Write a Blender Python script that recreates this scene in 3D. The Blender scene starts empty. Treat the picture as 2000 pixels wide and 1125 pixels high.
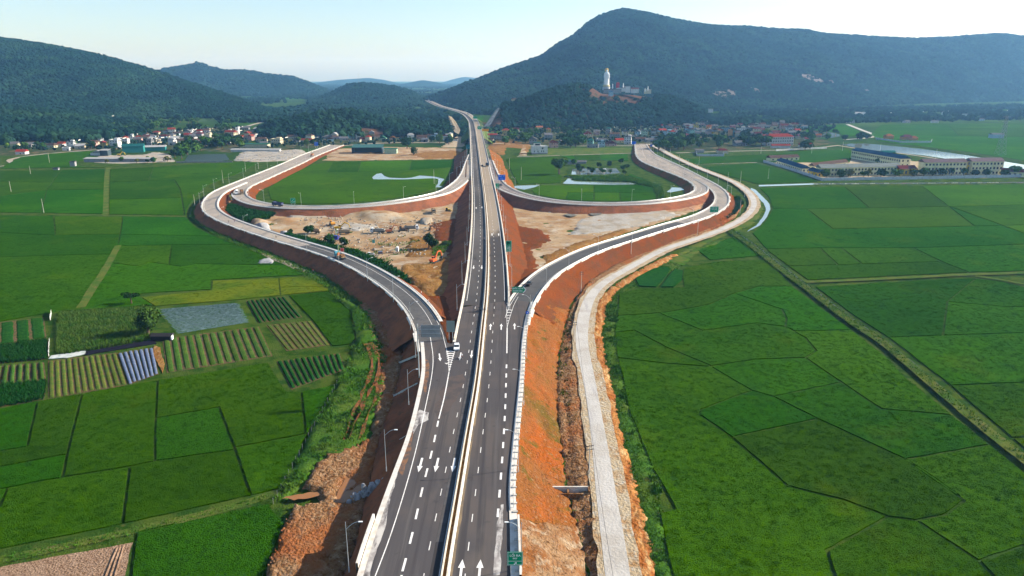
import bpy, bmesh, math, random
import numpy as np
from mathutils import Vector, noise, Matrix
from mathutils.geometry import delaunay_2d_cdt, tessellate_polygon
random.seed(7)
S = bpy.context.scene
C = S.collection
R = math.radians
# ---------------------------------------------------------------- camera, world, sun, exposure
FPX, HCAM = 1400.0, 91.0                      # focal length in pixels of the 2000 px wide photograph, drone height in metres
PITCH = math.atan((562.5 - 150.0) / FPX)
cam = bpy.data.objects.new('camera', bpy.data.cameras.new('camera'))
cam.data.sensor_width = 36.0
cam.data.lens = 36.0 * FPX / 2000.0
cam.data.clip_start = 1.0
cam.data.clip_end = 40000.0
cam.location = (0, 0, HCAM)
cam.rotation_euler = (math.pi / 2 - PITCH, 0, 0)
C.objects.link(cam)
S.camera = cam
SUN_EL, SUN_AZ = R(27), R(75)                 # azimuth clockwise from the viewing direction (+Y)
w = bpy.data.worlds.new('World'); S.world = w; w.use_nodes = True
nt = w.node_tree; nt.nodes.clear()
sky = nt.nodes.new('ShaderNodeTexSky'); sky.sky_type = 'NISHITA'; sky.sun_disc = False
sky.sun_elevation = SUN_EL; sky.sun_rotation = SUN_AZ
sky.altitude = 50; sky.air_density = 1.0; sky.dust_density = 0.9; sky.ozone_density = 3.0
bg = nt.nodes.new('ShaderNodeBackground'); bg.inputs[1].default_value = 0.095
wo = nt.nodes.new('ShaderNodeOutputWorld')
nt.links.new(sky.outputs[0], bg.inputs[0]); nt.links.new(bg.outputs[0], wo.inputs[0])
sd = bpy.data.lights.new('sun', 'SUN'); sd.energy = 5.0; sd.angle = R(0.6); sd.color = (1.0, 0.93, 0.82)
sun = bpy.data.objects.new('sun', sd); C.objects.link(sun)
SDIR = Vector((math.sin(SUN_AZ) * math.cos(SUN_EL), math.cos(SUN_AZ) * math.cos(SUN_EL), math.sin(SUN_EL)))
sun.rotation_euler = SDIR.to_track_quat('Z', 'Y').to_euler()
S.view_settings.view_transform = 'Standard'; S.view_settings.look = 'None'
S.view_settings.exposure = 1.15; S.view_settings.gamma = 1.0; S.view_settings.use_curve_mapping = False
S.cycles.use_denoising = True
S.cycles.max_bounces = 5; S.cycles.diffuse_bounces = 2; S.cycles.glossy_bounces = 2
S.cycles.transmission_bounces = 2; S.cycles.volume_bounces = 1; S.cycles.transparent_max_bounces = 6
S.cycles.use_adaptive_sampling = True; S.cycles.adaptive_threshold = 0.02

# ---------------------------------------------------------------- helpers
CT, ST = math.cos(PITCH), math.sin(PITCH)
def ray(px, py):
    u = (px - 1000.0) / FPX; v = (562.5 - py) / FPX
    return Vector((u, CT + v * ST, -ST + v * CT))
def P(px, py, z=0.0):                         # where the line of sight through a photo pixel meets the height z
    d = ray(px, py); t = (z - HCAM) / d.z
    return Vector((d.x * t, d.y * t, z))
def PD(px, py, dist):                         # the same at a horizontal distance along +Y (for hills above the horizon)
    d = ray(px, py); t = dist / d.y
    return Vector((d.x * t, dist, HCAM + d.z * t))
def nz(x, y, s, k=0.0):
    return noise.noise(Vector((x * s, y * s, k)))
def fbm(x, y, s, k=0.0, o=4):
    return noise.fractal(Vector((x * s, y * s, k)), 1.0, 2.0, o)

MATS = {}
def mat(name, col, layers=(), rough=0.85, bump=None, rv=0.0, metallic=0.0, spec=0.0, along=None):
    """procedural surface: base colour, then noise-masked colour layers (colour, scale 1/m, low, high[, stretch])"""
    if name in MATS: return MATS[name]
    m = bpy.data.materials.new(name); m.use_nodes = True; MATS[name] = m
    t = m.node_tree; N = t.nodes; L = t.links
    b = N['Principled BSDF']; b.inputs['Roughness'].default_value = rough; b.inputs['Metallic'].default_value = metallic
    b.inputs['Specular IOR Level'].default_value = spec
    g = N.new('ShaderNodeNewGeometry')
    cur = None
    def rgb(c):
        n = N.new('ShaderNodeRGB'); n.outputs[0].default_value = (*c, 1); return n.outputs[0]
    cur = rgb(col)
    for i, ly in enumerate(layers):
        c, sc, lo, hi = ly[:4]
        st = ly[4] if len(ly) > 4 else None
        tx = N.new('ShaderNodeTexNoise'); tx.inputs['Scale'].default_value = sc; tx.inputs['Detail'].default_value = 4.0
        tx.inputs['Roughness'].default_value = 0.6
        mp = N.new('ShaderNodeMapping'); mp.inputs['Location'].default_value = (i * 37.3, i * 11.1, i * 5.7)
        if st:
            mp.inputs['Rotation'].default_value = (0, 0, st[0]); mp.inputs['Scale'].default_value = (st[1], st[2], 1)
        L.new(g.outputs['Position'], mp.inputs[0]); L.new(mp.outputs[0], tx.inputs['Vector'])
        r = N.new('ShaderNodeMapRange'); r.inputs[1].default_value = lo; r.inputs[2].default_value = hi
        L.new(tx.outputs[0], r.inputs[0])
        mx = N.new('ShaderNodeMix'); mx.data_type = 'RGBA'
        L.new(r.outputs[0], mx.inputs[0]); L.new(cur, mx.inputs[6]); mx.inputs[7].default_value = (*c, 1)
        cur = mx.outputs[2]
    if rv:
        oi = N.new('ShaderNodeObjectInfo')
        r = N.new('ShaderNodeMapRange'); r.inputs[3].default_value = 1 - rv; r.inputs[4].default_value = 1 + rv
        L.new(oi.outputs['Random'], r.inputs[0])
        h = N.new('ShaderNodeHueSaturation'); L.new(r.outputs[0], h.inputs['Value']); L.new(cur, h.inputs['Color'])
        r2 = N.new('ShaderNodeMapRange'); r2.inputs[3].default_value = 0.5 - rv * 0.06; r2.inputs[4].default_value = 0.5 + rv * 0.06
        mu = N.new('ShaderNodeMath'); mu.operation = 'MULTIPLY'; mu.inputs[1].default_value = 7.31
        fr = N.new('ShaderNodeMath'); fr.operation = 'FRACT'
        L.new(oi.outputs['Random'], mu.inputs[0]); L.new(mu.outputs[0], fr.inputs[0]); L.new(fr.outputs[0], r2.inputs[0])
        L.new(r2.outputs[0], h.inputs['Hue'])
        cur = h.outputs[0]
    L.new(cur, b.inputs['Base Color'])
    if bump:
        sc, strength, dist = bump
        tx = N.new('ShaderNodeTexNoise'); tx.inputs['Scale'].default_value = sc; tx.inputs['Detail'].default_value = 5.0
        L.new(g.outputs['Position'], tx.inputs['Vector'])
        bp = N.new('ShaderNodeBump'); bp.inputs['Strength'].default_value = strength; bp.inputs['Distance'].default_value = dist
        L.new(tx.outputs[0], bp.inputs['Height']); L.new(bp.outputs[0], b.inputs['Normal'])
    return m

class MB:
    """collects shapes that become one mesh object"""
    def __init__(s): s.v = []; s.f = []
    def poly(s, pts):
        k = len(s.v); s.v += [tuple(p) for p in pts]; s.f.append(tuple(range(k, k + len(pts)))); return s
    def box(s, c, d, rz=0.0):
        x, y, z = d[0] / 2, d[1] / 2, d[2] / 2; k = len(s.v); co, si = math.cos(rz), math.sin(rz)
        for dx, dy, dz in ((-x,-y,-z),(x,-y,-z),(x,y,-z),(-x,y,-z),(-x,-y,z),(x,-y,z),(x,y,z),(-x,y,z)):
            s.v.append((c[0] + dx * co - dy * si, c[1] + dx * si + dy * co, c[2] + dz))
        s.f += [tuple(k + i for i in q) for q in ((0,3,2,1),(4,5,6,7),(0,1,5,4),(1,2,6,5),(2,3,7,6),(3,0,4,7))]; return s
    def taper(s, c, d0, d1, h, sh=(0, 0)):     # frustum from size d0 at c to size d1 a height h above
        k = len(s.v)
        for (dx, dy), z, o in (((d0[0]/2, d0[1]/2), 0, (0, 0)), ((d1[0]/2, d1[1]/2), h, sh)):
            for a, b_ in ((-1,-1),(1,-1),(1,1),(-1,1)): s.v.append((c[0] + a*dx + o[0], c[1] + b_*dy + o[1], c[2] + z))
        s.f += [tuple(k + i for i in q) for q in ((0,3,2,1),(4,5,6,7),(0,1,5,4),(1,2,6,5),(2,3,7,6),(3,0,4,7))]; return s
    def tube(s, p0, p1, r0, r1=None, n=6):
        r1 = r0 if r1 is None else r1
        p0, p1 = Vector(p0), Vector(p1); d = (p1 - p0)
        if d.length < 1e-6: return s
        d.normalize(); a = d.orthogonal().normalized(); b = d.cross(a); k = len(s.v)
        for p, r in ((p0, r0), (p1, r1)):
            for i in range(n):
                t = 2 * math.pi * i / n; q = p + (a * math.cos(t) + b * math.sin(t)) * r; s.v.append(tuple(q))
        for i in range(n): j = (i + 1) % n; s.f.append((k + i, k + j, k + n + j, k + n + i))
        s.f.append(tuple(k + i for i in reversed(range(n)))); s.f.append(tuple(k + n + i for i in range(n))); return s
    def prism(s, pts, z0, z1):
        n = len(pts); k = len(s.v)
        s.v += [(p[0], p[1], z0) for p in pts] + [(p[0], p[1], z1) for p in pts]
        s.f.append(tuple(k + i for i in reversed(range(n)))); s.f.append(tuple(k + n + i for i in range(n)))
        for i in range(n): j = (i + 1) % n; s.f.append((k + i, k + j, k + n + j, k + n + i))
        return s
    def prof(s, pts, y0, y1):                  # an x-z profile drawn out along y
        n = len(pts); k = len(s.v)
        s.v += [(p[0], y0, p[1]) for p in pts] + [(p[0], y1, p[1]) for p in pts]
        s.f.append(tuple(k + i for i in range(n))); s.f.append(tuple(k + n + i for i in reversed(range(n))))
        for i in range(n): j = (i + 1) % n; s.f.append((k + j, k + i, k + n + i, k + n + j))
        return s
    def lathe(s, prof, n=12, c=(0, 0, 0)):
        k = len(s.v)
        for r, z in prof:
            for i in range(n): t = 2*math.pi*i/n; s.v.append((c[0] + r*math.cos(t), c[1] + r*math.sin(t), c[2] + z))
        for a in range(len(prof) - 1):
            for i in range(n):
                j = (i + 1) % n; s.f.append((k + a*n + i, k + a*n + j, k + (a+1)*n + j, k + (a+1)*n + i))
        s.f.append(tuple(k + i for i in reversed(range(n)))); s.f.append(tuple(k + (len(prof)-1)*n + i for i in range(n))); return s
    def mesh(s, name, m=None, smooth=False):
        me = bpy.data.meshes.new(name); me.from_pydata(s.v, [], s.f)
        if m: me.materials.append(m)
        if smooth: me.polygons.foreach_set('use_smooth', [True] * len(me.polygons))
        me.update(); return me
    def build(s, name, m, parent=None, smooth=False, **kw):
        return obj(name, s.mesh(name, m, smooth), parent, **kw)
def obj(name, me, parent=None, label=None, cat=None, group=None, kind=None, loc=None, rz=None):
    o = bpy.data.objects.new(name, me); C.objects.link(o)
    if parent: o.parent = parent
    if loc is not None: o.location = loc
    if rz is not None: o.rotation_euler = (0, 0, rz)
    tag(o, label, cat, group, kind); return o
def tag(o, label=None, cat=None, group=None, kind=None):
    if label: o['label'] = label
    if cat: o['category'] = cat
    if group: o['group'] = group
    if kind: o['kind'] = kind
    return o
def thing(name, label, cat, loc=(0, 0, 0), rz=0.0, group=None):
    return obj(name, None, None, label, cat, group, None, loc, rz)
def copy_tree(o, loc=None, rz=None, label=None, group=None, parent=None, scale=None):
    c = o.copy(); C.objects.link(c); c.parent = parent
    if loc is not None: c.location = loc
    if rz is not None: c.rotation_euler = (0, 0, rz)
    if scale is not None: c.scale = (scale,) * 3
    if label: c['label'] = label
    if group: c['group'] = group
    for ch in o.children: copy_tree(ch, parent=c)
    return c
def struct(name, mb, m, smooth=False, parent=None):
    return mb.build(name, m, parent, smooth, kind=None if parent else 'structure')

def spline(pts, step):
    """Catmull-Rom through Vectors, resampled every step metres"""
    pts = [Vector(p) for p in pts]; q = [pts[0] * 2 - pts[1]] + pts + [pts[-1] * 2 - pts[-2]]; out = []
    for i in range(1, len(q) - 2):
        n = max(2, int((q[i+1] - q[i]).length / step * 2))
        for k in range(n):
            t = k / n
            out.append(0.5 * ((2*q[i]) + (-q[i-1] + q[i+1])*t + (2*q[i-1] - 5*q[i] + 4*q[i+1] - q[i+2])*t*t + (-q[i-1] + 3*q[i] - 3*q[i+1] + q[i+2])*t**3))
    out.append(q[-2]); return resample(out, step)
def resample(pts, step):
    d = [0.0]
    for a, b in zip(pts, pts[1:]): d.append(d[-1] + (b - a).length)
    n = max(1, round(d[-1] / step)); res = []; j = 0
    for i in range(n + 1):
        s = d[-1] * i / n
        while j < len(d) - 2 and d[j+1] < s: j += 1
        t = (s - d[j]) / max(1e-9, d[j+1] - d[j]); res.append(pts[j].lerp(pts[j+1], min(1, max(0, t))))
    return res
class Rib:
    """a road centre line: points, side vectors and running length"""
    def __init__(s, ctrl, step=4.0, smooth=6):
        s.p = spline(ctrl, step)
        for _ in range(smooth):
            s.p = [s.p[0]] + [(a + b*2 + c) / 4 for a, b, c in zip(s.p, s.p[1:], s.p[2:])] + [s.p[-1]]
        s.n = []; s.s = [0.0]
        for i in range(len(s.p)):
            d = s.p[min(i+1, len(s.p)-1)] - s.p[max(i-1, 0)]; d.z = 0; d.normalize(); s.n.append(Vector((d.y, -d.x, 0)))
            if i: s.s.append(s.s[-1] + (s.p[i] - s.p[i-1]).length)
        s.len = s.s[-1]
    def at(s, d, off=0.0, dz=0.0):
        d = min(max(d, 0), s.len - 1e-4); i = int(d / s.len * (len(s.p) - 1))
        i = min(max(i, 0), len(s.p) - 2)
        while s.s[i+1] < d: i += 1
        while s.s[i] > d: i -= 1
        t = (d - s.s[i]) / (s.s[i+1] - s.s[i]); p = s.p[i].lerp(s.p[i+1], t); n = s.n[i].lerp(s.n[i+1], t)
        return p + n * off + Vector((0, 0, dz))
    def dir(s, d):
        a = s.at(d + 1); b = s.at(d - 1); return math.atan2((a - b).y, (a - b).x)
    def near(s, pt):
        i = min(range(len(s.p)), key=lambda k: (s.p[k].x - pt.x)**2 + (s.p[k].y - pt.y)**2); return s.s[i]
    def band(s, o0, o1, dz0=0.0, dz1=None, s0=0.0, s1=None, mb=None, sub=1):
        """a strip between two side offsets (numbers or functions of running length)"""
        dz1 = dz0 if dz1 is None else dz1; s1 = s.len if s1 is None else s1; mb = mb or MB()
        f = lambda q, d: q(d) if callable(q) else q
        n = max(1, int((s1 - s0) / 4.0)); k = len(mb.v)
        for i in range(n + 1):
            d = s0 + (s1 - s0) * i / n
            for j in range(sub + 1):
                t = j / sub; mb.v.append(tuple(s.at(d, f(o0, d) * (1-t) + f(o1, d) * t, f(dz0, d) * (1-t) + f(dz1, d) * t)))
        w_ = sub + 1
        for i in range(n):
            for j in range(sub): mb.f.append((k + i*w_ + j, k + i*w_ + j + 1, k + (i+1)*w_ + j + 1, k + (i+1)*w_ + j))
        return mb
    def wall(s, off, z0, z1, th, s0=0.0, s1=None, mb=None):
        mb = mb or MB()
        s.band(off, off + th, z1, z1, s0, s1, mb); s.band(off, off, z0, z1, s0, s1, mb); s.band(off + th, off + th, z1, z0, s0, s1, mb)
        return mb
def pip(x, y, poly):
    c = False; n = len(poly)
    for i in range(n):
        x0, y0 = poly[i][0], poly[i][1]; x1, y1 = poly[i-1][0], poly[i-1][1]
        if (y0 > y) != (y1 > y) and x < (x1 - x0) * (y - y0) / (y1 - y0) + x0: c = not c
    return c
def px(pts, z=0.0): return [P(p[0], p[1], p[2] if len(p) > 2 else z) for p in pts]
def jag(poly, amp, step, k=0.0, closed=True):
    """a polygon with its sides broken up by noise"""
    out = []; n = len(poly)
    for i in range(n if closed else n - 1):
        a, b = Vector(poly[i]), Vector(poly[(i+1) % n]); m = max(1, int((b - a).length / step)); d = (b - a)
        nn = Vector((-d.y, d.x, 0)).normalized() if d.length > 0 else Vector()
        for j in range(m):
            p = a.lerp(b, j / m)
            if j or True: p = p + nn * amp * (fbm(p.x, p.y, 0.35 / step, k, 3))
            out.append(p)
    if not closed: out.append(Vector(poly[-1]))
    return out
def patch(name, poly, m, step=4.0, amp=0.2, z0=0.04, edge=-0.1, jg=1.0, hf=None, smooth=True, k=0.0, kind='structure', parent=None, ns=0.08):
    """a sheet of ground with real relief inside a ragged outline; poly is in world metres"""
    pl = jag(poly, jg, max(step, 1.0), k)
    xs = [p.x for p in pl]; ys = [p.y for p in pl]
    vs = [Vector((p.x, p.y)) for p in pl]; n0 = len(vs); ed = [(i, (i+1) % n0) for i in range(n0)]
    rnd = random.Random(int(abs(xs[0]) * 10) + n0)
    y = min(ys)
    while y < max(ys):
        sy = step * max(1.0, min(4.0, y / 500.0)); x = min(xs)
        while x < max(xs):
            a, b = x + rnd.uniform(-.35, .35) * sy, y + rnd.uniform(-.35, .35) * sy
            if pip(a, b, pl): vs.append(Vector((a, b)))
            x += sy
        y += sy
    ov, oe, of, o1, o2, o3 = delaunay_2d_cdt(vs, ed, [], 1, 1e-4, True)
    mb = MB()
    for v, src in zip(ov, o1):
        bd = any(i < n0 for i in src)
        z = edge if bd else z0 + amp * (0.5 + fbm(v.x, v.y, ns, k + 3.1, 4)) + (hf(v.x, v.y) if hf else 0)
        mb.v.append((v.x, v.y, z))
    for f in of:
        a, b, c = [ov[i] for i in f[:3]]
        mb.f.append(tuple(f) if (b - a).cross(c - a) > 0 else tuple(reversed(f)))
    return mb.build(name, m, parent, smooth, kind=kind)
# ---------------------------------------------------------------- materials
G1, G2, G3, GY = (0.0185, 0.070, 0.0005), (0.031, 0.095, 0.0005), (0.011, 0.048, 0.0005), (0.062, 0.106, 0.0005)
M_rice = mat('rice_leaf', G1, ((G2, 0.010, .42, .60), (GY, 0.03, .58, .82), (G3, 0.10, .56, .74), (G2, 0.9, .50, .72, (0.5, 0.4, 1.0)), ((0.008, 0.038, 0.001), 3.5, .50, .70), ((0.050, 0.11, 0.002), 5.5, .58, .74)), 0.7, (4.5, 1.0, 0.5), 0.24)
M_blade = mat('rice_blade', G1, ((G2, 0.010, .42, .60), (GY, 0.03, .58, .82), (G3, 0.10, .56, .74), (G2, 0.9, .50, .72, (0.5, 0.4, 1.0)), ((0.008, 0.038, 0.001), 3.5, .50, .70), ((0.050, 0.11, 0.002), 5.5, .58, .74)), 0.7, (4.5, 1.0, 0.5), 0.05)
M_rice_y = mat('ripening_rice_leaf', (0.09488, 0.1207, 0.005175), (((0.05175, 0.09488, 0.005175), 0.06, .45, .65), ((0.05175, 0.1035, 0.0069), 1.8, .52, .72)), 0.7, (3.5, 0.8, 0.4), 0.08)
M_riced = mat('dark_rice_leaf', (0.01815, 0.07484, 0.001701), (((0.02721, 0.09979, 0.002267), 0.02, .42, .65), ((0.004535, 0.03062, 0.002267), 1.6, .5, .7)), 0.7, (3.0, 1.0, 0.5), 0.14)
M_corn = mat('corn_leaf', (0.0735, 0.126, 0.021), (((0.0315, 0.0945, 0.0126), 0.3, .42, .6), ((0.126, 0.1575, 0.03675), 1.1, .55, .75)), 0.7, None, 0.1)
M_veg = mat('vegetable_leaf', (0.0325, 0.0845, 0.0117), (((0.0585, 0.0975, 0.0195), 0.25, .42, .62), ((0.013, 0.039, 0.0065), 1.5, .52, .72)), 0.7, (3.0, 0.8, 0.3), 0.15)
M_vegd = mat('deep_green_leaf', (0.0105, 0.0595, 0.0084), (((0.021, 0.077, 0.0105), 0.6, .45, .65), ((0.0056, 0.028, 0.0042), 1.7, .52, .72)), 0.7, (3.0, 0.8, 0.3), 0.12)
M_vegy = mat('yellowing_leaf', (0.091, 0.105, 0.021), (((0.049, 0.091, 0.014), 0.4, .42, .6), ((0.112, 0.091, 0.042), 1.3, .58, .76)), 0.75, (3.0, 0.8, 0.3), 0.12)
M_mulch = mat('plastic_mulch', (0.0714, 0.1109, 0.1176), (((0.0357, 0.07392, 0.0504), 1.2, .5, .62), ((0.1071, 0.1571, 0.168), 0.5, .52, .7)), 0.45, (2.0, 0.5, 0.2), 0.05)
M_grass = mat('verge_grass', (0.0403, 0.1008, 0.01209), (((0.06851, 0.1128, 0.01612), 0.06, .42, .6), ((0.02015, 0.06045, 0.00806), 0.4, .5, .68), ((0.1128, 0.0806, 0.03224), 0.16, .62, .78)), 0.8, (1.5, 0.9, 0.5))
M_grassy = mat('dry_verge_grass', (0.084, 0.105, 0.021), (((0.042, 0.091, 0.0126), 0.1, .42, .62), ((0.119, 0.091, 0.042), 0.35, .55, .75)), 0.8, (1.8, 0.8, 0.4))
M_tuft = mat('grass_blade', (0.0558, 0.1563, 0.01563), (((0.1116, 0.1898, 0.02232), 0.12, .45, .65), ((0.0279, 0.07812, 0.01116), 0.9, .5, .7)), 0.8)
M_bund = mat('bund_turf', (0.051, 0.081, 0.012), (((0.018, 0.051, 0.006), 0.15, .42, .6), ((0.078, 0.078, 0.024), 0.5, .58, .75)), 0.85, (2.0, 0.9, 0.4))
M_ground = mat('plain_turf', (0.03375, 0.07125, 0.0135), (((0.0225, 0.0525, 0.009), 0.004, .45, .6), ((0.0525, 0.09, 0.015), 0.0015, .5, .62), ((0.01875, 0.045, 0.009), 0.03, .5, .68)), 0.9, (0.3, 0.8, 1.5))
M_red = mat('red_earth', (0.1436, 0.0394, 0.01142), (((0.1048, 0.0402, 0.01818), 0.07, .42, .62), ((0.08542, 0.04422, 0.02596), 0.30, .52, .72, (0.0, 1.0, 0.25)), ((0.1709, 0.05226, 0.01558), 0.6, .56, .74), ((0.04659, 0.02212, 0.01298), 1.3, .62, .78)), 0.95, (1.1, 0.8, 0.5))
M_slope = mat('seeded_red_slope', (0.19, 0.0735, 0.023), (((0.2422, 0.0651, 0.0138), 0.05, .48, .62), ((0.1045, 0.0693, 0.0161), 0.07, .52, .66), ((0.076, 0.0651, 0.0138), 0.22, .58, .70), ((0.266, 0.07875, 0.0184), 0.35, .60, .74, (0.0, 1.0, 0.2)), ((0.228, 0.1418, 0.0805), 0.9, .58, .72), ((0.057, 0.0315, 0.0138), 1.7, .58, .72)), 0.95, (1.6, 1.0, 0.6))
M_shade_bank = mat('shaded_side_earth', (0.2423, 0.08727, 0.04279), (((0.1575, 0.06161, 0.03329), 0.12, .42, .62), ((0.1212, 0.07187, 0.04279), 0.5, .52, .72), ((0.303, 0.1027, 0.04279), 0.04, .55, .7)), 0.95, (1.1, 0.9, 0.5))  # shaded-side copy of the red bank earth: light and shade set in its colour
M_sand = mat('sandy_yard', (0.3263, 0.2304, 0.1339), (((0.2492, 0.144, 0.06964), 0.05, .42, .6), ((0.3678, 0.311, 0.2304), 0.09, .50, .66), ((0.2017, 0.1555, 0.1017), 0.22, .56, .7), ((0.1661, 0.0864, 0.0375), 0.7, .6, .75), ((0.356, 0.288, 0.1929), 0.3, .62, .72, (0.6, 0.12, 1.0))), 0.95, (0.534, 0.4608, 0.3214))
M_pale = mat('pale_crushed_stone', (0.3276, 0.3042, 0.2633), (((0.2691, 0.2223, 0.1638), 0.10, .45, .62), ((0.2106, 0.1989, 0.1755), 0.5, .54, .72), ((0.3393, 0.2749, 0.193), 0.05, .5, .64)), 0.95, (1.2, 0.8, 0.5))
M_ochre = mat('ochre_earth', (0.2295, 0.1211, 0.03825), (((0.1785, 0.08288, 0.0255), 0.12, .42, .6), ((0.2677, 0.1849, 0.08925), 0.35, .55, .7), ((0.09563, 0.051, 0.01912), 0.9, .6, .75)), 0.95, (1.0, 0.9, 0.6))
M_rub = mat('rubbly_earth', (0.21, 0.110, 0.050), (((0.30, 0.185, 0.10), 0.6, .5, .62), ((0.13, 0.055, 0.022), 0.9, .52, .66), ((0.36, 0.27, 0.18), 1.6, .62, .7), ((0.26, 0.085, 0.028), 0.06, .5, .65)), 0.95, (1.5, 1.0, 0.8))
M_white = mat('white_haul_gravel', (0.4243, 0.4031, 0.3678), (((0.3536, 0.3253, 0.2829), 0.12, .45, .65), ((0.3253, 0.3112, 0.297), 0.5, .56, .72, (0.0, 1.0, 0.08))), 0.95, (1.5, 0.5, 0.3))
M_cream = mat('cream_gravel_shoulder', (0.3582, 0.2814, 0.1791), (((0.2814, 0.1663, 0.07675), 0.2, .5, .66), ((0.3838, 0.339, 0.2686), 0.8, .5, .66), ((0.1663, 0.07675, 0.03198), 0.9, .66, .78)), 0.95, (1.5, 0.9, 0.5))
M_asph = mat('asphalt', (0.0726, 0.066, 0.066), (((0.0924, 0.0792, 0.0726), 0.04, .44, .60), ((0.055, 0.0506, 0.0517), 0.55, .50, .66, (0.03, 1.0, 0.02)), ((0.0935, 0.0858, 0.0814), 0.9, .56, .70, (0.03, 1.0, 0.03)), ((0.121, 0.1012, 0.0858), 0.09, .62, .78, (0.0, 1.0, 0.3)), ((0.0495, 0.0462, 0.0462), .25, .66, .74)), 0.85, (6.0, 0.25, 0.05))
M_asph2 = mat('dark_ramp_asphalt', (0.07877, 0.07877, 0.07877), (((0.105, 0.1013, 0.09753), 0.07, .45, .65), ((0.06377, 0.06377, 0.06752), 0.6, .52, .7)), 0.85, (6.0, 0.25, 0.05))
M_dust = mat('dusty_road_base', (0.255, 0.225, 0.195), (((0.315, 0.27, 0.2175), 0.06, .42, .62), ((0.18, 0.165, 0.15), 0.18, .52, .7, (0.0, 1.0, 0.12)), ((0.3525, 0.315, 0.27), 0.4, .58, .75)), 0.9, (3.0, 0.3, 0.1))
M_conc = mat('concrete', (0.48, 0.46, 0.42), (((0.38, 0.36, 0.33), 0.3, .45, .65), ((0.55, 0.52, 0.47), 1.5, .52, .7)), 0.9, (4.0, 0.3, 0.05), 0.06)
M_wconc = mat('limewashed_concrete', (0.578, 0.544, 0.4845), (((0.476, 0.425, 0.357), 0.5, .5, .66), ((0.391, 0.289, 0.204), 0.25, .64, .78)), 0.9, (4.0, 0.3, 0.05), 0.05)
M_gconc = mat('weathered_concrete', (0.30, 0.30, 0.30), (((0.22, 0.22, 0.22), 0.4, .45, .65), ((0.38, 0.37, 0.35), 1.2, .55, .7)), 0.9, (3.0, 0.4, 0.05), 0.06)
M_paint = mat('road_paint', (0.70, 0.68, 0.64), (((0.50, 0.47, 0.43), .8, .52, .70), ((0.14, 0.125, 0.12), 3.5, .64, .74)), 0.8)
M_galv = mat('galvanised_steel', (0.52, 0.54, 0.55), (((0.42, 0.44, 0.45), 0.7, .5, .7),), 0.45, None, 0.05, 0.6)
M_steel = mat('dark_steel', (0.06, 0.065, 0.07), (), 0.5, None, 0, 0.4)
def water_mat(name, col, rough=0.04, spec=.5):
    m = mat(name, col, (), rough, None, 0, 0, spec)
    t = m.node_tree; tx = t.nodes.new('ShaderNodeTexNoise'); tx.inputs['Scale'].default_value = 0.6; tx.inputs['Detail'].default_value = 3
    g = t.nodes.new('ShaderNodeNewGeometry'); t.links.new(g.outputs['Position'], tx.inputs['Vector'])
    bp = t.nodes.new('ShaderNodeBump'); bp.inputs['Strength'].default_value = 0.03; bp.inputs['Distance'].default_value = 0.2
    t.links.new(tx.outputs[0], bp.inputs['Height']); t.links.new(bp.outputs[0], t.nodes['Principled BSDF'].inputs['Normal'])
    return m
M_water = water_mat('pond_water', (0.16, 0.19, 0.17)); M_mud = water_mat('muddy_water', (0.25, 0.105, 0.026), 0.2); M_dkwater = water_mat('dark_pond_water', (0.02, 0.035, 0.02), .5, .12)  # dark pond: mirrored trees are put into its dark green colour and dull finish
M_crown = mat('leaf_mid', (0.0276, 0.07331, 0.0138), (((0.04744, 0.1035, 0.01725), 0.08, .45, .6), ((0.01208, 0.03881, 0.008625), 0.5, .5, .68)), 0.8, None, 0.28)
M_crownd = mat('leaf_dark', (0.012, 0.039, 0.0105), (((0.0225, 0.05625, 0.012), 0.08, .48, .62), ((0.006, 0.021, 0.006), 0.5, .5, .68)), 0.8, None, 0.25)
M_crownl = mat('leaf_light', (0.054, 0.1216, 0.018), (((0.0765, 0.135, 0.0198), 0.1, .48, .62), ((0.0225, 0.063, 0.0108), 0.5, .5, .66)), 0.8, None, 0.22)
M_crowny = mat('leaf_olive', (0.12, 0.12, 0.025), (((0.07, 0.10, 0.02), 0.3, .45, .65),), 0.8, None, 0.15)
M_forest = mat('hazed_forest_leaf', (0.007326, 0.02505, 0.0162), (((0.01465, 0.03758, 0.018), 0.005, .48, .6), ((0.004186, 0.01503, 0.0126), 0.012, .5, .64), ((0.02354, 0.04385, 0.0216), 0.04, .66, .74)), 0.85, None, 0.45)  # blue of the distance haze is mixed into the leaf colour
M_bark = mat('bark', (0.12, 0.085, 0.06), (((0.07, 0.05, 0.035), 2.0, .5, .7),), 0.9)
M_hill = mat('wooded_hillside', (0.00814, 0.02451, 0.01512), (((0.01396, 0.03404, 0.01848), 0.004, .48, .6), ((0.004651, 0.01498, 0.01008), 0.03, .5, .66), ((0.05814, 0.05106, 0.0672), 0.008, .66, .76)), 0.95, (0.12, 1.0, 4.0))  # hillside colour also carries some of the haze blue

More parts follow.
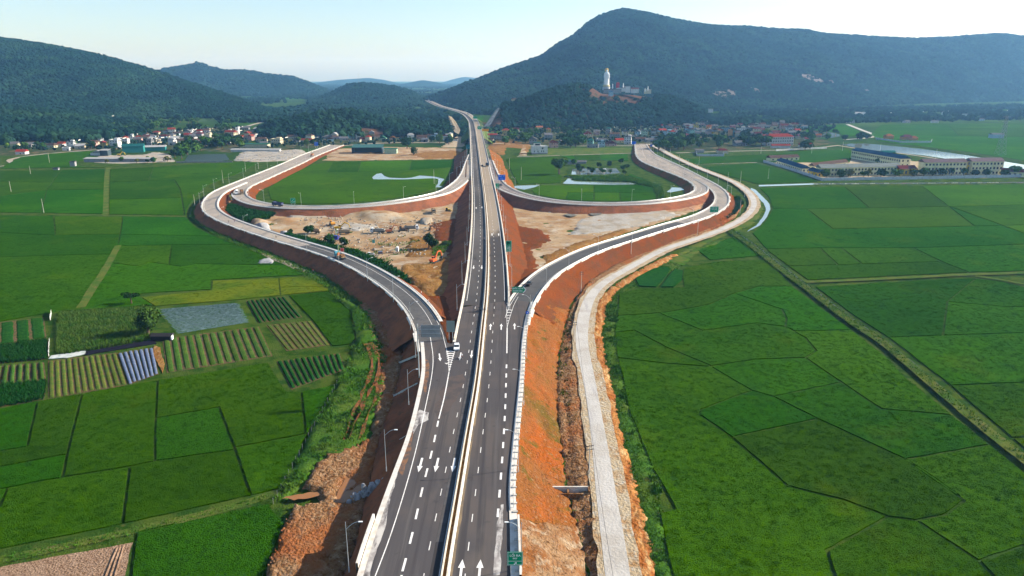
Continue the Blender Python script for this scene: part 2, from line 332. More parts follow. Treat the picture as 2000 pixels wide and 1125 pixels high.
# ---------------------------------------------------------------- ground, hills, woods, haze
gm = MB(); RG = 15000
gm.poly([(-RG, -1500, -0.02), (RG, -1500, -0.02), (RG, RG, -0.02), (-RG, RG, -0.02)])
struct('ground', gm, M_ground)
def lerp_pts(pts, x):
    if x <= pts[0][0]: return pts[0][1]
    for a, b in zip(pts, pts[1:]):
        if x <= b[0]: t = (x - a[0]) / (b[0] - a[0]); t2 = t; return a[1] + (b[1] - a[1]) * t2
    return pts[-1][1]
def crown_blob(seed, m):
    rnd = random.Random(seed); bm = bmesh.new()
    for k in range(4):
        o = Vector((rnd.uniform(-.45, .45), rnd.uniform(-.45, .45), rnd.uniform(.35, .85))); r = rnd.uniform(.38, .58)
        ret = bmesh.ops.create_icosphere(bm, subdivisions=1, radius=r)
        for v in ret['verts']: v.co = v.co * rnd.uniform(.75, 1.25) + o
    me = bpy.data.meshes.new('crown_blob'); bm.to_mesh(me); bm.free(); me.materials.append(m)
    return bpy.data.objects.new('crown_source', me)
BLOBS = [crown_blob(i, M_forest) for i in range(4)]
def forest_group(smin, smax, dens):
    ng = bpy.data.node_groups.new('wood_scatter', 'GeometryNodeTree'); N = ng.nodes; L = ng.links
    ng.interface.new_socket('Geometry', in_out='INPUT', socket_type='NodeSocketGeometry'); ng.interface.new_socket('Geometry', in_out='OUTPUT', socket_type='NodeSocketGeometry')
    gi = N.new('NodeGroupInput'); go = N.new('NodeGroupOutput')
    dp = N.new('GeometryNodeDistributePointsOnFaces'); at = N.new('GeometryNodeInputNamedAttribute'); at.data_type = 'FLOAT'; at.inputs[0].default_value = 'dens'
    mu = N.new('ShaderNodeMath'); mu.operation = 'MULTIPLY'; mu.inputs[1].default_value = dens
    L.new(at.outputs[0], mu.inputs[0]); L.new(mu.outputs[0], dp.inputs['Density']); L.new(gi.outputs[0], dp.inputs['Mesh'])
    jn = N.new('GeometryNodeJoinGeometry')
    for o in BLOBS:
        oi = N.new('GeometryNodeObjectInfo'); oi.inputs['Object'].default_value = o; oi.inputs['As Instance'].default_value = True
        L.new(oi.outputs['Geometry'], jn.inputs[0])
    ip = N.new('GeometryNodeInstanceOnPoints'); ip.inputs['Pick Instance'].default_value = True
    rv = N.new('FunctionNodeRandomValue'); rv.data_type = 'FLOAT_VECTOR'; rv.inputs[0].default_value = (0, 0, 0); rv.inputs[1].default_value = (0.2, 0.2, 6.28)
    rs = N.new('FunctionNodeRandomValue'); rs.data_type = 'FLOAT'; rs.inputs[2].default_value = smin; rs.inputs[3].default_value = smax
    L.new(dp.outputs['Points'], ip.inputs['Points']); L.new(jn.outputs[0], ip.inputs['Instance']); L.new(rv.outputs[0], ip.inputs['Rotation']); L.new(rs.outputs[1], ip.inputs['Scale'])
    L.new(ip.outputs[0], go.inputs[0]); return ng
def add_forest(me, name, label, smin, smax, dens):
    o = obj(name, me, None, label, 'forest', None, 'stuff')
    md = o.modifiers.new('wood', 'NODES'); md.node_group = forest_group(smin, smax, dens); return o
HG = []
def on_hill(k, X, Y):                         # the point of hill k seen at a photo pixel
    x0, st, rows, wd, V = HG[k]; i = round((X - x0) / st)
    def py(v): d = Vector(v) - Vector((0, 0, HCAM)); return 562.5 - FPX * (d.y * ST + d.z * CT) / (d.y * CT - d.z * ST)
    return Vector(min((V[i*wd + j] for j in range(rows + 1)), key=lambda v: abs(py(v) - Y)))
def hill(name, skyl, base, dr, rows=40, step=10, back=0.7, rough=0.2, treeh=6, forest=None, dfun=None, pw=1.15, mat_=None, ns=1.0, label=None):
    """a hill whose crest is a skyline at a real distance: skyl/base/dr are (photo x, value) lists"""
    x0, x1 = skyl[0][0], skyl[-1][0]; n = int((x1 - x0) / step); mb = MB(); dens = []; nb = max(4, int(rows * 0.35))
    for i in range(n + 1):
        X = x0 + (x1 - x0) * i / n; ys = lerp_pts(skyl, X); D1 = lerp_pts(dr, X); D0 = P(X, lerp_pts(base, X)).y
        D0 = min(D0, D1 * 0.97); zr = max(0.3, PD(X, ys, D1).z - treeh)
        for j in range(rows + nb + 1):
            if j <= rows: t = j / rows; D = D0 + (D1 - D0) * t; f = t ** pw * (1 - 0.0) if t < 1 else 1; f = (3*t*t - 2*t**3) * 0.45 + t * 0.55
            else: t = 1 + back * (j - rows) / nb; D = D0 + (D1 - D0) * t; f = max(0, 1 - ((t - 1) / back) ** 1.4)
            x = (X - 1000) / FPX / (CT + ST * ST / CT) * D
            g = min(1, max(0, 1 - abs(2 * t - 1))) if t <= 1 else 0.25
            z = zr * f * (1 + rough * g * (fbm(x, D, 0.0035 * ns, 5.0, 4))) - (1.0 if t == 0 else 0)
            mb.v.append((x, D, z)); dens.append(dfun(X, t, x, D) if dfun else 1.0)
    wd = rows + nb + 1
    for i in range(n):
        for j in range(wd - 1): mb.f.append((i*wd + j, (i+1)*wd + j, (i+1)*wd + j + 1, i*wd + j + 1))
    me = mb.mesh(name, mat_ or M_hill, True); at = me.attributes.new('dens', 'FLOAT', 'POINT'); at.data.foreach_set('value', dens)
    o = obj(name, me, kind='structure'); HG.append((x0, (x1 - x0) / n, rows, wd, mb.v))
    if forest: add_forest(me.copy(), 'forest', label or 'woodland covering the hill', *forest)
    return o
def gul(X, t, x, D): return 1.0 if fbm(x, D, 0.004, 9.0, 3) < 0.42 else 0.45
hill('hill', [(700, 216), (780, 205), (840, 187), (870, 178), (930, 155), (1000, 128), (1060, 108), (1090, 85), (1120, 68), (1150, 40), (1180, 25), (1215, 18), (1260, 25), (1300, 35), (1380, 50), (1450, 52), (1500, 58), (1560, 58), (1600, 65), (1700, 72), (1780, 75), (1850, 72), (1900, 68), (1950, 66), (2000, 72), (2100, 84), (2300, 120), (2500, 170)],
     [(700, 210), (840, 206), (900, 222), (980, 226), (1300, 222), (1400, 218), (1600, 212), (1800, 203), (2000, 198), (2500, 196)],
     [(700, 2700), (900, 2500), (1215, 3050), (1600, 3300), (2000, 3600), (2500, 3600)], rows=56, step=12, rough=0.28, forest=(5.6, 10, 0.019), dfun=gul, label='woodland over the large mountain behind the hilltop statue')
hill('hill', [(-420, 60), (-200, 52), (0, 72), (50, 79), (100, 87), (150, 96), (200, 107), (250, 121), (300, 136), (350, 154), (400, 171), (450, 188), (500, 207), (540, 222)],
     [(-420, 262), (0, 236), (200, 236), (300, 233), (400, 231), (540, 226)], [(-420, 2300), (0, 2450), (300, 2350), (540, 1950)], rows=50, step=10, rough=0.2, forest=(5, 9, 0.024), dfun=gul, label='dark woodland over the long hill above the village')
hill('hill', [(290, 150), (320, 135), (355, 130), (385, 125), (393, 121), (410, 130), (440, 138), (480, 138), (520, 145), (570, 150), (610, 165), (650, 182), (670, 188)],
     [(290, 188), (670, 188)], [(290, 4200), (670, 4100)], rows=26, step=10, rough=0.2, forest=(8, 13, 0.007), label='blue-green woodland over the peaked hill in the distance')
hill('hill', [(600, 198), (630, 189), (650, 180), (680, 166), (700, 163), (740, 165), (770, 170), (800, 177), (820, 189), (850, 205)],
     [(600, 207), (850, 207)], [(600, 2900), (850, 2900)], rows=26, step=8, rough=0.2, forest=(7, 11, 0.012), label='woodland over the small rounded hill beside the far road')
for sk, dd in (([(560, 166), (600, 163), (660, 156), (720, 152), (750, 156), (790, 165)], 9000), ([(770, 166), (795, 162), (825, 156), (850, 160), (880, 167)], 7200), ([(850, 165), (880, 156), (905, 150), (940, 153), (1000, 160)], 10500)):
    hill('hill', sk, [(sk[0][0], 163), (sk[-1][0], 163)], [(sk[0][0], dd), (sk[-1][0], dd)], rows=12, step=8, treeh=0)
def stat_d(X, t, x, D):
    if X < 985: return 0.0 if t > .1 else .6
    if t > 0.82 and 1150 < X < 1285: return 0.0
    if 0.62 < t <= 0.82 and 1150 < X < 1255: return 0.12
    return 1.0
M_cut = mat('bare_cut_hillside', (0.08928, 0.04464, 0.0279), (((0.01302, 0.0279, 0.00744), 0.05, .5, .6), ((0.1116, 0.06324, 0.0372), 0.2, .5, .7)), 0.95, (0.3, 1.0, 1.0))
SK = [(935, 254), (948, 243), (960, 224), (975, 206), (988, 198), (1008, 196), (1025, 191), (1060, 176), (1100, 166), (1130, 160), (1160, 166), (1175, 176), (1240, 179), (1275, 184), (1300, 184), (1340, 192), (1360, 204), (1380, 216), (1410, 234)]
hill('hill', SK, [(935, 262), (1000, 252), (1200, 247), (1300, 246), (1410, 240)], [(935, 1400), (1410, 1620)], rows=30, step=5, rough=0.05, treeh=7, forest=(5, 8.5, 0.03), dfun=stat_d, mat_=M_cut, label='plantation woodland wrapping the hill below the white statue')
hill('hill', [(496, 262), (510, 245), (530, 230), (560, 226), (600, 219), (640, 212), (680, 210), (710, 217), (740, 226), (780, 233), (820, 236), (850, 232), (880, 232), (905, 262)],
     [(496, 272), (700, 270), (905, 268)], [(496, 1230), (905, 1280)], rows=20, step=6, rough=0.06, treeh=11, forest=(6, 10, 0.021),
     dfun=lambda X, t, x, D: 0.0 if (697 < X < 745 and t < 0.5) else (0.5 if X > 730 and t < .35 else 1.0), mat_=M_cut, label='dark grove over the low mound behind the stone yard')
hill('hill', [(-500, 208), (-200, 204), (0, 207), (60, 210), (100, 216), (140, 222), (180, 230), (210, 240), (240, 252), (262, 262)],
     [(-500, 295), (0, 283), (60, 280), (150, 278), (262, 270)], [(-500, 1450), (0, 1420), (262, 1350)], rows=22, step=8, rough=0.1, treeh=10, forest=(6, 11, 0.02), dfun=lambda X, t, x, D: 0.0 if (5 < X < 66 and t < 0.08) else 1.0, mat_=M_cut, label='mixed dark wood rising behind the roadside houses')
def wood_patch(poly, label, smin, smax, dens, thr=-9, ns=0.006, step=25):
    """a wood on level ground: trees too far off to count, thinned by clearings"""
    pl = px(poly); vs = jag(pl, 6, 40); pts = [Vector((p.x, p.y)) for p in vs]; n0 = len(pts); ed = [(i, (i+1) % n0) for i in range(n0)]
    ys = [p.y for p in vs]; xs = [p.x for p in vs]; y = min(ys)
    while y < max(ys):
        x = min(xs)
        while x < max(xs):
            if pip(x, y, vs): pts.append(Vector((x, y)))
            x += step * max(1, y / 1200)
        y += step * max(1, y / 1200)
    ov, oe, of, *_ = delaunay_2d_cdt(pts, ed, [], 1, 1e-4, True)
    mb = MB(); mb.v = [(v.x, v.y, -0.3) for v in ov]; mb.f = [tuple(f) for f in of]
    me = mb.mesh('wood_floor', M_ground); at = me.attributes.new('dens', 'FLOAT', 'POINT')
    at.data.foreach_set('value', [min(1.0, max(0.0, (fbm(v.x, v.y, ns, 2.0, 3) - thr) * 4)) for v in ov])
    return add_forest(me, 'forest', label, smin, smax, dens)
wood_patch([(380, 226), (560, 214), (640, 206), (840, 205), (900, 224), (915, 238), (880, 232), (700, 232), (520, 228), (450, 240)], 'tree belts on the plain below the far hills', 6, 10, 0.012, -0.05)
wood_patch([(420, 187), (640, 187), (820, 178), (960, 176), (900, 205), (600, 205), (420, 206)], 'far tree belts before the peaked hill', 7, 12, 0.006, 0.02, 0.003, 60)
wood_patch([(1390, 246), (1480, 236), (1600, 238), (1700, 240), (1800, 236), (2000, 230), (2300, 228), (2300, 200), (2000, 206), (1700, 214), (1500, 218), (1400, 220)], 'tree belts around the hamlets below the large mountain', 6, 9.5, 0.012, 0.0, 0.008)
wood_patch([(560, 180), (960, 172), (960, 165), (560, 166)], 'faint tree belts on the far plain', 8, 14, 0.002, 0.0, 0.002, 120)
hz = MB(); hz.box((0, 6750, 210), (30400, 16800, 424))
hm = bpy.data.materials.new('haze_air'); hm.use_nodes = True; hm.node_tree.nodes.clear()
vo = hm.node_tree.nodes.new('ShaderNodeVolumePrincipled'); vo.inputs['Color'].default_value = (0.25, 0.56, 1.0, 1); vo.inputs['Absorption Color'].default_value = (1, 1, 1, 1); vo.inputs['Density'].default_value = 0.000078; vo.inputs['Anisotropy'].default_value = 0.3
ho = hm.node_tree.nodes.new('ShaderNodeOutputMaterial'); hm.node_tree.links.new(vo.outputs[0], ho.inputs['Volume'])
hz.build('haze', hm, None, label='thin blue haze in the air over the plain', cat='haze', kind='stuff')

# village ground and the trees crowding between its houses
M_vill = mat('village_ground', (0.06, 0.065, 0.03), (((0.03, 0.05, 0.018), .03, .42, .58), ((0.14, 0.10, 0.06), .06, .52, .64), ((0.02, 0.045, 0.012), .2, .5, .66)), .95, (.8, .8, .8))
for q in ([(-300, 300), (0, 284), (60, 281), (200, 268), (330, 252), (480, 245), (500, 262), (490, 290), (450, 298), (330, 296), (250, 292), (120, 297), (30, 306)], [(500, 262), (700, 268), (900, 266), (905, 279), (700, 284), (560, 294), (500, 296)], [(950, 284), (955, 262), (1060, 246), (1300, 240), (1420, 236), (1600, 236), (1650, 244), (1600, 268), (1640, 280), (1560, 291), (1420, 295), (1300, 297), (1240, 284)]):
    patch('village_ground', px(q), M_vill, 12, .3, .02, -.1, 3)
wood_patch([(0, 290), (60, 283), (200, 272), (330, 254), (480, 247), (500, 262), (480, 282), (330, 290), (250, 290), (100, 294)], 'garden trees between the houses of the left village', 1.9, 3.6, 0.011, -.2, .02, 14)
wood_patch([(500, 266), (700, 270), (890, 264), (890, 276), (700, 278), (560, 288), (500, 290)], 'garden trees between the houses left of the flyover', 1.9, 3.4, 0.009, -.2, .02, 14)
wood_patch([(955, 280), (958, 262), (1060, 248), (1300, 242), (1420, 238), (1600, 238), (1640, 246), (1590, 268), (1500, 276), (1400, 272), (1270, 272), (1140, 276), (1060, 276)], 'garden trees between the houses of the right village', 1.9, 3.6, 0.012, -.2, .02, 14)

# pale rock scars and clearings on the large mountain
M_scar = mat('bare_rock_scar', (0.1596, 0.1368, 0.1254), (((0.076, 0.0532, 0.038), .06, .45, .62), ((0.209, 0.19, 0.1824), .2, .54, .7)), .95, (.2, 1, 2))
for X, Y, a, b in ((1572, 152, 30, 9), (1600, 159, 28, 8), (1626, 162, 12, 5), (1482, 178, 14, 8), (1405, 186, 26, 10), (1430, 184, 20, 9), (1700, 180, 20, 7)):
    c = on_hill(0, X, Y); mb = MB(); nn = 14; mb.v.append((c.x, c.y - 8, c.z + 9))
    for i in range(nn): an = 6.283 * i / nn; r = 1 + .5 * nz(an * 2, X, .9); q = on_hill(0, X + a * .7 * r * math.cos(an) , Y + b * .7 * r * math.sin(an)); mb.v.append((c.x + a * r * math.cos(an), q.y - 4, q.z + 5))
    mb.f = [(0, i + 1, (i + 1) % nn + 1) for i in range(nn)]; struct('rock_scar', mb, M_scar, True)
# ---------------------------------------------------------------- roads
ZR = 7.0
main = Rib(px([(846, 1290, 7), (868, 1125, 7), (893, 980, 7), (914, 850, 7), (932, 744, 7), (944, 630, 7), (949.5, 577, 7), (952, 507, 7), (950.5, 437, 7), (946, 382, 7.1), (940, 337, 7.6), (935.5, 300, 8.6), (930.5, 265, 9.6), (928, 250, 10), (922.5, 234, 10.4), (908, 221.5, 11), (885, 214, 12), (858, 206.5, 14), (838, 197, 15), (824, 189, 16)]), 4.0, 10)
lramp = Rib(px([(851, 700, 7), (846, 662, 7), (829, 620, 6.95), (805, 588, 6.8), (770, 559, 6.6), (731, 534, 6.3), (687, 511, 6), (640, 493, 5.6), (590, 478, 5.2), (545, 465, 5), (495, 449, 4.8), (443, 430, 4.6), (416, 415, 4.5), (409, 402, 4.4), (414, 388, 4.3), (427, 376, 4.2), (448, 366, 4), (480, 353, 3.8), (512, 340, 3.5), (556, 322, 3), (598, 303, 2.4), (636, 289, 1.5), (652, 283, 1)]), 4.0, 14)
lloop = Rib(px([(925, 300, 8.4), (918, 320, 7.6), (910, 342, 7), (895, 359, 6.8), (866, 377, 6.4), (820, 388, 6), (760, 397, 5.5), (690, 403.5, 5), (620, 406, 4.6), (560, 405, 4.4), (510, 400, 4.2), (480, 391, 4.1), (467, 382, 4), (468, 372, 4), (482, 362, 3.9), (504, 353, 3.7), (542, 336, 3.4), (579, 320, 2.9), (614, 303, 2.3), (650, 289, 1.4), (664, 283.5, 1)]), 4.0, 14)
rramp = Rib(px([(1000, 680, 7), (1003, 632, 7), (1013, 601, 7), (1029, 573, 7), (1055, 544, 6.8), (1085, 523, 6.6), (1150, 491, 6.2), (1225, 467, 5.8), (1300, 443.5, 5.4), (1350, 430, 5), (1385, 416, 4.8), (1405, 402, 4.6), (1411, 388, 4.5), (1405, 374, 4.4), (1388, 361, 4.2), (1360, 346, 4), (1322, 326, 3.6), (1290, 311, 3.2), (1270, 301, 2.6), (1260, 290, 2), (1255, 281, 1.2)]), 4.0, 14)
rloop = Rib(px([(952, 312, 8), (958, 330, 7.5), (967, 350, 7.1), (984, 367, 6.8), (1015, 380, 6.4), (1060, 390.5, 6), (1110, 396.5, 5.6), (1170, 399, 5.2), (1230, 398.5, 4.9), (1290, 394, 4.7), (1340, 386, 4.5), (1367, 376, 4.4), (1370, 366, 4.3), (1357, 354, 4.2), (1327, 341, 4), (1292, 328, 3.7), (1262, 315, 3.3), (1251, 303, 2.8), (1249, 292, 2.2), (1247, 282, 1.2)]), 4.0, 14)
haul = Rib(px([(1222, 1290, 1.15), (1207, 1125, 1.15), (1183, 958, 1.15), (1172, 871, 1.15), (1149, 731, 1.15), (1136, 668, 1.15), (1141, 612, 1.15), (1152, 580, 1.15), (1172, 557, 1.15), (1202, 538, 1.15), (1247, 514, 1.15), (1300, 486.5, 1.15), (1392, 455, 1.15), (1447, 430, 1.15), (1471, 406, 1.15), (1469, 385, 1), (1450, 366, 1), (1423, 351, 1), (1362, 327, 1), (1327, 311, 1), (1303, 299, 1), (1287, 290, .8), (1268, 281, .6)]), 4.0, 8)
HW = 8.5
sg = main.near(P(905, 585, 7)); sfar = main.near(P(928, 250, 10))
# the wide near carriageway where the ramps join it
EL = [(640, 1290), (690, 1160), (705, 1102), (736, 1011), (766, 930), (796, 850), (813, 785), (824, 731), (824.5, 700), (822, 668)]
ER = [(1006, 1290), (1001, 1125), (999, 1011), (995.5, 955), (1002.5, 871), (1008, 818.5), (1016.5, 731), (1019, 682), (1022, 654), (1028, 619), (1038, 590)]
near_pl = px(EL, ZR) + px([(868, 662), (874, 670), (882, 671.5), (888, 664), (902, 600), (989.5, 588), (993, 594), (999, 594), (1006, 586)], ZR) + px(ER[::-1], ZR)
mb = MB(); mb.v = [tuple(p + Vector((0, 0, .012))) for p in near_pl]
for t in tessellate_polygon([near_pl]): mb.f.append(tuple(t))
struct('road', mb, M_asph)
def dust_mat():
    m = mat('dusty_asphalt', (0.100, 0.090, 0.090), rough=.9); t = m.node_tree; N = t.nodes; L = t.links
    g = N.new('ShaderNodeNewGeometry'); sp = N.new('ShaderNodeSeparateXYZ'); L.new(g.outputs['Position'], sp.inputs[0])
    tx = N.new('ShaderNodeTexNoise'); tx.inputs['Scale'].default_value = 0.06; tx.inputs['Detail'].default_value = 6
    mp = N.new('ShaderNodeMapping'); mp.inputs['Scale'].default_value = (1.6, .35, 1); L.new(g.outputs['Position'], mp.inputs[0]); L.new(mp.outputs[0], tx.inputs[0])
    a = N.new('ShaderNodeMath'); a.operation = 'MULTIPLY_ADD'; a.inputs[1].default_value = 70.0; L.new(tx.outputs[0], a.inputs[0]); L.new(sp.outputs[1], a.inputs[2])
    r = N.new('ShaderNodeMapRange'); r.inputs[1].default_value = 412; r.inputs[2].default_value = 438; L.new(a.outputs[0], r.inputs[0])
    mx = N.new('ShaderNodeMix'); mx.data_type = 'RGBA'; mx.inputs[6].default_value = (0.066, 0.060, 0.058, 1); L.new(r.outputs[0], mx.inputs[0])
    m2 = N.new('ShaderNodeMix'); m2.data_type = 'RGBA'; m2.inputs[6].default_value = (0.21, 0.175, 0.135, 1); m2.inputs[7].default_value = (0.30, 0.24, 0.175, 1)
    L.new(tx.outputs[0], m2.inputs[0]); L.new(m2.outputs[2], mx.inputs[7]); L.new(mx.outputs[2], N['Principled BSDF'].inputs['Base Color'])
    return m
M_dusty = dust_mat()
M_ashl = mat('worn_grey_asphalt', (0.06825, 0.0637, 0.0624), (((0.1105, 0.1008, 0.09425), 0.03, .42, .6, (0, 1, .3)), ((0.143, 0.13, 0.117), 0.09, .58, .72, (0, 1, .12)), ((0.05525, 0.052, 0.052), 0.25, .56, .7, (0, 1, .2))), 0.85, (5.0, .25, .05))
struct('road', main.band(-HW, 0.0, 0.0, 0.0, sg - 6), M_ashl)
struct('road', main.band(0.0, HW, 0.0, 0.0, sg - 6), M_dusty)
def ramp(rib, w, cut, s0=0.0, s1=None, near=M_asph2, far=M_dust, dz=-0.02):
    s1 = s1 or rib.len
    if cut > s0: struct('road', rib.band(-w, w, dz, dz, s0, min(cut, s1), sub=2), near)
    if s1 > cut: struct('road', rib.band(-w, w, dz, dz, max(s0, cut), s1, sub=2), far)
ramp(lramp, 4.6, lramp.near(P(600, 480, 5.2)))
ramp(lloop, 4.6, 60, dz=-0.03)
ramp(rramp, 4.6, rramp.near(P(1330, 436, 5)), dz=-0.02)
ramp(rloop, 4.6, rloop.near(P(1290, 394, 4.7)), dz=-0.03, near=mat('grey_loop_base', (0.18, 0.1575, 0.15), (((0.225, 0.1875, 0.165), .1, .45, .65),), .9))
# shared pavement where ramp and loop run side by side to the village
def between(ra, rb, pts, oa, ob, m, dz):
    mb = MB(); A = [ra.at(ra.near(P(*p)), oa, dz) for p in pts]; B = [rb.at(rb.near(P(*p)), ob, dz) for p in pts]
    mb.v = [tuple(p) for p in A + B]; n = len(A)
    for i in range(n - 1): mb.f.append((i, i + 1, n + i + 1, n + i))
    struct('road', mb, m)
between(lramp, lloop, [(487, 357, 3.8), (520, 342, 3.5), (565, 321, 3), (605, 303, 2.4), (640, 289, 1.4), (658, 283, 1)], 0, 0, M_dust, -0.06)
between(rramp, rloop, [(1352, 346, 4), (1322, 333, 3.7), (1290, 319, 3.4), (1262, 308, 3), (1254, 297, 2.4), (1251, 282, 1.2)], 0, 0, M_dust, -0.06)
# haul road with its cream shoulders
struct('road', haul.band(lambda d: -2.1 - .25*math.sin(d*.05), lambda d: 2.1 + .3*math.sin(d*.037 + 1), 0.10, 0.10, sub=2), M_white)
jn = lambda a, k: (lambda d: a + 0.8 * nz(d, k, .12) + .5 * nz(d, k, .5))
struct('earth_bank', haul.band(jn(-3.6, 1), jn(4.6, 2), 0.06, 0.06, sub=3), M_cream)
# embankment slopes
def slope(rib, off, side, s0, s1, m, run=1.65, zg=-0.1, sub=6, amp=0.5, name='embankment'):
    mb = MB(); n = max(2, int((s1 - s0) / 3.0)); k = len(mb.v)
    for i in range(n + 1):
        d = s0 + (s1 - s0) * i / n; p = rib.at(d, 0); h = max(0.2, p.z - zg); wv = h * run * (1 + .12 * nz(d, 3.3 + side, .02))
        for j in range(sub + 1):
            t = j / sub; q = rib.at(d, side * (off + wv * t)); q.z = p.z - 0.05 - h * t
            if 0 < j < sub: e = amp * fbm(q.x, q.y, .25, 1.7, 4) * min(1, h / 5); q.z += e
            if j == sub: q += rib.at(d, side) * 0 + (rib.at(d, side) - p) * (1.2 * nz(d, 7.1, .11)); q.z = zg
            mb.v.append(tuple(q))
    for i in range(n):
        for j in range(sub):
            a = k + i * (sub+1) + j; b = a + sub + 1
            mb.f.append((a, a + 1, b + 1, b) if side > 0 else (a, b, b + 1, a + 1))
    return struct(name, mb, m, True)
s330 = main.near(P(935, 318, 8)); s290 = main.near(P(934, 290, 9))
slope(main, HW + .8, -1, sg - 20, main.near(P(945, 350, 7.2)), M_shade_bank); slope(main, HW + .8, 1, sg - 18, main.near(P(945, 360, 7.2)), M_red)
slope(main, HW + 5.0, -1, main.near(P(943, 345, 7.4)), s290, M_shade_bank); slope(main, HW + 4.0, 1, main.near(P(943, 345, 7.4)), s290, M_slope)
s268 = main.near(P(931, 268, 9.6)); slope(main, HW + .8, -1, s268, main.len, M_grassy, 1.5); slope(main, HW + .8, 1, s268, main.len, M_grassy, 1.5)
def esl(rib, w, cutL, cutR, mL, mR):
    slope(rib, w, -1, cutL[0], cutL[1] or rib.len, mL, 1.45 if rib is lramp else 1.65, .55 if rib is lramp else -.1); slope(rib, w, 1, cutR[0], cutR[1] or rib.len, mR)
esl(lramp, 5.4, (22, None), (42, None), M_shade_bank, M_red)
esl(lloop, 5.4, (40, None), (20, None), M_shade_bank, M_red)  # outer, sunless side gets the earth copy with shade in its colour
esl(rramp, 5.4, (60, None), (40, None), M_red, M_red)
esl(rloop, 5.4, (20, None), (40, None), M_slope, M_shade_bank)
M_cone = mat('abutment_fill', (0.2448, 0.1496, 0.0792), (((0.1728, 0.068, 0.0231), .09, .44, .58), ((0.3024, 0.2244, 0.1452), .3, .52, .64), ((0.0864, 0.0408, 0.0165), 1.0, .56, .7), ((0.324, 0.2448, 0.1782), 1.8, .62, .74)), .95, (1.5, 1, .6))
def pixslope(name, A, B, m, za, zb, rows=10, amp=0.4, step=3.0):
    """a bank between two traced edges: A at the road, B at the toe"""
    a = spline(px(A, za), step); b = spline(px(B, zb), step); n = max(len(a), len(b)); mb = MB()
    a = resample(a, sum((q-p).length for p, q in zip(a, a[1:])) / n); b = resample(b, sum((q-p).length for p, q in zip(b, b[1:])) / n); n = min(len(a), len(b))
    for i in range(n):
        for j in range(rows + 1):
            t = j / rows; p = a[i].lerp(b[i], t)
            if 0 < j < rows: p.z += amp * fbm(p.x, p.y, .3, 2.2, 4)
            if j == rows: p.x += 0.8 * nz(p.y, 1.0, .2)
            mb.v.append(tuple(p))
    for i in range(n - 1):
        for j in range(rows): q = i*(rows+1) + j; mb.f.append((q, q + 1, q + rows + 2, q + rows + 1))
    return struct(name, mb, m, True)
pixslope('embankment', EL, [(575, 1290), (658, 1150), (686, 1090), (702, 1030), (718, 960), (731, 890), (747, 830), (768, 775), (779, 730), (784, 690), (780, 655)], M_shade_bank, ZR - .03, 0.9, 16, .5, 1.6)
TOE = [(1190, 1290), (1150, 1125), (1130, 1030), (1110, 957), (1100, 890), (1092, 818), (1090, 731), (1093, 690), (1100, 660), (1105, 630), (1115, 605)]
pixslope('embankment', [(x + .4, y) for x, y in ER[2:]], TOE[2:], M_slope, ZR - .03, 0.0, 26, .55, 1.3)
pixslope('abutment_slope', [(1006.4, 1290), (1001.4, 1125), (999.4, 1011)], TOE[:3], M_cone, ZR - .03, 0.0, 20, .7, 1.3)
# earth filling the two gores behind their noses
def gore(rows, m):
    mb = MB(); n = 8
    for (xa, xb, y, z) in rows:
        a, b = P(xa, y, z), P(xb, y, z)
        for j in range(n + 1): q = a.lerp(b, j / n); q.z += (.25 * fbm(q.x, q.y, .4, 3.3, 3) if 0 < j < n else -.3); mb.v.append(tuple(q))
    for i in range(len(rows) - 1):
        for j in range(n): k = i*(n+1) + j; mb.f.append((k, k + 1, k + n + 2, k + n + 1))
    struct('earth_gore', mb, m, True)
gore([(873, 889, 669, 6.75), (868, 891, 655, 6.55), (861, 894, 640, 6.0), (853, 897, 622, 5.0), (842, 901, 600, 3.6), (828, 905, 578, 2.0)], M_red)
gore([(992, 1003, 590, 6.75), (991, 1010, 578, 6.3), (991, 1022, 563, 5.0), (990, 1040, 545, 3.4), (989, 1062, 525, 1.8)], M_red)
# concrete edge strips and kerbs
def edging(rib, off, side, s0, s1, wd=1.0, m=M_wconc, h=0.28, gaps=True):
    mb = MB(); d = s0; k = 0
    while d < s1:
        e = min(s1, d + (9.0 if gaps else 12.0))
        a, b = (off, off + wd) if side > 0 else (-off - wd, -off)
        if gaps: w2 = wd + (0.5 if k % 2 else 0.0); a, b = (off, off + w2) if side > 0 else (-off - w2, -off)
        rib.band(a, b, h, h, d, e, mb); rib.band(a, a, h, -.2, d, e, mb); rib.band(b, b, h, -.2, d, e, mb); d = e + (0.0 if not gaps else 0.12); k += 1
    return struct('kerb', mb, m)
edging(lramp, 4.6, -1, 6, lramp.len, .9); edging(lramp, 4.6, 1, 34, lramp.near(P(470, 357, 3.9)), 1.3, gaps=False)
LS = lloop.near(P(903, 352, 6.9)); RS_ = rloop.near(P(976, 361, 7)); edging(lloop, 4.6, -1, LS, lloop.near(P(466, 378, 4)), 1.2, gaps=False); edging(lloop, 4.6, 1, 10, lloop.len, 1.0)
edging(rramp, 4.6, 1, 22, rramp.len, 1.0); edging(rramp, 4.6, -1, 46, rramp.near(P(1370, 350, 4.1)), .9, gaps=False)
edging(rloop, 4.6, -1, 6, rloop.len, 1.1); edging(rloop, 4.6, 1, RS_, rloop.near(P(1370, 362, 4.2)), 1.2, gaps=False)
edging(main, HW, -1, main.near(P(884, 674, 7)) + 2, main.len, .9, gaps=False); edging(main, HW, 1, main.near(P(985, 600, 7)), main.len, .9, gaps=False)
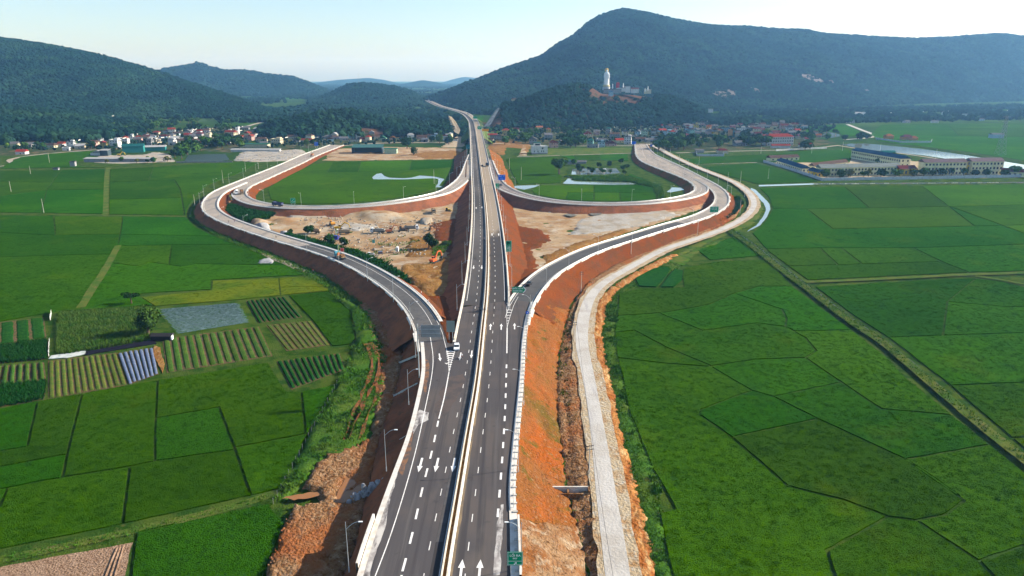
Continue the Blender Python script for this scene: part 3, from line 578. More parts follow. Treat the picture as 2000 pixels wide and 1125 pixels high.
# near kerbs follow the traced carriageway edges
elr = Rib(px([(x, y, ZR) for x, y in EL]), 3.0, 4); err = Rib(px([(x, y, ZR) for x, y in ER]), 3.0, 4)
struct('kerb', elr.band(-.15, .95, .16, .16, mb=elr.band(-.15, -.15, .16, -.6)), M_wconc)
struct('kerb', err.band(-.35, 1.15, .16, .16, mb=err.band(1.15, 1.15, .16, -.6, mb=err.band(-.35, -.35, .0, .16))), M_wconc)
mb = MB(); d = 2.0
while d < err.len - 3:
    p = err.at(d, .9); mb.box((p.x, p.y, ZR + .26), (.5, .9, .22), err.dir(d)); d += 3.0
struct('kerb', mb, M_conc)
# white dusty fan on the near shoulders
Mdst = mat('spilled_lime_dust', (0.448, 0.424, 0.392), (((0.272, 0.248, 0.232), .35, .44, .6), ((0.112, 0.1, 0.096), .6, .5, .64, (0, 1, .3))), .95)
def lay(poly, m, dz, name='road_dust', jg=.35, step=1.2):
    pl = jag([Vector(p) for p in poly], jg, step, 4.4); mb = MB(); mb.v = [(p.x, p.y, ZR + dz) for p in pl]
    for t in tessellate_polygon([[Vector(v) for v in mb.v]]): mb.f.append(tuple(t))
    return struct(name, mb, m)
lay(px([(642, 1290), (692, 1160), (707, 1102), (738, 1011), (770, 925), (776, 925), (760, 990), (748, 1040), (722, 1125), (690, 1290)], ZR), Mdst, .018)
lay(px([(800, 845), (808, 815), (820, 800), (838, 806), (836, 820), (818, 828), (806, 850)], ZR), Mdst, .018)
lay(px([(964, 1125), (966, 1080), (972, 1020), (978, 985), (985, 985), (980, 1060), (976, 1125)], ZR), Mdst, .018)
Mor = mat('tracked_red_dust', (0.196, 0.105, 0.0595), (((0.091, 0.0735, 0.0665), .4, .46, .6),), .95)
lay(px([(828, 765), (824, 730), (828, 700), (838, 705), (836, 740), (832, 770)], ZR), Mor, .018)
lay(px([(776, 915), (790, 870), (800, 840), (808, 842), (802, 880), (786, 930)], ZR), Mor, .02)
lay(px([(846, 800), (858, 770), (880, 735), (905, 730), (905, 760), (880, 800), (858, 820)], ZR), mat('brown_tyre_dust', (0.093, 0.07316, 0.0651), (((0.0682, 0.06076, 0.0589), .25, .45, .62),), .9), .017, jg=.9)

# dust that has gathered along the foot of the median
struct('road_dust', main.band(lambda d: .62, lambda d: 1.35 + .35 * nz(d, 1, .15) + .2 * nz(d, 4, .8), .022, .022, 0, main.len), mat('tan_median_dust', (0.20, 0.15, 0.095), (((0.10, 0.085, 0.072), .5, .45, .65, (0, 1, .3)),), .95))
# slabs of the paved gutter left of the median
gt = struct('gutter', main.band(-2.75, -1.35, .014, .014, 0, main.near(P(948, 600, 7))), mat('gutter_bed', (.045, .042, .042), (), .9)); gme = MB().box((0, 0, .009), (2.9, 1.3, .03)).mesh('slab', mat('gutter_slab', (.085, .080, .078), (((.065, .06, .06), .6, .45, .65),), .9, None, .12)); d_ = 30.0
while d_ < main.near(P(948, 600, 7)): q = main.at(d_, -2.05); obj('slab', gme, gt, loc=q, rz=main.dir(d_)); d_ += 2.97
# painted markings
PM = MB()
def quad(a, b, c, d): PM.poly([a, b, c, d])
def dash(rib, off, s0, s1, on, gap, w_, dz=.03):
    d = s0
    while d < s1:
        rib.band(off - w_/2, off + w_/2, dz, dz, d, min(s1, d + on), PM); d += on + gap
sA = main.near(P(868, 1125, 7)) - 30
for off in (3.55, -3.7): dash(main, off, sA, s290 + 120, 2.6 if off > 0 else 2.6, 6.4, .17)
for off in (.75, -1.0): main.band(off - .09, off + .09, .03, .03, sA, main.len, PM)
for off in (7.4, -7.4): main.band(off - .1, off + .1, .03, .03, sg, main.len, PM)
def pline(pts, w_, dz=.03, on=None, gap=0):
    r = Rib(px([(x, y, ZR) for x, y in pts]), 2.0, 2)
    if on: dash(r, 0, 0, r.len, on, gap, w_, dz)
    else: r.band(-w_/2, w_/2, dz, dz, 0, r.len, PM)
    return r
# wide broken lines that set off the joining lanes, and the solid lines that follow them
pline([(786, 1116), (806, 1040), (826, 950), (844, 880), (856, 822)], .42, on=3.6, gap=4.2); pline([(754, 1290), (786, 1116)], .42, on=3.6, gap=4.2)
pline([(857, 818), (868, 775), (877, 727)], .30)
pline([(972, 1010), (976, 960), (982, 880), (987, 790), (989.5, 705)], .46, on=2.9, gap=4.0)
pline([(990, 690), (990.5, 640)], .36)
pline([(733, 1125), (762, 1048), (790, 960), (812, 880), (830, 800), (843, 735), (846, 700), (842, 668), (838, 645)], .20); pline([(680, 1290), (733, 1125)], .2)
pline([(877, 727), (876, 700), (872, 682), (865, 655)], .16); pline([(877, 727), (882, 705), (887, 690), (892, 672)], .16)
pline([(990.5, 640), (989.8, 618), (989.5, 597)], .14); pline([(990.5, 640), (995, 622), (999, 610), (1004, 595), (1012, 580)], .14)
pline([(1016, 735), (1019, 690), (1021, 655), (1027, 625), (1036, 597), (1046, 578)], .14)
lramp.band(1.5, 1.66, .02, .02, 20, lramp.near(P(560, 470, 5)), PM); lramp.band(-3.9, -3.75, .02, .02, 40, lramp.len, PM); lramp.band(3.85, 4.0, .02, .02, 20, lramp.len * .6, PM)
rramp.band(-3.9, -3.75, .02, .02, 30, rramp.len * .8, PM); rramp.band(3.75, 3.9, .02, .02, 40, rramp.len * .8, PM)
for rb, s_ in ((lloop, LS), (rloop, RS_)): rb.band(-3.8, -3.66, .02, .02, s_, rb.len, PM); rb.band(3.66, 3.8, .02, .02, s_, rb.len, PM); rb.band(-.08, .08, .02, .02, s_, rb.len * .5, PM)
def chevrons(apex, L, Rr, n, z):
    for i in range(n):
        t = (i + .35) / n; a = L[0].lerp(L[1], t); b = Rr[0].lerp(Rr[1], t); m_ = (a + b) / 2; up = (apex - m_).normalized()
        wv = .42 + .05 * i; top = m_ + up * (.45 * (b - a).length * .6)
        for p, q in ((a, top), (top, b)):
            o = up * wv; PM.poly([p, q, q - o, p - o] if True else [])
zc = ZR + .034
L_, R_ = (P(876.5, 722, zc), P(871, 684, zc)), (P(879.5, 722, zc), P(889.5, 684, zc)); chevrons(P(880, 660, zc), L_, R_, 9, zc)
L_, R_ = (P(990.2, 634, zc), P(989.8, 602, zc)), (P(992.4, 634, zc), P(1000.5, 602, zc)); chevrons(P(996, 570, zc), L_, R_, 6, zc)
def arrow(pxy, rib, ln=6.0, w_=.34, hd=1.0, fwd=1, dz=.034):
    p = P(pxy[0], pxy[1], ZR + dz); a = rib.dir(rib.near(p)); d = Vector((math.cos(a), math.sin(a), 0)) * fwd; n = Vector((-d.y, d.x, 0))
    t = p + d * ln / 2; b = p - d * ln / 2; h = t - d * ln * .42
    PM.poly([b - n*w_/2, b + n*w_/2, h + n*w_/2, h - n*w_/2]); PM.poly([h - n*hd/2, h + n*hd/2, t])
for q in ((821, 908), (853, 908), (886, 908)): arrow(q, main, 6.2, .5, 1.25, -1)
for q in ((901, 1112), (937, 1112)): arrow(q, main, 5.5, .45, 1.3, 1)
for q in ((859, 698),): arrow(q, lramp, 6.5, .42, 1.1, -1)
for q in ((899, 696), (921, 692)): arrow(q, main, 6.5, .4, 1.1, -1)
for q in ((958, 638), (979, 638), (1005, 637)): arrow(q, main, 6.5, .42, 1.15, 1)
for q in ((925, 522), (941, 522)): arrow(q, main, 6.5, .4, 1.1, -1)
for q in ((961, 458), (974, 458)): arrow(q, main, 6.5, .4, 1.1, 1)
for q in ((930, 406), (941.5, 405)): arrow(q, main, 6.5, .45, 1.2, -1)
for q in ((950, 364), (958, 364), (945, 337), (953, 337)): arrow(q, main, 6.5, .5, 1.3, 1)
for q in ((926, 322), (933, 322), (928, 333), (934, 333)): arrow(q, main, 6.5, .5, 1.3, -1)
p = P(871, 711, zc); PM.poly([p, p + Vector((.9, .7, 0)), p + Vector((.2, .5, 0))]); PM.poly([p + Vector((.2, -.2, 0)), p + Vector((.9, .7, 0)), p + Vector((-.5, .9, 0))])
struct('road_markings', PM, M_paint)
# ---------------------------------------------------------------- fields, ponds, paths, bare ground
def wob(pts, closed, amp=0.9, step=14):
    out = []; n = len(pts)
    for i in range(n if closed else n - 1):
        a = pts[i]; b = pts[(i + 1) % n]; L = math.hypot(b[0]-a[0], b[1]-a[1]); m = max(1, int(L / step)); nx, ny = (-(b[1]-a[1])/max(L, .01), (b[0]-a[0])/max(L, .01))
        for j in range(m):
            t = j / m; x, y = a[0] + (b[0]-a[0])*t, a[1] + (b[1]-a[1])*t
            e = amp * nz(x, y, .045, 1.5) * (1 if j else 0); out.append((x + nx*e, y + ny*e*.6))
    if not closed: out.append(pts[-1])
    return out
def ext(l, e):
    (a, b), (c, d) = l[0], l[1]; L = math.hypot(a-c, b-d); p0 = (a + (a-c)/L*e, b + (b-d)/L*e)
    (a, b), (c, d) = l[-1], l[-2]; L = math.hypot(a-c, b-d); p1 = (a + (a-c)/L*e, b + (b-d)/L*e)
    return [p0] + list(l[1:-1]) + [p1] if len(l) > 2 else [p0, p1]
def plots(outer, lines=(), holes=(), m=M_rice, inset=0.35, h=0.34, z0=-.05, name='rice_field', alt=None, e=5):
    """standing crop split into plots by bunds: every plot is a raised block of its own"""
    vs, ed = [], []
    def loop(p):
        p = wob(p, True); k = len(vs); vs.extend(Vector(q) for q in p); ed.extend((k + i, k + (i+1) % len(p)) for i in range(len(p)))
    loop(outer)
    for q in holes: loop(q)
    for l in lines:
        p = wob(ext(l, e), False); k = len(vs); vs.extend(Vector(q) for q in p); ed.extend((k + i, k + i + 1) for i in range(len(p) - 1))
    ov, oe, of, o1, o2, o3 = delaunay_2d_cdt(vs, ed, [], 0, 1e-3, True)
    con = set(tuple(sorted(q)) for q, s_ in zip(oe, o2) if s_); tri = [tuple(f) for f in of]; em = {}
    for i, f in enumerate(tri):
        for a, b in zip(f, f[1:] + f[:1]): em.setdefault(tuple(sorted((a, b))), []).append(i)
    reg = [-1] * len(tri); k = 0
    for i in range(len(tri)):
        if reg[i] >= 0: continue
        st = [i]; reg[i] = k
        while st:
            f = tri[st.pop()]
            for a, b in zip(f, f[1:] + f[:1]):
                q = tuple(sorted((a, b)))
                if q in con: continue
                for j in em[q]:
                    if reg[j] < 0: reg[j] = k; st.append(j)
        k += 1
    out = []
    for r in range(k):
        ts = [tri[i] for i in range(len(tri)) if reg[i] == r]
        big = max(ts, key=lambda f: abs((ov[f[1]]-ov[f[0]]).cross(ov[f[2]]-ov[f[0]]))); c = (ov[big[0]] + ov[big[1]] + ov[big[2]]) / 3
        if not pip(c.x, c.y, outer) or any(pip(c.x, c.y, q) for q in holes): continue
        ids = sorted(set(i for f in ts for i in f)); W = {i: P(ov[i].x, ov[i].y, 0.0) for i in ids}; ts = [f if (W[f[1]]-W[f[0]]).cross(W[f[2]]-W[f[0]]).z > 0 else f[::-1] for f in ts]
        de = set((a, b) for f in ts for a, b in zip(f, f[1:] + f[:1])); bd = [q for q in de if (q[1], q[0]) not in de]
        nn = {}
        for a, b in bd:
            d = W[b] - W[a]
            if d.length < 1e-6: continue
            q = Vector((-d.y, d.x, 0)).normalized(); nn.setdefault(a, []).append(q); nn.setdefault(b, []).append(q)
        T = {}
        for i in ids:
            p = W[i].copy()
            if i in nn:
                q = sum(nn[i], Vector()); q = q / len(nn[i]); q = q / max(.35, q.length_squared); p += q * inset * (1 + .5 * nz(p.x, p.y, .3))
            p.z = h + .05 * nz(p.x, p.y, .1); T[i] = p
        mb = MB(); ix = {i: n for n, i in enumerate(ids)}; mb.v = [tuple(T[i]) for i in ids] + [(T[i].x, T[i].y, z0) for i in ids]; n = len(ids)
        mb.f = [tuple(ix[i] for i in f) for f in ts] + [(ix[b], ix[a], ix[a] + n, ix[b] + n) for a, b in bd]
        mm = m
        if alt:
            rr = random.Random(int(c.x * 7 + c.y * 13)).random(); mm = alt if rr < .16 else m
        out.append((c, struct(name, mb, mm)))
    return out
def sheet(name, poly, m, z, jg=.4, step=2.0):
    pl = jag(px(poly), jg, step, 6.6); mb = MB(); mb.v = [(p.x, p.y, z) for p in pl]
    for t in tessellate_polygon([[Vector(v) for v in mb.v]]):
        a, b, c = [Vector(mb.v[i]) for i in t]; mb.f.append(tuple(t) if (b-a).cross(c-a).z > 0 else tuple(reversed(t)))
    return struct(name, mb, m)
def path(pts, w_, m, z=.12, name='path', jw=.3):
    r = Rib(px([(a, b, 0) for a, b in pts]), 4.0, 1); return struct(name, r.band(lambda d: -w_/2 + jw*nz(d, 2, .3), lambda d: w_/2 + jw*nz(d, 5, .3), z, z, sub=2), m), r
# turf under all the fields near the camera
patch('turf', px([(-500, 1300), (-700, 520), (-500, 300), (0, 300), (400, 310), (640, 284), (900, 290), (1250, 283), (1600, 285), (2500, 290), (2700, 520), (2500, 1300)]), M_bund, 60, 0.0, 0.0, -.04, 0)
# -- left of the road, near
plots([(-260, 850), (0, 799), (87, 783), (189, 765), (301, 744), (350, 737), (525, 709), (537, 731), (562, 766), (588, 766), (658, 752), (640, 785), (602, 846), (577, 906), (549, 956), (490, 970), (238, 1026), (0, 1075), (-260, 1125)],
      [[(72, 790), (54, 873), (0, 883), (-260, 935)], [(161, 770), (136, 867), (122, 934), (0, 957), (-260, 1010)], [(308, 743), (303, 846), (303, 902), (254, 913), (122, 934)], [(136, 876), (297, 850)],
       [(306, 818), (427, 797), (560, 768)], [(427, 797), (458, 876), (490, 970)], [(458, 876), (602, 848)], [(588, 766), (598, 848)], [(254, 913), (238, 1028)], [(-260, 968), (0, 913), (135, 888)], [(303, 902), (458, 880)], [(14, 958), (-6, 1000), (-20, 1080)]],
      m=M_rice, inset=.42, alt=M_riced)
plots([(266, 1042), (400, 1012), (525, 985), (541, 1007), (558, 1021), (518, 1120), (480, 1300), (235, 1300), (256, 1125)], m=M_riced)
sheet('plowed_field', [(-300, 1165), (0, 1108), (259, 1060), (246, 1125), (228, 1300), (-300, 1300)], mat('ploughed_soil', (0.27, 0.175, 0.115), (((0.17, 0.10, 0.06), 1.6, .46, .6), ((0.32, 0.22, 0.15), .2, .5, .7)), .95, (2.5, 1.0, .5)), .06)
mb = MB()
for i in range(3):
    r = Rib(px([(228 + i*6.5, 1071 - i*1.6, .1), (206 + i*9, 1125, .1), (180 + i*12, 1210, .1)]), 1.5, 0); r.band(-.3, .0, .06, .22, mb=mb); r.band(0, .3, .22, .06, mb=mb)
struct('soil_ridges', mb, MATS['ploughed_soil'])
path([(-300, 1148), (0, 1094), (130, 1068), (240, 1042), (390, 1007), (500, 978), (548, 960)], 2.6, M_grassy, .14)
# -- left of the road, middle
A_ = plots([(-700, 345), (-200, 340), (0, 334.5), (205, 331), (202, 418), (0, 415.5), (-700, 412)], [[(-700, 362), (0, 356), (205, 357)], [(-700, 388), (0, 384), (90, 372), (203, 370)], [(80, 416), (92, 370), (120, 333)], [(-120, 340), (-170, 414)], [(-400, 345), (-470, 412)]], inset=.5)
plots([(214, 331), (300, 327), (375, 322), (440, 318), (505, 317), (478, 334), (440, 348), (405, 362), (385, 382), (370, 402), (363, 421), (212, 419)], [[(212, 356), (340, 352), (400, 350)], [(212, 390), (320, 388), (370, 386)], [(340, 352), (352, 370), (360, 420)], [(300, 327), (290, 354)]], inset=.5)
plots([(-300, 333), (0, 330), (8, 324), (40, 307), (100, 300), (180, 296), (186, 308), (142, 318), (160, 326), (205, 327)], inset=.4)
path([(-700, 417.5), (0, 418), (210, 420.5), (364, 423)], 2.2, M_grassy); path([(212, 328), (208, 360), (206, 419)], 5.0, M_grassy); path([(-300, 334), (0, 332.5), (200, 328.5), (380, 320), (520, 313)], 2.2, M_grassy)
plots([(-700, 425), (0, 421), (364, 425), (384, 446), (430, 466), (490, 489), (560, 519), (598, 537), (413, 548), (413, 566), (276, 574), (273, 580), (300, 597), (115, 609), (105, 611), (0, 629), (-500, 690)],
      [[(229, 484), (208, 525), (160, 603)], [(-600, 560), (0, 528), (60, 532), (129, 520), (205, 506)], [(60, 532), (94, 549), (136, 560), (156, 578)], [(-500, 610), (0, 553), (45, 574), (60, 612)], [(217, 514), (273, 521), (297, 513), (353, 521), (385, 516), (560, 519)],
       [(206, 539), (297, 549), (413, 546)], [(297, 549), (276, 574)], [(-700, 470), (0, 455), (105, 460), (231, 458), (420, 462)], [(231, 481), (336, 479), (470, 478)], [(105, 425), (108, 460)], [(-600, 520), (0, 503), (90, 500), (220, 497)], [(336, 479), (330, 515)], [(240, 425), (231, 481)], [(330, 425), (322, 458), (380, 456)], [(-150, 425), (-240, 660)], [(0, 428), (-10, 553)]], inset=.42, alt=M_riced)
path([(231, 481), (206, 527), (180, 567), (158, 603)], 3.4, M_grassy, .5)
plots([(415, 549), (510, 546), (600, 541), (625, 552), (642, 562), (640, 569), (560, 576), (469, 586), (303, 599), (276, 582), (413, 568)], [[(415, 569), (470, 564), (545, 562), (640, 560)], [(545, 546), (548, 578)]], m=M_rice_y, inset=.3)
# vegetable garden: beds
def beds(name, quad_, n, m, soil, h=.45, fill=.62, zs=.08, seed=1, lean=0.0, seg=2.0):
    a, b, c, d = [P(x, y, 0) for x, y in quad_]                       # a-b far side, d-c near side; beds run from far to near
    sm = MB(); sm.poly([v + Vector((0, 0, zs)) for v in (d, c, b, a)]); so = struct(name, sm, soil); rnd = random.Random(seed)
    for i in range(n):
        t0, t1 = (i + (1-fill)/2) / n, (i + (1+fill)/2) / n; mb = MB(); A0, A1, D0, D1 = a.lerp(b, t0), a.lerp(b, t1), d.lerp(c, t0), d.lerp(c, t1)
        ln = ((A0 - D0).length); k = max(2, int(ln / seg)); e0, e1 = rnd.uniform(.0, .03), rnd.uniform(.97, 1.0)
        for j in range(k + 1):
            s_ = e0 + (e1 - e0) * j / k; l = A0.lerp(D0, s_); r = A1.lerp(D1, s_); g = h * (1 + .35 * nz(l.x, l.y, .9, i)) if 0 < j < k else h * .5
            w_ = (r - l) * (.12 * nz(l.x, l.y, .7, 3 + i))
            mb.v += [tuple(l - w_), tuple(l.lerp(r, .18) + Vector((0, 0, g * .85))), tuple(l.lerp(r, .5) + Vector((0, 0, g))), tuple(l.lerp(r, .82) + Vector((0, 0, g * .85))), tuple(r + w_)]
        for j in range(k):
            for q in range(4): u = j*5 + q; mb.f.append((u, u + 5, u + 6, u + 1))
        mb.build('crop_row', m, so)
    return so
M_soil = mat('damp_garden_soil', (0.10, 0.065, 0.035), (((0.05, 0.07, 0.02), .4, .48, .62), ((0.16, 0.09, 0.045), .9, .54, .7)), .95, (2.0, .8, .3))
beds('vegetable_field', [(480, 588), (556, 579), (591, 620), (505, 632)], 9, M_vegd, M_soil, .5, .66, seed=2)
beds('vegetable_field', [(317, 662), (506, 638), (533, 696), (326, 729)], 13, M_veg, M_soil, .4, .74, seed=3)
beds('vegetable_field', [(519, 635), (608, 627), (645, 674), (560, 686)], 8, M_vegy, M_soil, .35, .7, seed=4)
beds('vegetable_field', [(94, 705), (227, 689), (249, 753), (94, 779)], 12, M_vegy, M_soil, .35, .72, seed=5)
beds('plastic_mulched_field', [(229, 690), (300, 679), (310, 731), (251, 752)], 7, mat('blue_mulch_film', (.11, .14, .21), (((.05, .07, .08), 1.4, .56, .7), ((.17, .2, .27), .8, .55, .7)), .5), M_soil, .45, .70, seed=6)
beds('vegetable_field', [(540, 706), (664, 690), (674, 722), (570, 762)], 11, M_vegd, M_soil, .5, .7, seed=7)
beds('vegetable_field', [(-90, 722), (86, 708), (90, 742), (-110, 764)], 13, M_veg, M_soil, .55, .6, seed=8)
beds('vegetable_field', [(-90, 640), (86, 620), (91, 660), (-100, 690)], 6, M_vegd, M_soil, .3, .9, seed=9)
sheet('plastic_mulched_field', [(306, 605), (468, 592), (489, 630), (345, 653)], M_soil, .07, .1)
mb = None
def cross_beds(name, quad_, n, m, soil, **kw):
    q = [quad_[3], quad_[0], quad_[1], quad_[2]]; return beds(name, q, n, m, soil, **kw)
cross_beds('plastic_mulched_field', [(306, 605), (468, 592), (489, 630), (345, 653)], 19, M_mulch, M_veg, h=.42, fill=.58, seed=10, zs=.1)
plots([(563, 578), (642, 570), (684, 609), (694, 663), (686, 673), (648, 677), (610, 626)], m=M_rice, inset=.3)
# corn: stalk clumps are added with the grasses; here the ground they stand on
sheet('corn_field', [(113, 613), (262, 603), (304, 664), (168, 687), (112, 695)], M_soil, .07, .2); sheet('corn_field', [(-110, 694), (91, 663), (92, 702), (-90, 718)], M_soil, .07, .2)
sheet('corn_field', [(-130, 768), (90, 744), (87, 780), (0, 796), (-140, 822)], M_soil, .07, .2)
# -- right of the road
R3 = [(1208, 575), (1245, 565), (1335, 562), (1332, 540), (1336, 523), (1415, 511), (1494, 508), (1517, 527), (1550, 562), (1650, 636), (1737, 703), (1765, 735), (1860, 812), (1940, 875), (2000, 924), (2350, 1180), (2300, 1300), (1345, 1300), (1312, 1125), (1300, 1076), (1286, 1003), (1318, 996), (1296, 955), (1272, 915), (1258, 878), (1226, 801), (1214, 731), (1203, 690), (1200, 650), (1207, 605)]
plots(R3, [[(1205, 618), (1300, 611), (1387, 595), (1433, 574), (1482, 560), (1552, 560)], [(1240, 590), (1300, 618), (1373, 647), (1475, 700)], [(1373, 647), (1478, 632), (1534, 639), (1536, 623), (1527, 605), (1482, 590), (1433, 574)], [(1534, 639), (1573, 661), (1594, 686), (1573, 700), (1475, 703), (1384, 717)],
          [(1552, 647), (1660, 646)], [(1205, 650), (1238, 646), (1300, 679), (1384, 714), (1433, 744), (1468, 764), (1510, 776), (1594, 818), (1769, 899), (1884, 979)], [(1573, 700), (1643, 748), (1720, 800), (1860, 812)], [(1464, 551), (1541, 546)], [(1468, 764), (1370, 801), (1366, 811), (1429, 855), (1527, 941), (1538, 951)],
          [(1510, 776), (1643, 748)], [(1429, 855), (1594, 820)], [(1769, 899), (1937, 869)], [(1321, 997), (1538, 951)], [(1538, 951), (1650, 979), (1734, 1011), (1790, 1018), (1846, 1007), (1884, 979), (1830, 940), (1769, 899)], [(1734, 1011), (1615, 1077), (1629, 1125), (1660, 1310)], [(1790, 1018), (1912, 1098), (2010, 1200), (2080, 1310)], [(1912, 1098), (2000, 1067), (2250, 1105)], [(1205, 700), (1300, 711), (1384, 717)]],
      inset=.42)
plots([(1363, 490), (1433, 463), (1452, 469), (1483, 500), (1419, 506), (1387, 509)], m=M_riced, inset=.3)
for q in ([(1247, 560), (1240, 545), (1275, 526), (1300, 522), (1312, 526), (1282, 562)], [(1290, 562), (1318, 527), (1335, 530), (1333, 548), (1316, 562)]): plots(q, m=M_vegd, inset=.3, h=.6, name='vegetable_field')
dike = [(1421, 450), (1475, 488), (1496, 505), (1552, 549), (1575, 565), (1650, 623), (1728, 676), (1800, 737), (1900, 822), (2000, 902), (2350, 1160)]
path(dike, 3.6, M_grassy, .8); path([(x + 11, y - 1) for x, y in dike], 1.6, M_dkwater, .1, 'ditch_water', .5)
plots([(1482, 368), (1700, 364.5), (2000, 361), (2500, 357), (2700, 505), (2300, 519), (2000, 530), (1895, 533), (1685, 543), (1577, 548), (1500, 492), (1468, 456), (1492, 436), (1509, 408), (1500, 385)],
      [[(1520, 441), (1604, 448), (1780, 445), (2000, 440), (2600, 430)], [(1559, 446), (1566, 480)], [(1490, 487), (1601, 485), (1783, 485), (2000, 478), (2650, 470)], [(1601, 485), (1636, 518)], [(1643, 485), (1685, 518)], [(1520, 520), (1640, 518), (1825, 512), (1870, 508)], [(1783, 485), (1840, 512), (1895, 534)], [(1500, 408), (1576, 409), (1856, 404), (2000, 401), (2600, 395)], [(1576, 409), (1625, 447)], [(1856, 404), (1996, 455), (2100, 500), (2150, 524)], [(1650, 366), (1700, 409)], [(1800, 364), (1900, 440)], [(2000, 361), (2200, 440)], [(1740, 409), (1800, 445)], [(2300, 440), (2420, 512)]], inset=.6, alt=None)
path([(1573, 553), (1685, 548.5), (1800, 543), (1895, 538), (2000, 535), (2600, 515)], 3.4, M_grassy, .6)
plots([(1592, 561), (1690, 555), (1870, 545), (1905, 545), (1960, 552), (2000, 562), (2700, 560), (2700, 1250), (2350, 1110), (2000, 878), (1845, 745), (1740, 664), (1664, 615)], [[(1842, 654), (2000, 682), (2300, 740)], [(1725, 660), (2000, 651), (2600, 645)], [(1860, 754), (2000, 748), (2600, 735)], [(1972, 857), (2100, 850), (2600, 840)], [(1664, 576), (1713, 572), (1850, 590), (1960, 600), (2500, 596)], [(1905, 545), (1850, 590), (1842, 654)], [(2100, 560), (2200, 650), (2350, 745), (2500, 845)]], inset=.4)
path([(1905, 541), (1955, 548), (2000, 557), (2200, 590)], 2.4, M_grassy, .6)
sheet('field', [(1378, 355), (1382, 340), (1330, 312), (1318, 305), (1330, 300), (1500, 297), (1660, 300), (1640, 314), (1490, 317), (1370, 322), (1420, 340), (1460, 360), (1600, 355), (1600, 352), (1488, 320)], M_bund, .01, 1, 8)
plots([(1322, 307), (1350, 311), (1420, 305), (1500, 302), (1560, 296), (1655, 292), (1668, 300), (1660, 318), (1560, 318), (1478, 317), (1350, 321.5)], [[(1420, 305), (1410, 322)], [(1560, 296), (1545, 318)]], inset=.6)
plots([(1368, 327), (1478, 319.5), (1560, 341), (1598, 355), (1480, 360), (1450, 352), (1410, 340)], [[(1420, 340), (1500, 330)]], inset=.6)
path([(1330, 322), (1370, 320.5), (1478, 317.5)], 3.0, M_pale); path([(1460, 364), (1480, 362.5), (1600, 357.5), (1800, 356.5), (2000, 355), (2500, 350)], 2.4, M_bund)
# loop interiors
LP = [(640 + .15*x, 200 + .15*y) for x, y in ((580, 975), (640, 930), (700, 922), (740, 960), (800, 980), (1000, 988), (1100, 978), (1200, 952), (1340, 962), (1400, 968), (1520, 1000), (1485, 1040), (1450, 1085), (1500, 1105), (1400, 1108), (1435, 1060), (1440, 1000), (1380, 992), (1000, 1006), (590, 1004))]
plots([(523, 372), (535, 360), (575, 338), (610, 322), (640, 318), (760, 315), (885, 313), (882, 327), (868, 356), (850, 369), (800, 382), (740, 392), (680, 397), (600, 399), (555, 398), (528, 390)], [[(600, 330), (640, 337), (760, 335), (880, 327)], [(545, 365), (640, 358), (727, 346)], [(640, 337), (650, 318)], [(700, 335), (705, 315)], [(800, 334), (804, 314)], [(690, 358), (740, 372), (860, 362)], [(530, 388), (640, 380), (740, 372)]], [LP], inset=.5)
sheet('pond_water', LP, M_water, .12, .3)
RP1 = [(1000, 366.5), (1008, 363), (1054, 361.5), (1044, 366), (1024, 370.5)]
RP2 = [(1098, 359), (1104, 354), (1112, 346.5), (1122, 346.5), (1114, 352), (1126, 354.5), (1230, 356.5), (1242, 360), (1200, 361), (1140, 360)]
RP3 = [(1116, 341), (1118, 330), (1160, 328.5), (1204, 329), (1212, 338), (1180, 341)]
RP4 = [(1302, 375), (1310, 369), (1312, 366), (1331, 367), (1336, 371), (1310, 376)]
plots([(988, 311), (1090, 305.5), (1080, 315), (1084, 330), (1098, 345), (1096, 357), (1012, 361), (1000, 340)], [[(1000, 318), (1086, 316)]], [RP1], inset=.5)
plots([(1038, 372), (1056, 363), (1245, 361.5), (1276, 366), (1283, 389), (1235, 394), (1150, 393), (1090, 390), (1045, 380)], [[(1060, 376), (1278, 377)], [(1160, 362), (1160, 393)], [(1110, 376), (1104, 392)], [(1210, 376), (1212, 394)]], inset=.4)
plots([(1290, 366), (1262, 352), (1230, 340), (1225, 345), (1290, 372)], m=M_riced, h=.4)
plots([(1092, 304), (1226, 301), (1228, 314), (1120, 313)], [[(1120, 303), (1126, 313)], [(1170, 302), (1174, 314)]], inset=.5)
for q, mm in ((RP1, M_water), (RP2, M_water), (RP3, M_water), (RP4, M_water)): sheet('pond_water', q, mm, .1, .3)
# canals and river
sheet('canal_water', [(1482, 364.5), (1600, 360.5), (1800, 359), (2000, 357.5), (2500, 353), (2500, 351), (2000, 355.5), (1800, 357), (1600, 358), (1482, 361.5)], M_water, .14, .2)
sheet('stream_water', [(1466, 367), (1476, 371), (1487, 382), (1502, 397), (1505, 408), (1498, 424), (1484, 441), (1459, 453), (1462, 450), (1478, 440), (1490, 424), (1496, 410), (1492, 398), (1478, 383), (1466, 371)], M_water, .15, .3)
sheet('river_water', [(1640, 282), (1660, 280.5), (1690, 280), (1800, 291), (1886, 303), (2000, 322), (2300, 370), (2300, 390), (2000, 337), (1900, 318), (1800, 303), (1740, 297), (1690, 292)], M_water, .10, 1.0, 6)
sheet('pond_water', [(1604, 267), (1607, 261), (1618, 258), (1638, 262), (1642, 266), (1625, 269)], M_water, .1, .6, 5)
sheet('pond_water', [(360, 315), (368, 303), (400, 301), (440, 301), (448, 312), (430, 315)], M_dkwater, .1, .5, 5)
path([(1640, 285), (1700, 294), (1760, 300), (1850, 313)], 5, M_pale, .2); path([(1655, 243), (1680, 253), (1709, 265), (1690, 270), (1650, 273)], 7, M_white, .3); path([(1690, 277.5), (1800, 288), (1886, 300.5), (2000, 318.5), (2300, 365)], 4, M_bund, .8)
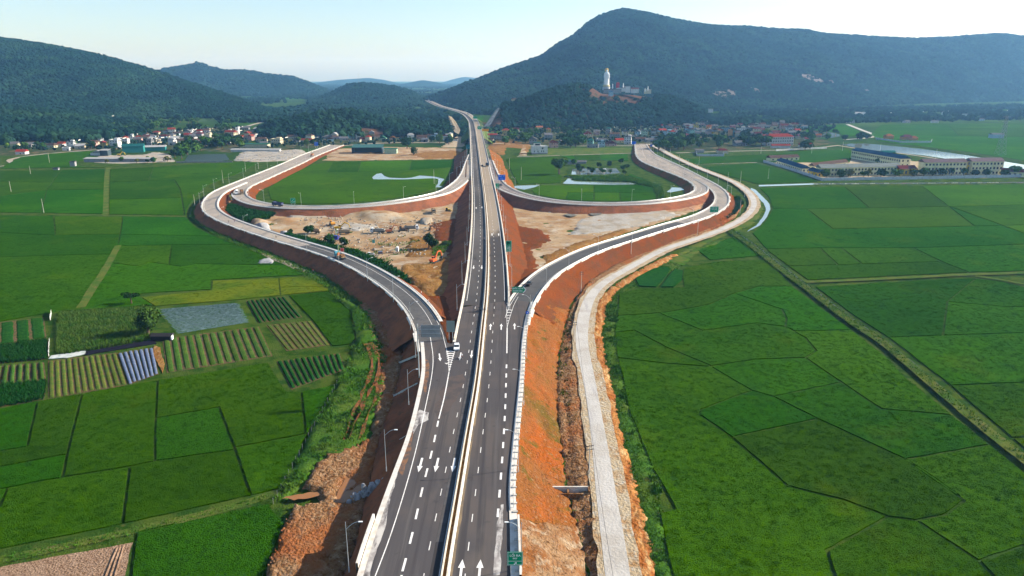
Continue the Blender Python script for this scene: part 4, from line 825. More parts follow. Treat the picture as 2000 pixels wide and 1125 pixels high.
for q in ([(1700, 262), (1720, 244), (1800, 242), (2000, 241), (2400, 240), (2600, 330), (2000, 314), (1890, 297), (1830, 290), (1760, 282), (1715, 276)], [(1570, 262), (1580, 244), (1650, 244), (1690, 262), (1650, 268), (1640, 260), (1610, 256)]):
    plots(q, [[(1700, 262), (2000, 268), (2500, 272)], [(1760, 275), (2000, 292), (2400, 300)], [(1850, 243), (1900, 290)], [(1730, 252), (2000, 251), (2500, 250)]], inset=1.0)
for q in ([(1590, 240), (1560, 233), (1600, 226), (1690, 224), (1750, 226), (1700, 237)], [(1880, 214), (2000, 208), (2300, 206), (2300, 214), (2000, 216)], [(420, 239), (450, 233), (520, 228), (540, 220), (520, 226), (500, 240), (470, 247)], [(756, 232), (770, 224), (800, 222), (800, 230)], [(440, 190), (640, 189), (640, 193), (440, 196)], [(925, 236), (930, 229), (945, 227), (944, 236)]):
    plots(q, inset=1.0, h=.3)
path([(480, 248), (500, 242), (535, 234), (565, 225), (586, 216)], 9, M_pale, .4, 'road'); path([(430, 187.6), (640, 187.6)], 16, M_pale, .4, 'road')
# bare ground of the works
heap = lambda cx, cy, r, h: (lambda x, y: h * max(0, 1 - ((x-cx)**2 + (y-cy)**2) / (r*r)))
def heaps(*hs):
    fs = [heap(P(a, b).x, P(a, b).y, r, h) for a, b, r, h in hs]; return lambda x, y: sum(f(x, y) for f in fs)
patch('works_yard', px([(470, 412), (520, 424), (560, 412), (640, 410), (720, 405), (850, 391), (905, 371), (916, 352), (918, 420), (912, 480), (900, 560), (884, 640), (868, 622), (835, 590), (780, 550), (700, 508), (620, 480), (560, 466), (500, 444)]), M_sand, 3.0, .5, .05, -.1, 1.5, heaps((745, 424, 16, 3.5), (700, 420, 13, 2.5), (560, 432, 10, 2), (500, 436, 9, 2.5), (790, 430, 9, 1.5)), ns=.12)
patch('works_yard', px([(905, 560), (884, 636), (868, 616), (835, 585), (790, 549), (770, 535), (790, 520), (850, 515), (912, 480)]), M_ochre, 2.5, 1.1, .25, -.1, 2.0, heaps((815, 552, 6, 2.2), (850, 560, 9, 1.5)), ns=.22)
patch('works_yard', px([(840, 440), (880, 430), (918, 420), (914, 490), (895, 520), (868, 520), (872, 480), (850, 470)]), M_red, 2.5, .7, .5, -.1, 2.0, ns=.2)
patch('works_yard', px([(800, 465), (845, 460), (868, 490), (850, 505), (790, 503)]), M_ochre, 2.5, .4, .55, -.1, 2.0)
patch('works_yard', px([(560, 418), (640, 411), (760, 406), (795, 404), (800, 411), (740, 418), (660, 424), (560, 432)]), M_pale, 3, .5, .65, -.1, 2.0)
patch('works_yard', px([(800, 400), (850, 393), (900, 378), (914, 372), (912, 416), (870, 420), (820, 414)]), M_sand, 3, .5, .6, -.1, 2.0)
patch('works_yard', px([(640, 440), (690, 436), (740, 444), (700, 452), (650, 450)]), M_pale, 2, .4, .7, -.1, 1.5); patch('gravel_heap', px([(818, 437), (828, 428), (842, 427), (846, 434), (832, 440)]), M_pale, 1.5, .3, .6, -.1, .6, heaps((832, 434, 8, 2.2)))
patch('gravel_heap', px([(497, 443), (507, 434), (520, 437), (531, 452), (518, 456)]), M_gconc, 1.5, .3, .4, -.1, .6, heaps((512, 446, 8, 3))); patch('gravel_heap', px([(545, 461), (552, 453), (564, 455), (564, 464)]), M_gconc, 1.5, .2, .3, -.1, .6, heaps((555, 459, 6, 2.2)))
patch('gravel_heap', px([(500, 516), (510, 508), (524, 505), (537, 511), (533, 516)]), M_gconc, 1.5, .3, .4, -.1, .6, heaps((521, 512, 8, .6)))
patch('works_yard', px([(975, 375), (1000, 385), (1060, 396), (1150, 404), (1250, 404), (1330, 396), (1380, 382), (1392, 392), (1374, 408), (1300, 432), (1220, 456), (1150, 480), (1090, 505), (1040, 545), (1008, 575), (996, 540), (988, 480), (980, 420)]), M_sand, 3.0, .45, .05, -.1, 1.5, ns=.1)
patch('works_yard', px([(985, 420), (1000, 400), (1006, 440), (1060, 450), (1080, 470), (1040, 490), (1050, 520), (1008, 572), (996, 540), (990, 480)]), M_red, 2.5, .35, .55, -.1, 2.5, ns=.2)
patch('works_yard', px([(1130, 430), (1200, 412), (1300, 412), (1330, 420), (1260, 440), (1170, 458), (1110, 460)]), M_pale, 3, .35, .5, -.1, 3); patch('works_yard', px([(1010, 396), (1080, 402), (1160, 406), (1180, 412), (1080, 418), (1020, 408)]), M_pale, 3, .3, .5, -.1, 3)
patch('works_yard', px([(1200, 405), (1330, 398), (1376, 386), (1388, 396), (1360, 410), (1300, 415), (1230, 414)]), mat('buff_graded_earth', (0.36, 0.20, 0.11), (((0.28, 0.12, 0.06), .1, .45, .62), ((0.42, 0.27, 0.16), .5, .52, .7)), .95, (1, .8, .4)), 3, .3, .5, -.1, 2)
patch('works_yard', px([(1060, 500), (1130, 474), (1220, 448), (1230, 453), (1160, 476), (1090, 506), (1062, 522)]), M_ochre, 2.5, .35, .55, -.1, 1.0)
for q in ([(1100, 422), (1110, 420), (1130, 423), (1116, 426)], [(1150, 420), (1166, 417), (1178, 418), (1172, 422), (1156, 423)]): sheet('puddle_water', q, M_water, 1.02, .3)
# strip between the right-hand bank and the haul road, and the bank beyond the haul road
DT = Rib(px([(1180, 1290), (1150, 1125), (1140, 1020), (1119, 957), (1106, 836), (1100, 731), (1103, 680), (1112, 640), (1128, 600), (1160, 560)]), 3.0, 3)
def ditch_h(x, y):
    d = min((p.x-x)**2 + (p.y-y)**2 for p in DT.p) ** .5; return .85 * min(1, max(0, (d - .9) / .9))
patch('earth_strip', px([(1190, 1290), (1150, 1125), (1108, 957), (1090, 818), (1088, 731), (1098, 660), (1116, 600), (1150, 550), (1200, 520), (1290, 478), (1380, 440), (1420, 420), (1440, 395), (1452, 400), (1436, 425), (1380, 455), (1290, 488), (1200, 535), (1150, 585), (1134, 640), (1132, 700), (1165, 880), (1190, 1125), (1215, 1290)]), M_rub, 1.1, .3, -.02, -.1, .6, ditch_h, ns=.3)
patch('earth_bank', px([(1250, 1290), (1232, 1125), (1200, 958), (1188, 871), (1163, 731), (1152, 668), (1157, 612), (1170, 580), (1195, 560), (1225, 540), (1270, 515), (1310, 497), (1330, 498), (1300, 515), (1240, 545), (1205, 570), (1186, 600), (1178, 660), (1185, 700), (1200, 760), (1218, 850), (1240, 930), (1262, 1010), (1285, 1125), (1310, 1290)]), mat('rilled_orange_bank', (0.36, 0.16, 0.05), (((0.27, 0.09, 0.025), .35, .46, .6, (.3, 1, .3)), ((0.45, 0.29, 0.13), .6, .52, .66, (.3, 1, .3)), ((0.20, 0.09, 0.035), .9, .6, .74)), .95, (1.2, 1.0, .6)), 1.6, .5, .05, -.1, .8, ns=.3)
patch('verge', px([(1300, 1290), (1278, 1125), (1255, 1010), (1233, 930), (1212, 850), (1194, 760), (1180, 700), (1174, 650), (1182, 600), (1200, 572), (1240, 546), (1310, 512), (1350, 490), (1400, 470), (1440, 462), (1458, 472), (1425, 466), (1365, 492), (1335, 520), (1245, 562), (1206, 576), (1204, 640), (1206, 700), (1218, 735), (1232, 801), (1264, 880), (1290, 945), (1290, 1003), (1304, 1076), (1318, 1125), (1350, 1290)]), M_grass, 2.5, .4, .02, -.1, .5)
patch('verge', px([(1452, 410), (1484, 385), (1490, 400), (1492, 410), (1484, 424), (1470, 440), (1440, 452), (1390, 472), (1330, 500), (1320, 496), (1380, 462), (1440, 434)]), M_grassy, 3, .3, .06, -.1, .8); patch('verge', px([(1300, 507), (1360, 488), (1440, 460), (1425, 468), (1365, 494), (1330, 520), (1290, 522)]), M_grassy, 2.5, .3, .1, -.1, .6)
patch('verge', px([(1425, 400), (1440, 385), (1448, 398), (1436, 420), (1405, 440), (1380, 446), (1408, 425)]), M_grass, 2.5, .5, .1, -.1, .8)
# left: verge, tracks, spoil and the muddy pond beside the embankment
patch('verge', px([(640, 572), (700, 600), (730, 600), (740, 660), (760, 700), (750, 780), (720, 870), (700, 890), (640, 900), (600, 945), (560, 975), (540, 985), (552, 958), (580, 906), (604, 850), (662, 752), (674, 722), (696, 665), (688, 610)]), M_grass, 2.0, .5, .85, -.1, .6)
patch('verge', px([(372, 425), (380, 400), (396, 425), (470, 470), (560, 505), (640, 535), (720, 580), (740, 610), (700, 600), (640, 566), (560, 518), (490, 490), (420, 462)]), M_grass, 2.5, .5, .05, -.1, .8)
patch('earth_strip', px([(700, 600), (730, 590), (778, 640), (792, 700), (784, 740), (770, 790), (750, 850), (720, 880), (730, 780), (744, 720), (740, 660), (720, 630)]), M_rub, 1.3, .9, .85, -.1, 1.0, ns=.35)
patch('earth_strip', px([(500, 490), (570, 512), (640, 545), (640, 550), (590, 532), (520, 505)]), M_cream, 2, .3, .3, -.1, .6)
POND = [px([(648, 990), (662, 960), (674, 934), (692, 938), (714, 948), (712, 970), (696, 988), (668, 992)]), px([(545, 984), (558, 974), (600, 967), (624, 964), (632, 978), (600, 983), (575, 988)])]
basin = lambda x, y: -.55 if any(pip(x, y, q) for q in POND) else .25
patch('spoil_ground', px([(520, 1130), (470, 1290), (590, 1290), (668, 1150), (696, 1085), (716, 1000), (734, 900), (750, 840), (760, 800), (725, 860), (690, 880), (640, 895), (610, 925), (590, 955), (620, 962), (630, 985), (575, 990), (560, 1020)]), M_rub, 1.0, .5, .85, -.1, 1.0, basin, ns=.4)
sheet('muddy_water', [(652, 985), (664, 962), (676, 938), (690, 942), (710, 950), (708, 968), (694, 985), (668, 988)], M_mud, .78, .3, 1.0); sheet('muddy_water', [(550, 980), (560, 976), (600, 970), (622, 967), (628, 976), (600, 980), (575, 984)], M_mud, .9, .7, .8)
M_rut = mat('rutted_red_track', (0.21, 0.075, 0.03), (((0.12, 0.06, 0.03), .5, .45, .6), ((0.26, 0.11, 0.05), .9, .55, .7), ((0.05, 0.08, 0.015), .35, .6, .7)), .95, (1.5, 1, .4))
for k, q in enumerate(([(724, 676), (738, 700), (742, 722), (740, 742), (728, 762), (716, 785), (700, 815), (684, 850), (672, 878)], [(715, 678), (722, 695), (728, 715), (726, 735), (712, 765), (700, 800), (690, 830), (676, 866)], [(734, 755), (737, 780), (725, 805), (712, 840), (700, 868)], [(748, 728), (746, 750)])):
    path(q, 1.3 - .4 * (k > 1), M_rut, 1.36, 'dirt_track', .8)
# rice-side grass strip on the far side of the loop, and yards round the village
patch('bare_yard', px([(640, 300), (655, 291), (700, 289), (760, 287), (850, 288), (905, 290), (902, 306), (880, 311), (760, 313), (660, 314), (630, 314)]), M_sand, 5, .5, .05, -.1, 2)
patch('bare_yard', px([(795, 304), (820, 296), (890, 294), (903, 298), (898, 310), (830, 311)]), M_ochre, 5, .4, .5, -.1, 2)
patch('bare_yard', px([(860, 288), (880, 272), (905, 254), (912, 252), (914, 270), (906, 288)]), M_cream, 4, 1.0, .3, -.1, 2); patch('bare_yard', px([(455, 314), (470, 297), (520, 294), (590, 292), (600, 298), (560, 314), (500, 317)]), M_pale, 4, .8, .1, -.1, 2)
patch('bare_yard', px([(182, 318), (190, 304), (280, 302), (300, 297), (330, 300), (345, 316), (240, 320)]), M_pale, 4, .3, .1, -.1, 2); patch('bare_yard', px([(950, 290), (960, 275), (1000, 272), (1040, 284), (1030, 302), (1012, 305), (1018, 290), (990, 288), (985, 308), (970, 300)]), M_ochre, 4, .4, .1, -.1, 2)
patch('bare_yard', px([(1012, 304), (1022, 281), (1030, 280), (1030, 304)]), M_cream, 4, .1, .4, -.1, .5); path([(-300, 333), (0, 325), (20, 312), (60, 304), (120, 298), (200, 292), (260, 290)], 6, M_pale, .2); path([(640, 287), (760, 279), (850, 279), (905, 279), (990, 281), (1040, 285), (1240, 285)], 7, M_pale, .25)
path([(1010, 306), (1090, 304), (1240, 299)], 4, M_pale, .2); path([(1320, 299), (1420, 296), (1560, 292), (1640, 284)], 6, M_pale, .3); patch('bare_yard', px([(1500, 318), (1570, 312), (1660, 300), (1760, 312), (1990, 335), (1990, 347), (1605, 352)]), M_cream, 6, .2, .1, -.1, 1)
patch('bare_yard', px([(1045, 290), (1240, 288), (1238, 298), (1100, 303), (1045, 303)]), M_grassy, 5, .3, .05, -.1, 1)
# ---------------------------------------------------------------- barriers, lamps, poles, signs
ORD = ['first', 'second', 'third', 'fourth', 'fifth', 'sixth', 'seventh', 'eighth', 'ninth', 'tenth', 'eleventh', 'twelfth', 'thirteenth', 'fourteenth', 'fifteenth', 'sixteenth', 'seventeenth', 'eighteenth', 'nineteenth', 'twentieth']
ORD += ['twenty-' + q for q in ORD[:9]] + ['thirtieth'] + ['thirty-' + q for q in ORD[:9]] + ['fortieth'] + ['forty-' + q for q in ORD[:9]] + ['fiftieth'] + ['fifty-' + q for q in ORD[:9]] + ['sixtieth', 'sixty-first', 'sixty-second']
M_cbar = mat('cream_barrier_concrete', (0.62, 0.56, 0.46), (((0.50, 0.42, 0.32), .5, .5, .68), ((0.66, 0.62, 0.54), 1.3, .55, .7)), .9, None, .04)  # mottled cream concrete of the barriers and parapets
def barrier(name, label, rib, parts, s0, s1):
    t = thing(name, label, 'barrier', rib.at(s0)); inv = Matrix.Translation(-rib.at(s0))
    for pn, off, z0, z1, th, m in parts:
        mb = rib.wall(off, z0, z1, th, s0, s1); mb.v = [tuple(inv @ Vector(v)) for v in mb.v]; mb.build(pn, m, t)
    return t
barrier('median_barrier', 'long pale concrete barrier dividing the two carriageways of the highway', main, (('parapet', -.62, -.05, .85, .26, M_cbar), ('parapet', .34, -.05, .85, .26, M_cbar), ('earth_fill', -.37, -.05, .45, .72, M_ochre)), 0, main.len)
sN = main.near(P(884, 674, 7)) + 4; sN2 = main.near(P(990, 596, 7))
barrier('road_parapet', 'cream concrete parapet along the highway edge above the excavator yard', main, (('wall', -HW - .75, -.3, .75, .3, M_cbar), ('coping', -HW - .3, -.1, .34, .25, M_cbar)), sN, main.near(P(945, 348, 7.2)))
barrier('road_parapet', 'white concrete parapet along the highway edge above the sandy triangle', main, (('wall', HW + .3, -.3, .75, .3, M_cbar),), sN2, main.near(P(945, 352, 7.2)))
barrier('road_parapet', 'parapet on the village side of the flyover nearest the teal shed', main, (('wall', -HW - .75, -1.2, .8, .3, M_cbar),), s330 - 10, main.near(P(924, 236, 10.4)))
barrier('road_parapet', 'parapet of the flyover on the side of the big white house', main, (('wall', HW + .45, -1.2, .8, .3, M_cbar),), s330 - 20, main.near(P(924, 236, 10.4)))
barrier('deck_slab', 'flyover deck slab crossing above the village street', main, (('edge_beam', -HW - .7, -1.6, -.05, .5, M_conc), ('edge_beam', HW + .2, -1.6, -.05, .5, M_conc)), s290, s268)
for k, dd in enumerate((s290 + 4, (s290 + s268) / 2, s268 - 4)):
    c = main.at(dd); t = thing('bridge_pier', ORD[k] + ' concrete pier under the flyover counted from the works yard', 'pier', (c.x, c.y, 0), main.dir(dd), 'flyover piers')
    mb = MB(); mb.box((0, 0, c.z - 2.2), (1.6, 15, 1.2)); mb.build('crossbeam', M_gconc, t)
    for yy in (-5, 0, 5): MB().tube((0, yy, 0), (0, yy, c.z - 2.7), .7, n=10).build('column', M_gconc, t)
barrier('bridge_parapet', 'orange-lit concrete parapet on the left kerb beside the bottom lamp', elr, (('wall', -.75, -1.6, 1.15, .42, M_wconc),), elr.near(P(701, 1105, 7)), elr.near(P(737, 1010, 7)))
barrier('bridge_parapet', 'concrete parapet on the right kerb behind the exit sign', err, (('wall', 1.2, -1.6, 1.15, .4, M_wconc), ('walkway_slab', -.3, -.3, .10, 1.45, M_gconc)), err.near(P(1000, 1125, 7)), err.near(P(999, 1011, 7)))
def guardrail(rib, off, s0, s1, label):
    t = thing('guardrail', label, 'guardrail', rib.at(s0)); o = rib.at(s0)
    mb = MB(); rib.band(off, off + .06, .48, .58, s0, s1, mb); rib.band(off + .06, off, .58, .68, s0, s1, mb); rib.band(off, off + .06, .68, .80, s0, s1, mb); mb.v = [tuple(Vector(v) - o) for v in mb.v]; mb.build('rail', M_galv, t)
    mb = MB(); d = s0 + 1
    while d < s1: q = rib.at(d, off + .1) - o; mb.box((q.x, q.y, q.z + .3), (.12, .12, .95)); d += 4
    mb.build('post', M_galv, t, kind='stuff')
guardrail(lramp, 5.0, 36, lramp.near(P(470, 357, 3.9)), 'steel guardrail on the inner edge of the curved left ramp')
guardrail(lramp, -5.1, 24, lramp.len, 'steel guardrail on the field side of the curved left ramp')
guardrail(lloop, -5.2, LS, lloop.near(P(466, 378, 4)), 'steel guardrail on the works side of the left loop')
guardrail(lloop, 5.0, 14, lloop.len, 'steel guardrail on the rice side of the left loop'); guardrail(rramp, 5.0, 22, rramp.len, 'steel guardrail on the red bank side of the right ramp')
guardrail(rramp, -5.2, 50, rramp.near(P(1370, 350, 4.1)), 'steel guardrail on the sandy side of the right ramp'); guardrail(rloop, -5.0, 10, rloop.len, 'steel guardrail on the rice side of the right loop'); guardrail(rloop, 5.2, RS_, rloop.near(P(1370, 362, 4.2)), 'steel guardrail on the sandy side of the right loop')
guardrail(err, .55, err.near(P(999, 1005, 7)), err.len, 'steel guardrail along the right kerb above the seeded red slope')
# street lamps
def lamp_proto(h=9.6, arm=2.3):
    t = thing('street_lamp', 'lamp', 'street lamp'); mb = MB(); mb.tube((0, 0, -.6), (0, 0, h), .085, .055, 6); mb.tube((0, 0, -.7), (0, 0, .35), .16, .14, 6); mb.build('pole', M_galv, t)
    mb = MB(); pr = None
    for i in range(7):
        a = i / 6; q = (arm * a, 0, h - 1.5 + 1.5 * math.sin(a * math.pi / 2)); 
        if pr: mb.tube(pr, q, .045, .04, 5)
        pr = q
    mb.build('arm', M_galv, t); MB().box((arm + .32, 0, h + .02), (.7, .26, .12)).build('lamp_head', mat('lamp_head_white', (.75, .76, .74), (), .4), t); return t
LAMP0 = None
def lamps(rib, off, side, s0, s1, sp, road, start):
    global LAMP0
    d = s0; k = 0
    while d < s1:
        q = rib.at(d, off); a = rib.dir(d) + (math.pi/2 if side > 0 else -math.pi/2); lb = '%s street lamp along the %s from the %s' % (ORD[k], road, start)
        if LAMP0 is None: LAMP0 = lamp_proto(); o = LAMP0; o.location = q; o.rotation_euler = (0, 0, a); o['label'] = lb
        else: o = copy_tree(LAMP0, q, a, lb)
        o['group'] = 'street lamps along the ' + road; d += sp; k += 1
lamps(elr, -2.0, -1, elr.near(P(700, 1118, 7)), elr.len, 34, 'near left kerb', 'bottom of the picture'); lamps(err, 1.6, 1, err.near(P(1000, 1115, 7)), err.len - 6, 34, 'near right kerb', 'bottom of the picture')
lamps(main, -HW - 2.0, -1, sg - 10, main.near(P(928, 250, 10)), 36, 'highway left edge', 'left gore'); lamps(main, HW + 2.0, 1, sg + 20, main.near(P(928, 250, 10)), 36, 'highway right edge', 'right gore')
lamps(lramp, -6.2, -1, 30, lramp.len - 20, 36, 'outside of the left ramp', 'sign gantry'); lamps(lloop, 6.2, 1, 30, lloop.len - 60, 40, 'rice side of the left loop', 'flyover'); lamps(rloop, -6.2, -1, 40, rloop.len - 60, 40, 'rice side of the right loop', 'flyover'); lamps(rramp, 6.2, 1, 70, rramp.len - 20, 36, 'red bank side of the right ramp', 'right gore')
# concrete utility poles and their wires
M_pole = mat('concrete_pole', (.52, .50, .44), (((.40, .38, .34), 1.0, .5, .7),), .9)
def upole(pxy, h, label, arms=1, rz=0.0, group=None):
    t = thing('utility_pole', label, 'pole', P(pxy[0], pxy[1]), rz, group); MB().tube((0, 0, -.3), (0, 0, h), .17, .1, 6).build('shaft', M_pole, t)
    for k in range(arms): MB().box((0, 0, h - .4 - k * .9), (1.9, .12, .14)).build('crossarm', M_steel, t)
    return t
HP = [(1150, 935, 9.0), (1121, 672, 8.5), (1135, 571, 9.5), (1232, 504, 9.5), (1362, 460, 9), (1445, 416, 9.5), (1421, 358, 10), (1454, 385, 9), (1365, 322, 9), (1326, 318, 9)]
for k, (a, b, h) in enumerate(HP): upole((a, b), h, 'concrete utility pole beside the pale haul road, %s from the bottom' % ORD[k], 2 if k < 3 else 1, .3, 'poles along the haul road')
for k, (a, b, h) in enumerate([(436, 358, 12), (381, 404, 9), (86, 416, 10), (22, 375, 9), (97, 318, 11), (60, 340, 8), (480, 335, 10), (505, 330, 10)]): upole((a, b), h, '%s utility pole out in the rice fields below the village on the left' % ORD[k], 1, .2, 'poles in the left fields')
for k, (a, b, h) in enumerate([(1018, 352, 12), (995, 330, 11), (848, 360, 13), (1446, 358, 11), (1500, 350, 10), (1530, 262, 10), (1585, 300, 11), (1645, 295, 12), (1718, 300, 12), (1827, 312, 12), (1486, 300, 9), (1298, 300, 9), (1309, 303, 9)]): upole((a, b), h, '%s thin utility pole beyond the loops, counting from the flyover' % ORD[k], 1, .1, 'poles beyond the loops')
WM = MB()
def wire(a, b, sag):
    pr = None
    for i in range(9):
        t = i / 8; q = a.lerp(b, t); q.z -= sag * 4 * t * (1 - t)
        if pr: WM.tube(pr, q, .035, n=3)
        pr = q
pts = [P(1196, 1290) + Vector((0, 0, 9.2))] + [P(a, b) + Vector((0, 0, h - .35)) for a, b, h in HP[:6]]
for a, b in zip(pts, pts[1:]):
    for dx in (-.8, .8): wire(a + Vector((dx, 0, 0)), b + Vector((dx, 0, 0)), 1.2)
WM.build('power_line', M_steel, None, label='sagging wires strung between the poles of the haul road', cat='power line')
# lattice pylon far on the right and a thin mast
def pylon(loc, h, b, label):
    t = thing('power_pylon', label, 'pylon', loc); mb = MB(); lv = 9
    def cor(i, k): f = 1 - .82 * (i / lv) ** .75; return Vector(((-1, 1, 1, -1)[k] * b * f / 2, (-1, -1, 1, 1)[k] * b * f / 2, h * i / lv))
    for i in range(lv):
        for k in range(4):
            mb.tube(cor(i, k), cor(i+1, k), .16, n=4); mb.tube(cor(i, k), cor(i+1, (k+1) % 4), .09, n=4); mb.tube(cor(i, (k+1) % 4), cor(i+1, k), .09, n=4)
    mb.build('lattice', M_gconc, t)
    for z in (.74, .86, .97):
        m2 = MB(); m2.tube((-b * .55, 0, h * z), (b * .55, 0, h * z), .14, n=4); m2.tube((-b * .55, 0, h * z), (0, 0, h * (z + .04)), .1, n=4); m2.tube((b * .55, 0, h * z), (0, 0, h * (z + .04)), .1, n=4); m2.build('crossarm', M_gconc, t)
pylon(P(1953, 302), 46, 9, 'grey lattice pylon standing in the rice beyond the river'); pylon(P(919, 205), 40, 8, 'thin lattice pylon on the shoulder of the far mountain road')
t = thing('radio_mast', 'thin radio mast on the small rounded hill', 'mast', PD(701, 165, 2900)); MB().tube((0, 0, -5), (0, 0, 52), .5, .25, 4).build('shaft', M_gconc, t); MB().box((0, 0, 38), (1.6, 1.6, 2)).build('antenna', M_gconc, t)
# signs
def text_mesh(s_, size, m, bold=0.0):
    cu = bpy.data.curves.new('lettering', 'FONT'); cu.body = s_; cu.size = size; cu.align_x = 'CENTER'; cu.align_y = 'CENTER'; cu.offset = bold
    o = bpy.data.objects.new('lettering', cu); me = bpy.data.meshes.new_from_object(o); bpy.data.objects.remove(o); me.materials.clear(); me.materials.append(m); return me
M_sgreen = mat('sign_green', (.008, .27, .13), (((.012, .31, .15), .5, .5, .7),), .45); M_sblue = mat('sign_blue', (.01, .11, .62), (), .45); M_swhite = mat('sign_white', (.82, .84, .82), (), .45); M_sback = mat('sign_back_aluminium', (.34, .33, .33), (((.27, .27, .27), .8, .5, .7),), .6, None, .03, .2); M_sor = mat('sign_orange', (.75, .30, .01), (), .45)
def sign(label, loc, w_, h, m, lines=(), base=7.0, posts=(-.3, .3), rz=0.0, back=False, frame=True, arrow_tip=False, name='road_sign', pr=.09, grp=None, th=.06):
    """a plate facing the camera on posts; loc is the plate's centre; lines are (text, x, z, size)"""
    t = thing(name, label, 'sign', (loc.x, loc.y, base), rz, grp); zc_ = loc.z - base; mb = MB()
    out = [(-w_/2, -h/2), (w_/2 - (h*.45 if arrow_tip else 0), -h/2)] + ([(w_/2, 0)] if arrow_tip else []) + [(w_/2 - (h*.45 if arrow_tip else 0), h/2), (-w_/2, h/2)]
    mb.prof([(x, z + zc_) for x, z in out], -th/2, th/2); mb.build('plate', m, t)
    if frame and not back:
        fm = MB(); e = .07
        for (x0, z0), (x1, z1) in zip(out, out[1:] + out[:1]):
            d = Vector((x1-x0, 0, z1-z0)); L = d.length; d.normalize(); n = Vector((-d.z, 0, d.x)); a, b = Vector((x0, 0, z0)) + n*.10, Vector((x1, 0, z1)) + n*.10; q = Vector((0, -th/2 - .006, zc_))
            fm.poly([a + q, b + q, b + n*e + q, a + n*e + q])
        fm.build('border', M_swhite, t)
    for s_, x, z, sz in lines:
        if s_ == '/':                                                  # diagonal arrow
            am = MB(); c = Vector((x, -th/2 - .008, z + zc_)); u = Vector((.7, 0, .7)); v = Vector((-.7, 0, .7))
            am.poly([c - u*sz + v*sz*.22, c - u*sz - v*sz*.22, c + u*sz*.35 - v*sz*.22, c + u*sz*.35 + v*sz*.22]); am.poly([c + u*sz, c + u*sz*.1 + v*sz*.75, c + u*sz*.1 - v*sz*.75]); am.build('arrow', M_swhite, t); continue
        if s_ == '-':
            MB().box((x, -th/2 - .01, z + zc_), (sz, .008, .07)).build('divider', M_swhite, t); continue
        me = text_mesh(s_, sz, M_swhite, .012); o = obj('lettering', me, t); o.location = (x, -th/2 - .012, z + zc_); o.rotation_euler = (math.pi/2, 0, 0)
    for f in posts: MB().tube((f * w_, .12, -1.0), (f * w_, .12, zc_ + h * .3), pr, n=6).build('post', M_galv, t)
    return t
zc_ = 10.5; sign('green exit sign with white lettering and a slanting arrow', P(1006, 1091, zc_), 2.75, 2.75, M_sgreen, (('LỐI RA', 0, .62, .62), ('EXIT', 0, .05, .38), ('-', 0, -.5, 2.55), ('/', .05, -.95, .36)), posts=(-.28, .28), pr=.07)
q = P(994, 603, 7); zq = PD(1013.5, 565.5, q.y)
t = thing('cantilever_sign', 'green arrow-shaped direction sign on a cantilever column at the right gore', 'sign', (q.x, q.y, 7)); 
for dx in (-.35, .35):
    MB().tube((dx, 0, -1), (dx, 0, zq.z - 7 + 1.4), .13, .11, 8).build('column', M_galv, t)
mb = MB(); 
for i in range(7): mb.tube((-.35, 0, i * 1.35), (.35, 0, i * 1.35 + 1.3), .05, n=4)
mb.build('bracing', M_galv, t)
for dz in (-.5, .5): MB().tube((0, 0, zq.z - 7 + dz), (zq.x - q.x + 2.2, 0, zq.z - 7 + dz), .08, n=6).build('arm', M_galv, t)
mb = MB(); w_, h = 5.3, 2.25; out = [(-w_/2, -h/2), (w_/2 - .9, -h/2), (w_/2, 0), (w_/2 - .9, h/2), (-w_/2, h/2)]; o0 = Vector((zq.x - q.x, 0, zq.z - 7)); mb.prof([(x + o0.x, z + o0.z) for x, z in out], -.22, -.16); mb.build('plate', M_sgreen, t)
fm = MB(); fm.poly([Vector((x + o0.x, -.228, z + o0.z)) for x, z in ((w_/2 - 1.15, -h/2), (w_/2 - .8, -h/2), (w_/2 + .1, 0), (w_/2 - .25, 0))]); fm.poly([Vector((x + o0.x, -.228, z + o0.z)) for x, z in ((w_/2 - .25, 0), (w_/2 + .1, 0), (w_/2 - .8, h/2), (w_/2 - 1.15, h/2))]); fm.build('chevron', M_swhite, t)
for s_, dz, sz in (('QUỐC LỘ 47', .45, .74), ('THANH HÓA', -.5, .62)): o = obj('lettering', text_mesh(s_, sz, M_swhite, .02), t); o.location = (o0.x - .5, -.232, o0.z + dz); o.rotation_euler = (math.pi/2, 0, 0)
q = P(819, 740, 6.0); zq = PD(841, 647, q.y)
t = thing('cantilever_sign', 'grey back of a large cantilever sign over the left ramp', 'sign', (q.x, q.y, 6.0)); MB().tube((0, 0, -1.5), (0, 0, zq.z - 6 + 2.2), .2, .16, 8).build('column', M_galv, t); o0 = zq - Vector((q.x, q.y, 6))
for k, dz in enumerate((-1.25, 0, 1.25)): MB().box((o0.x, .15, o0.z + dz), (5.6, .06, 1.235)).build('panel', M_sback, t)
for dz in (-.62, .62): MB().tube((0, 0, o0.z + dz), (o0.x + 2.8, 0, o0.z + dz), .10, .08, 6).build('arm', M_galv, t)
q = P(882, 664, 6.9); zq = PD(880, 637.5, q.y); sign('grey-green back of a tall sign standing in the left gore', zq, 2.7, 3.9, mat('sign_back_green', (.24, .28, .25), (((.28, .30, .26), .6, .5, .7),), .6), base=6.9, posts=(-.22, .22), back=True)
zq = P(993.5, 481, 11.1); sign('tall green camera warning sign on the red bank right of the highway', zq, 2.9, 5.6, M_sgreen, (('CAMERA', 0, -.5, .5), ('GIÁM SÁT', 0, -1.15, .46), ('GIAO THÔNG', 0, -1.9, .4)), base=5.5, posts=(-.2,))
t = bpy.data.objects[-1] if False else None
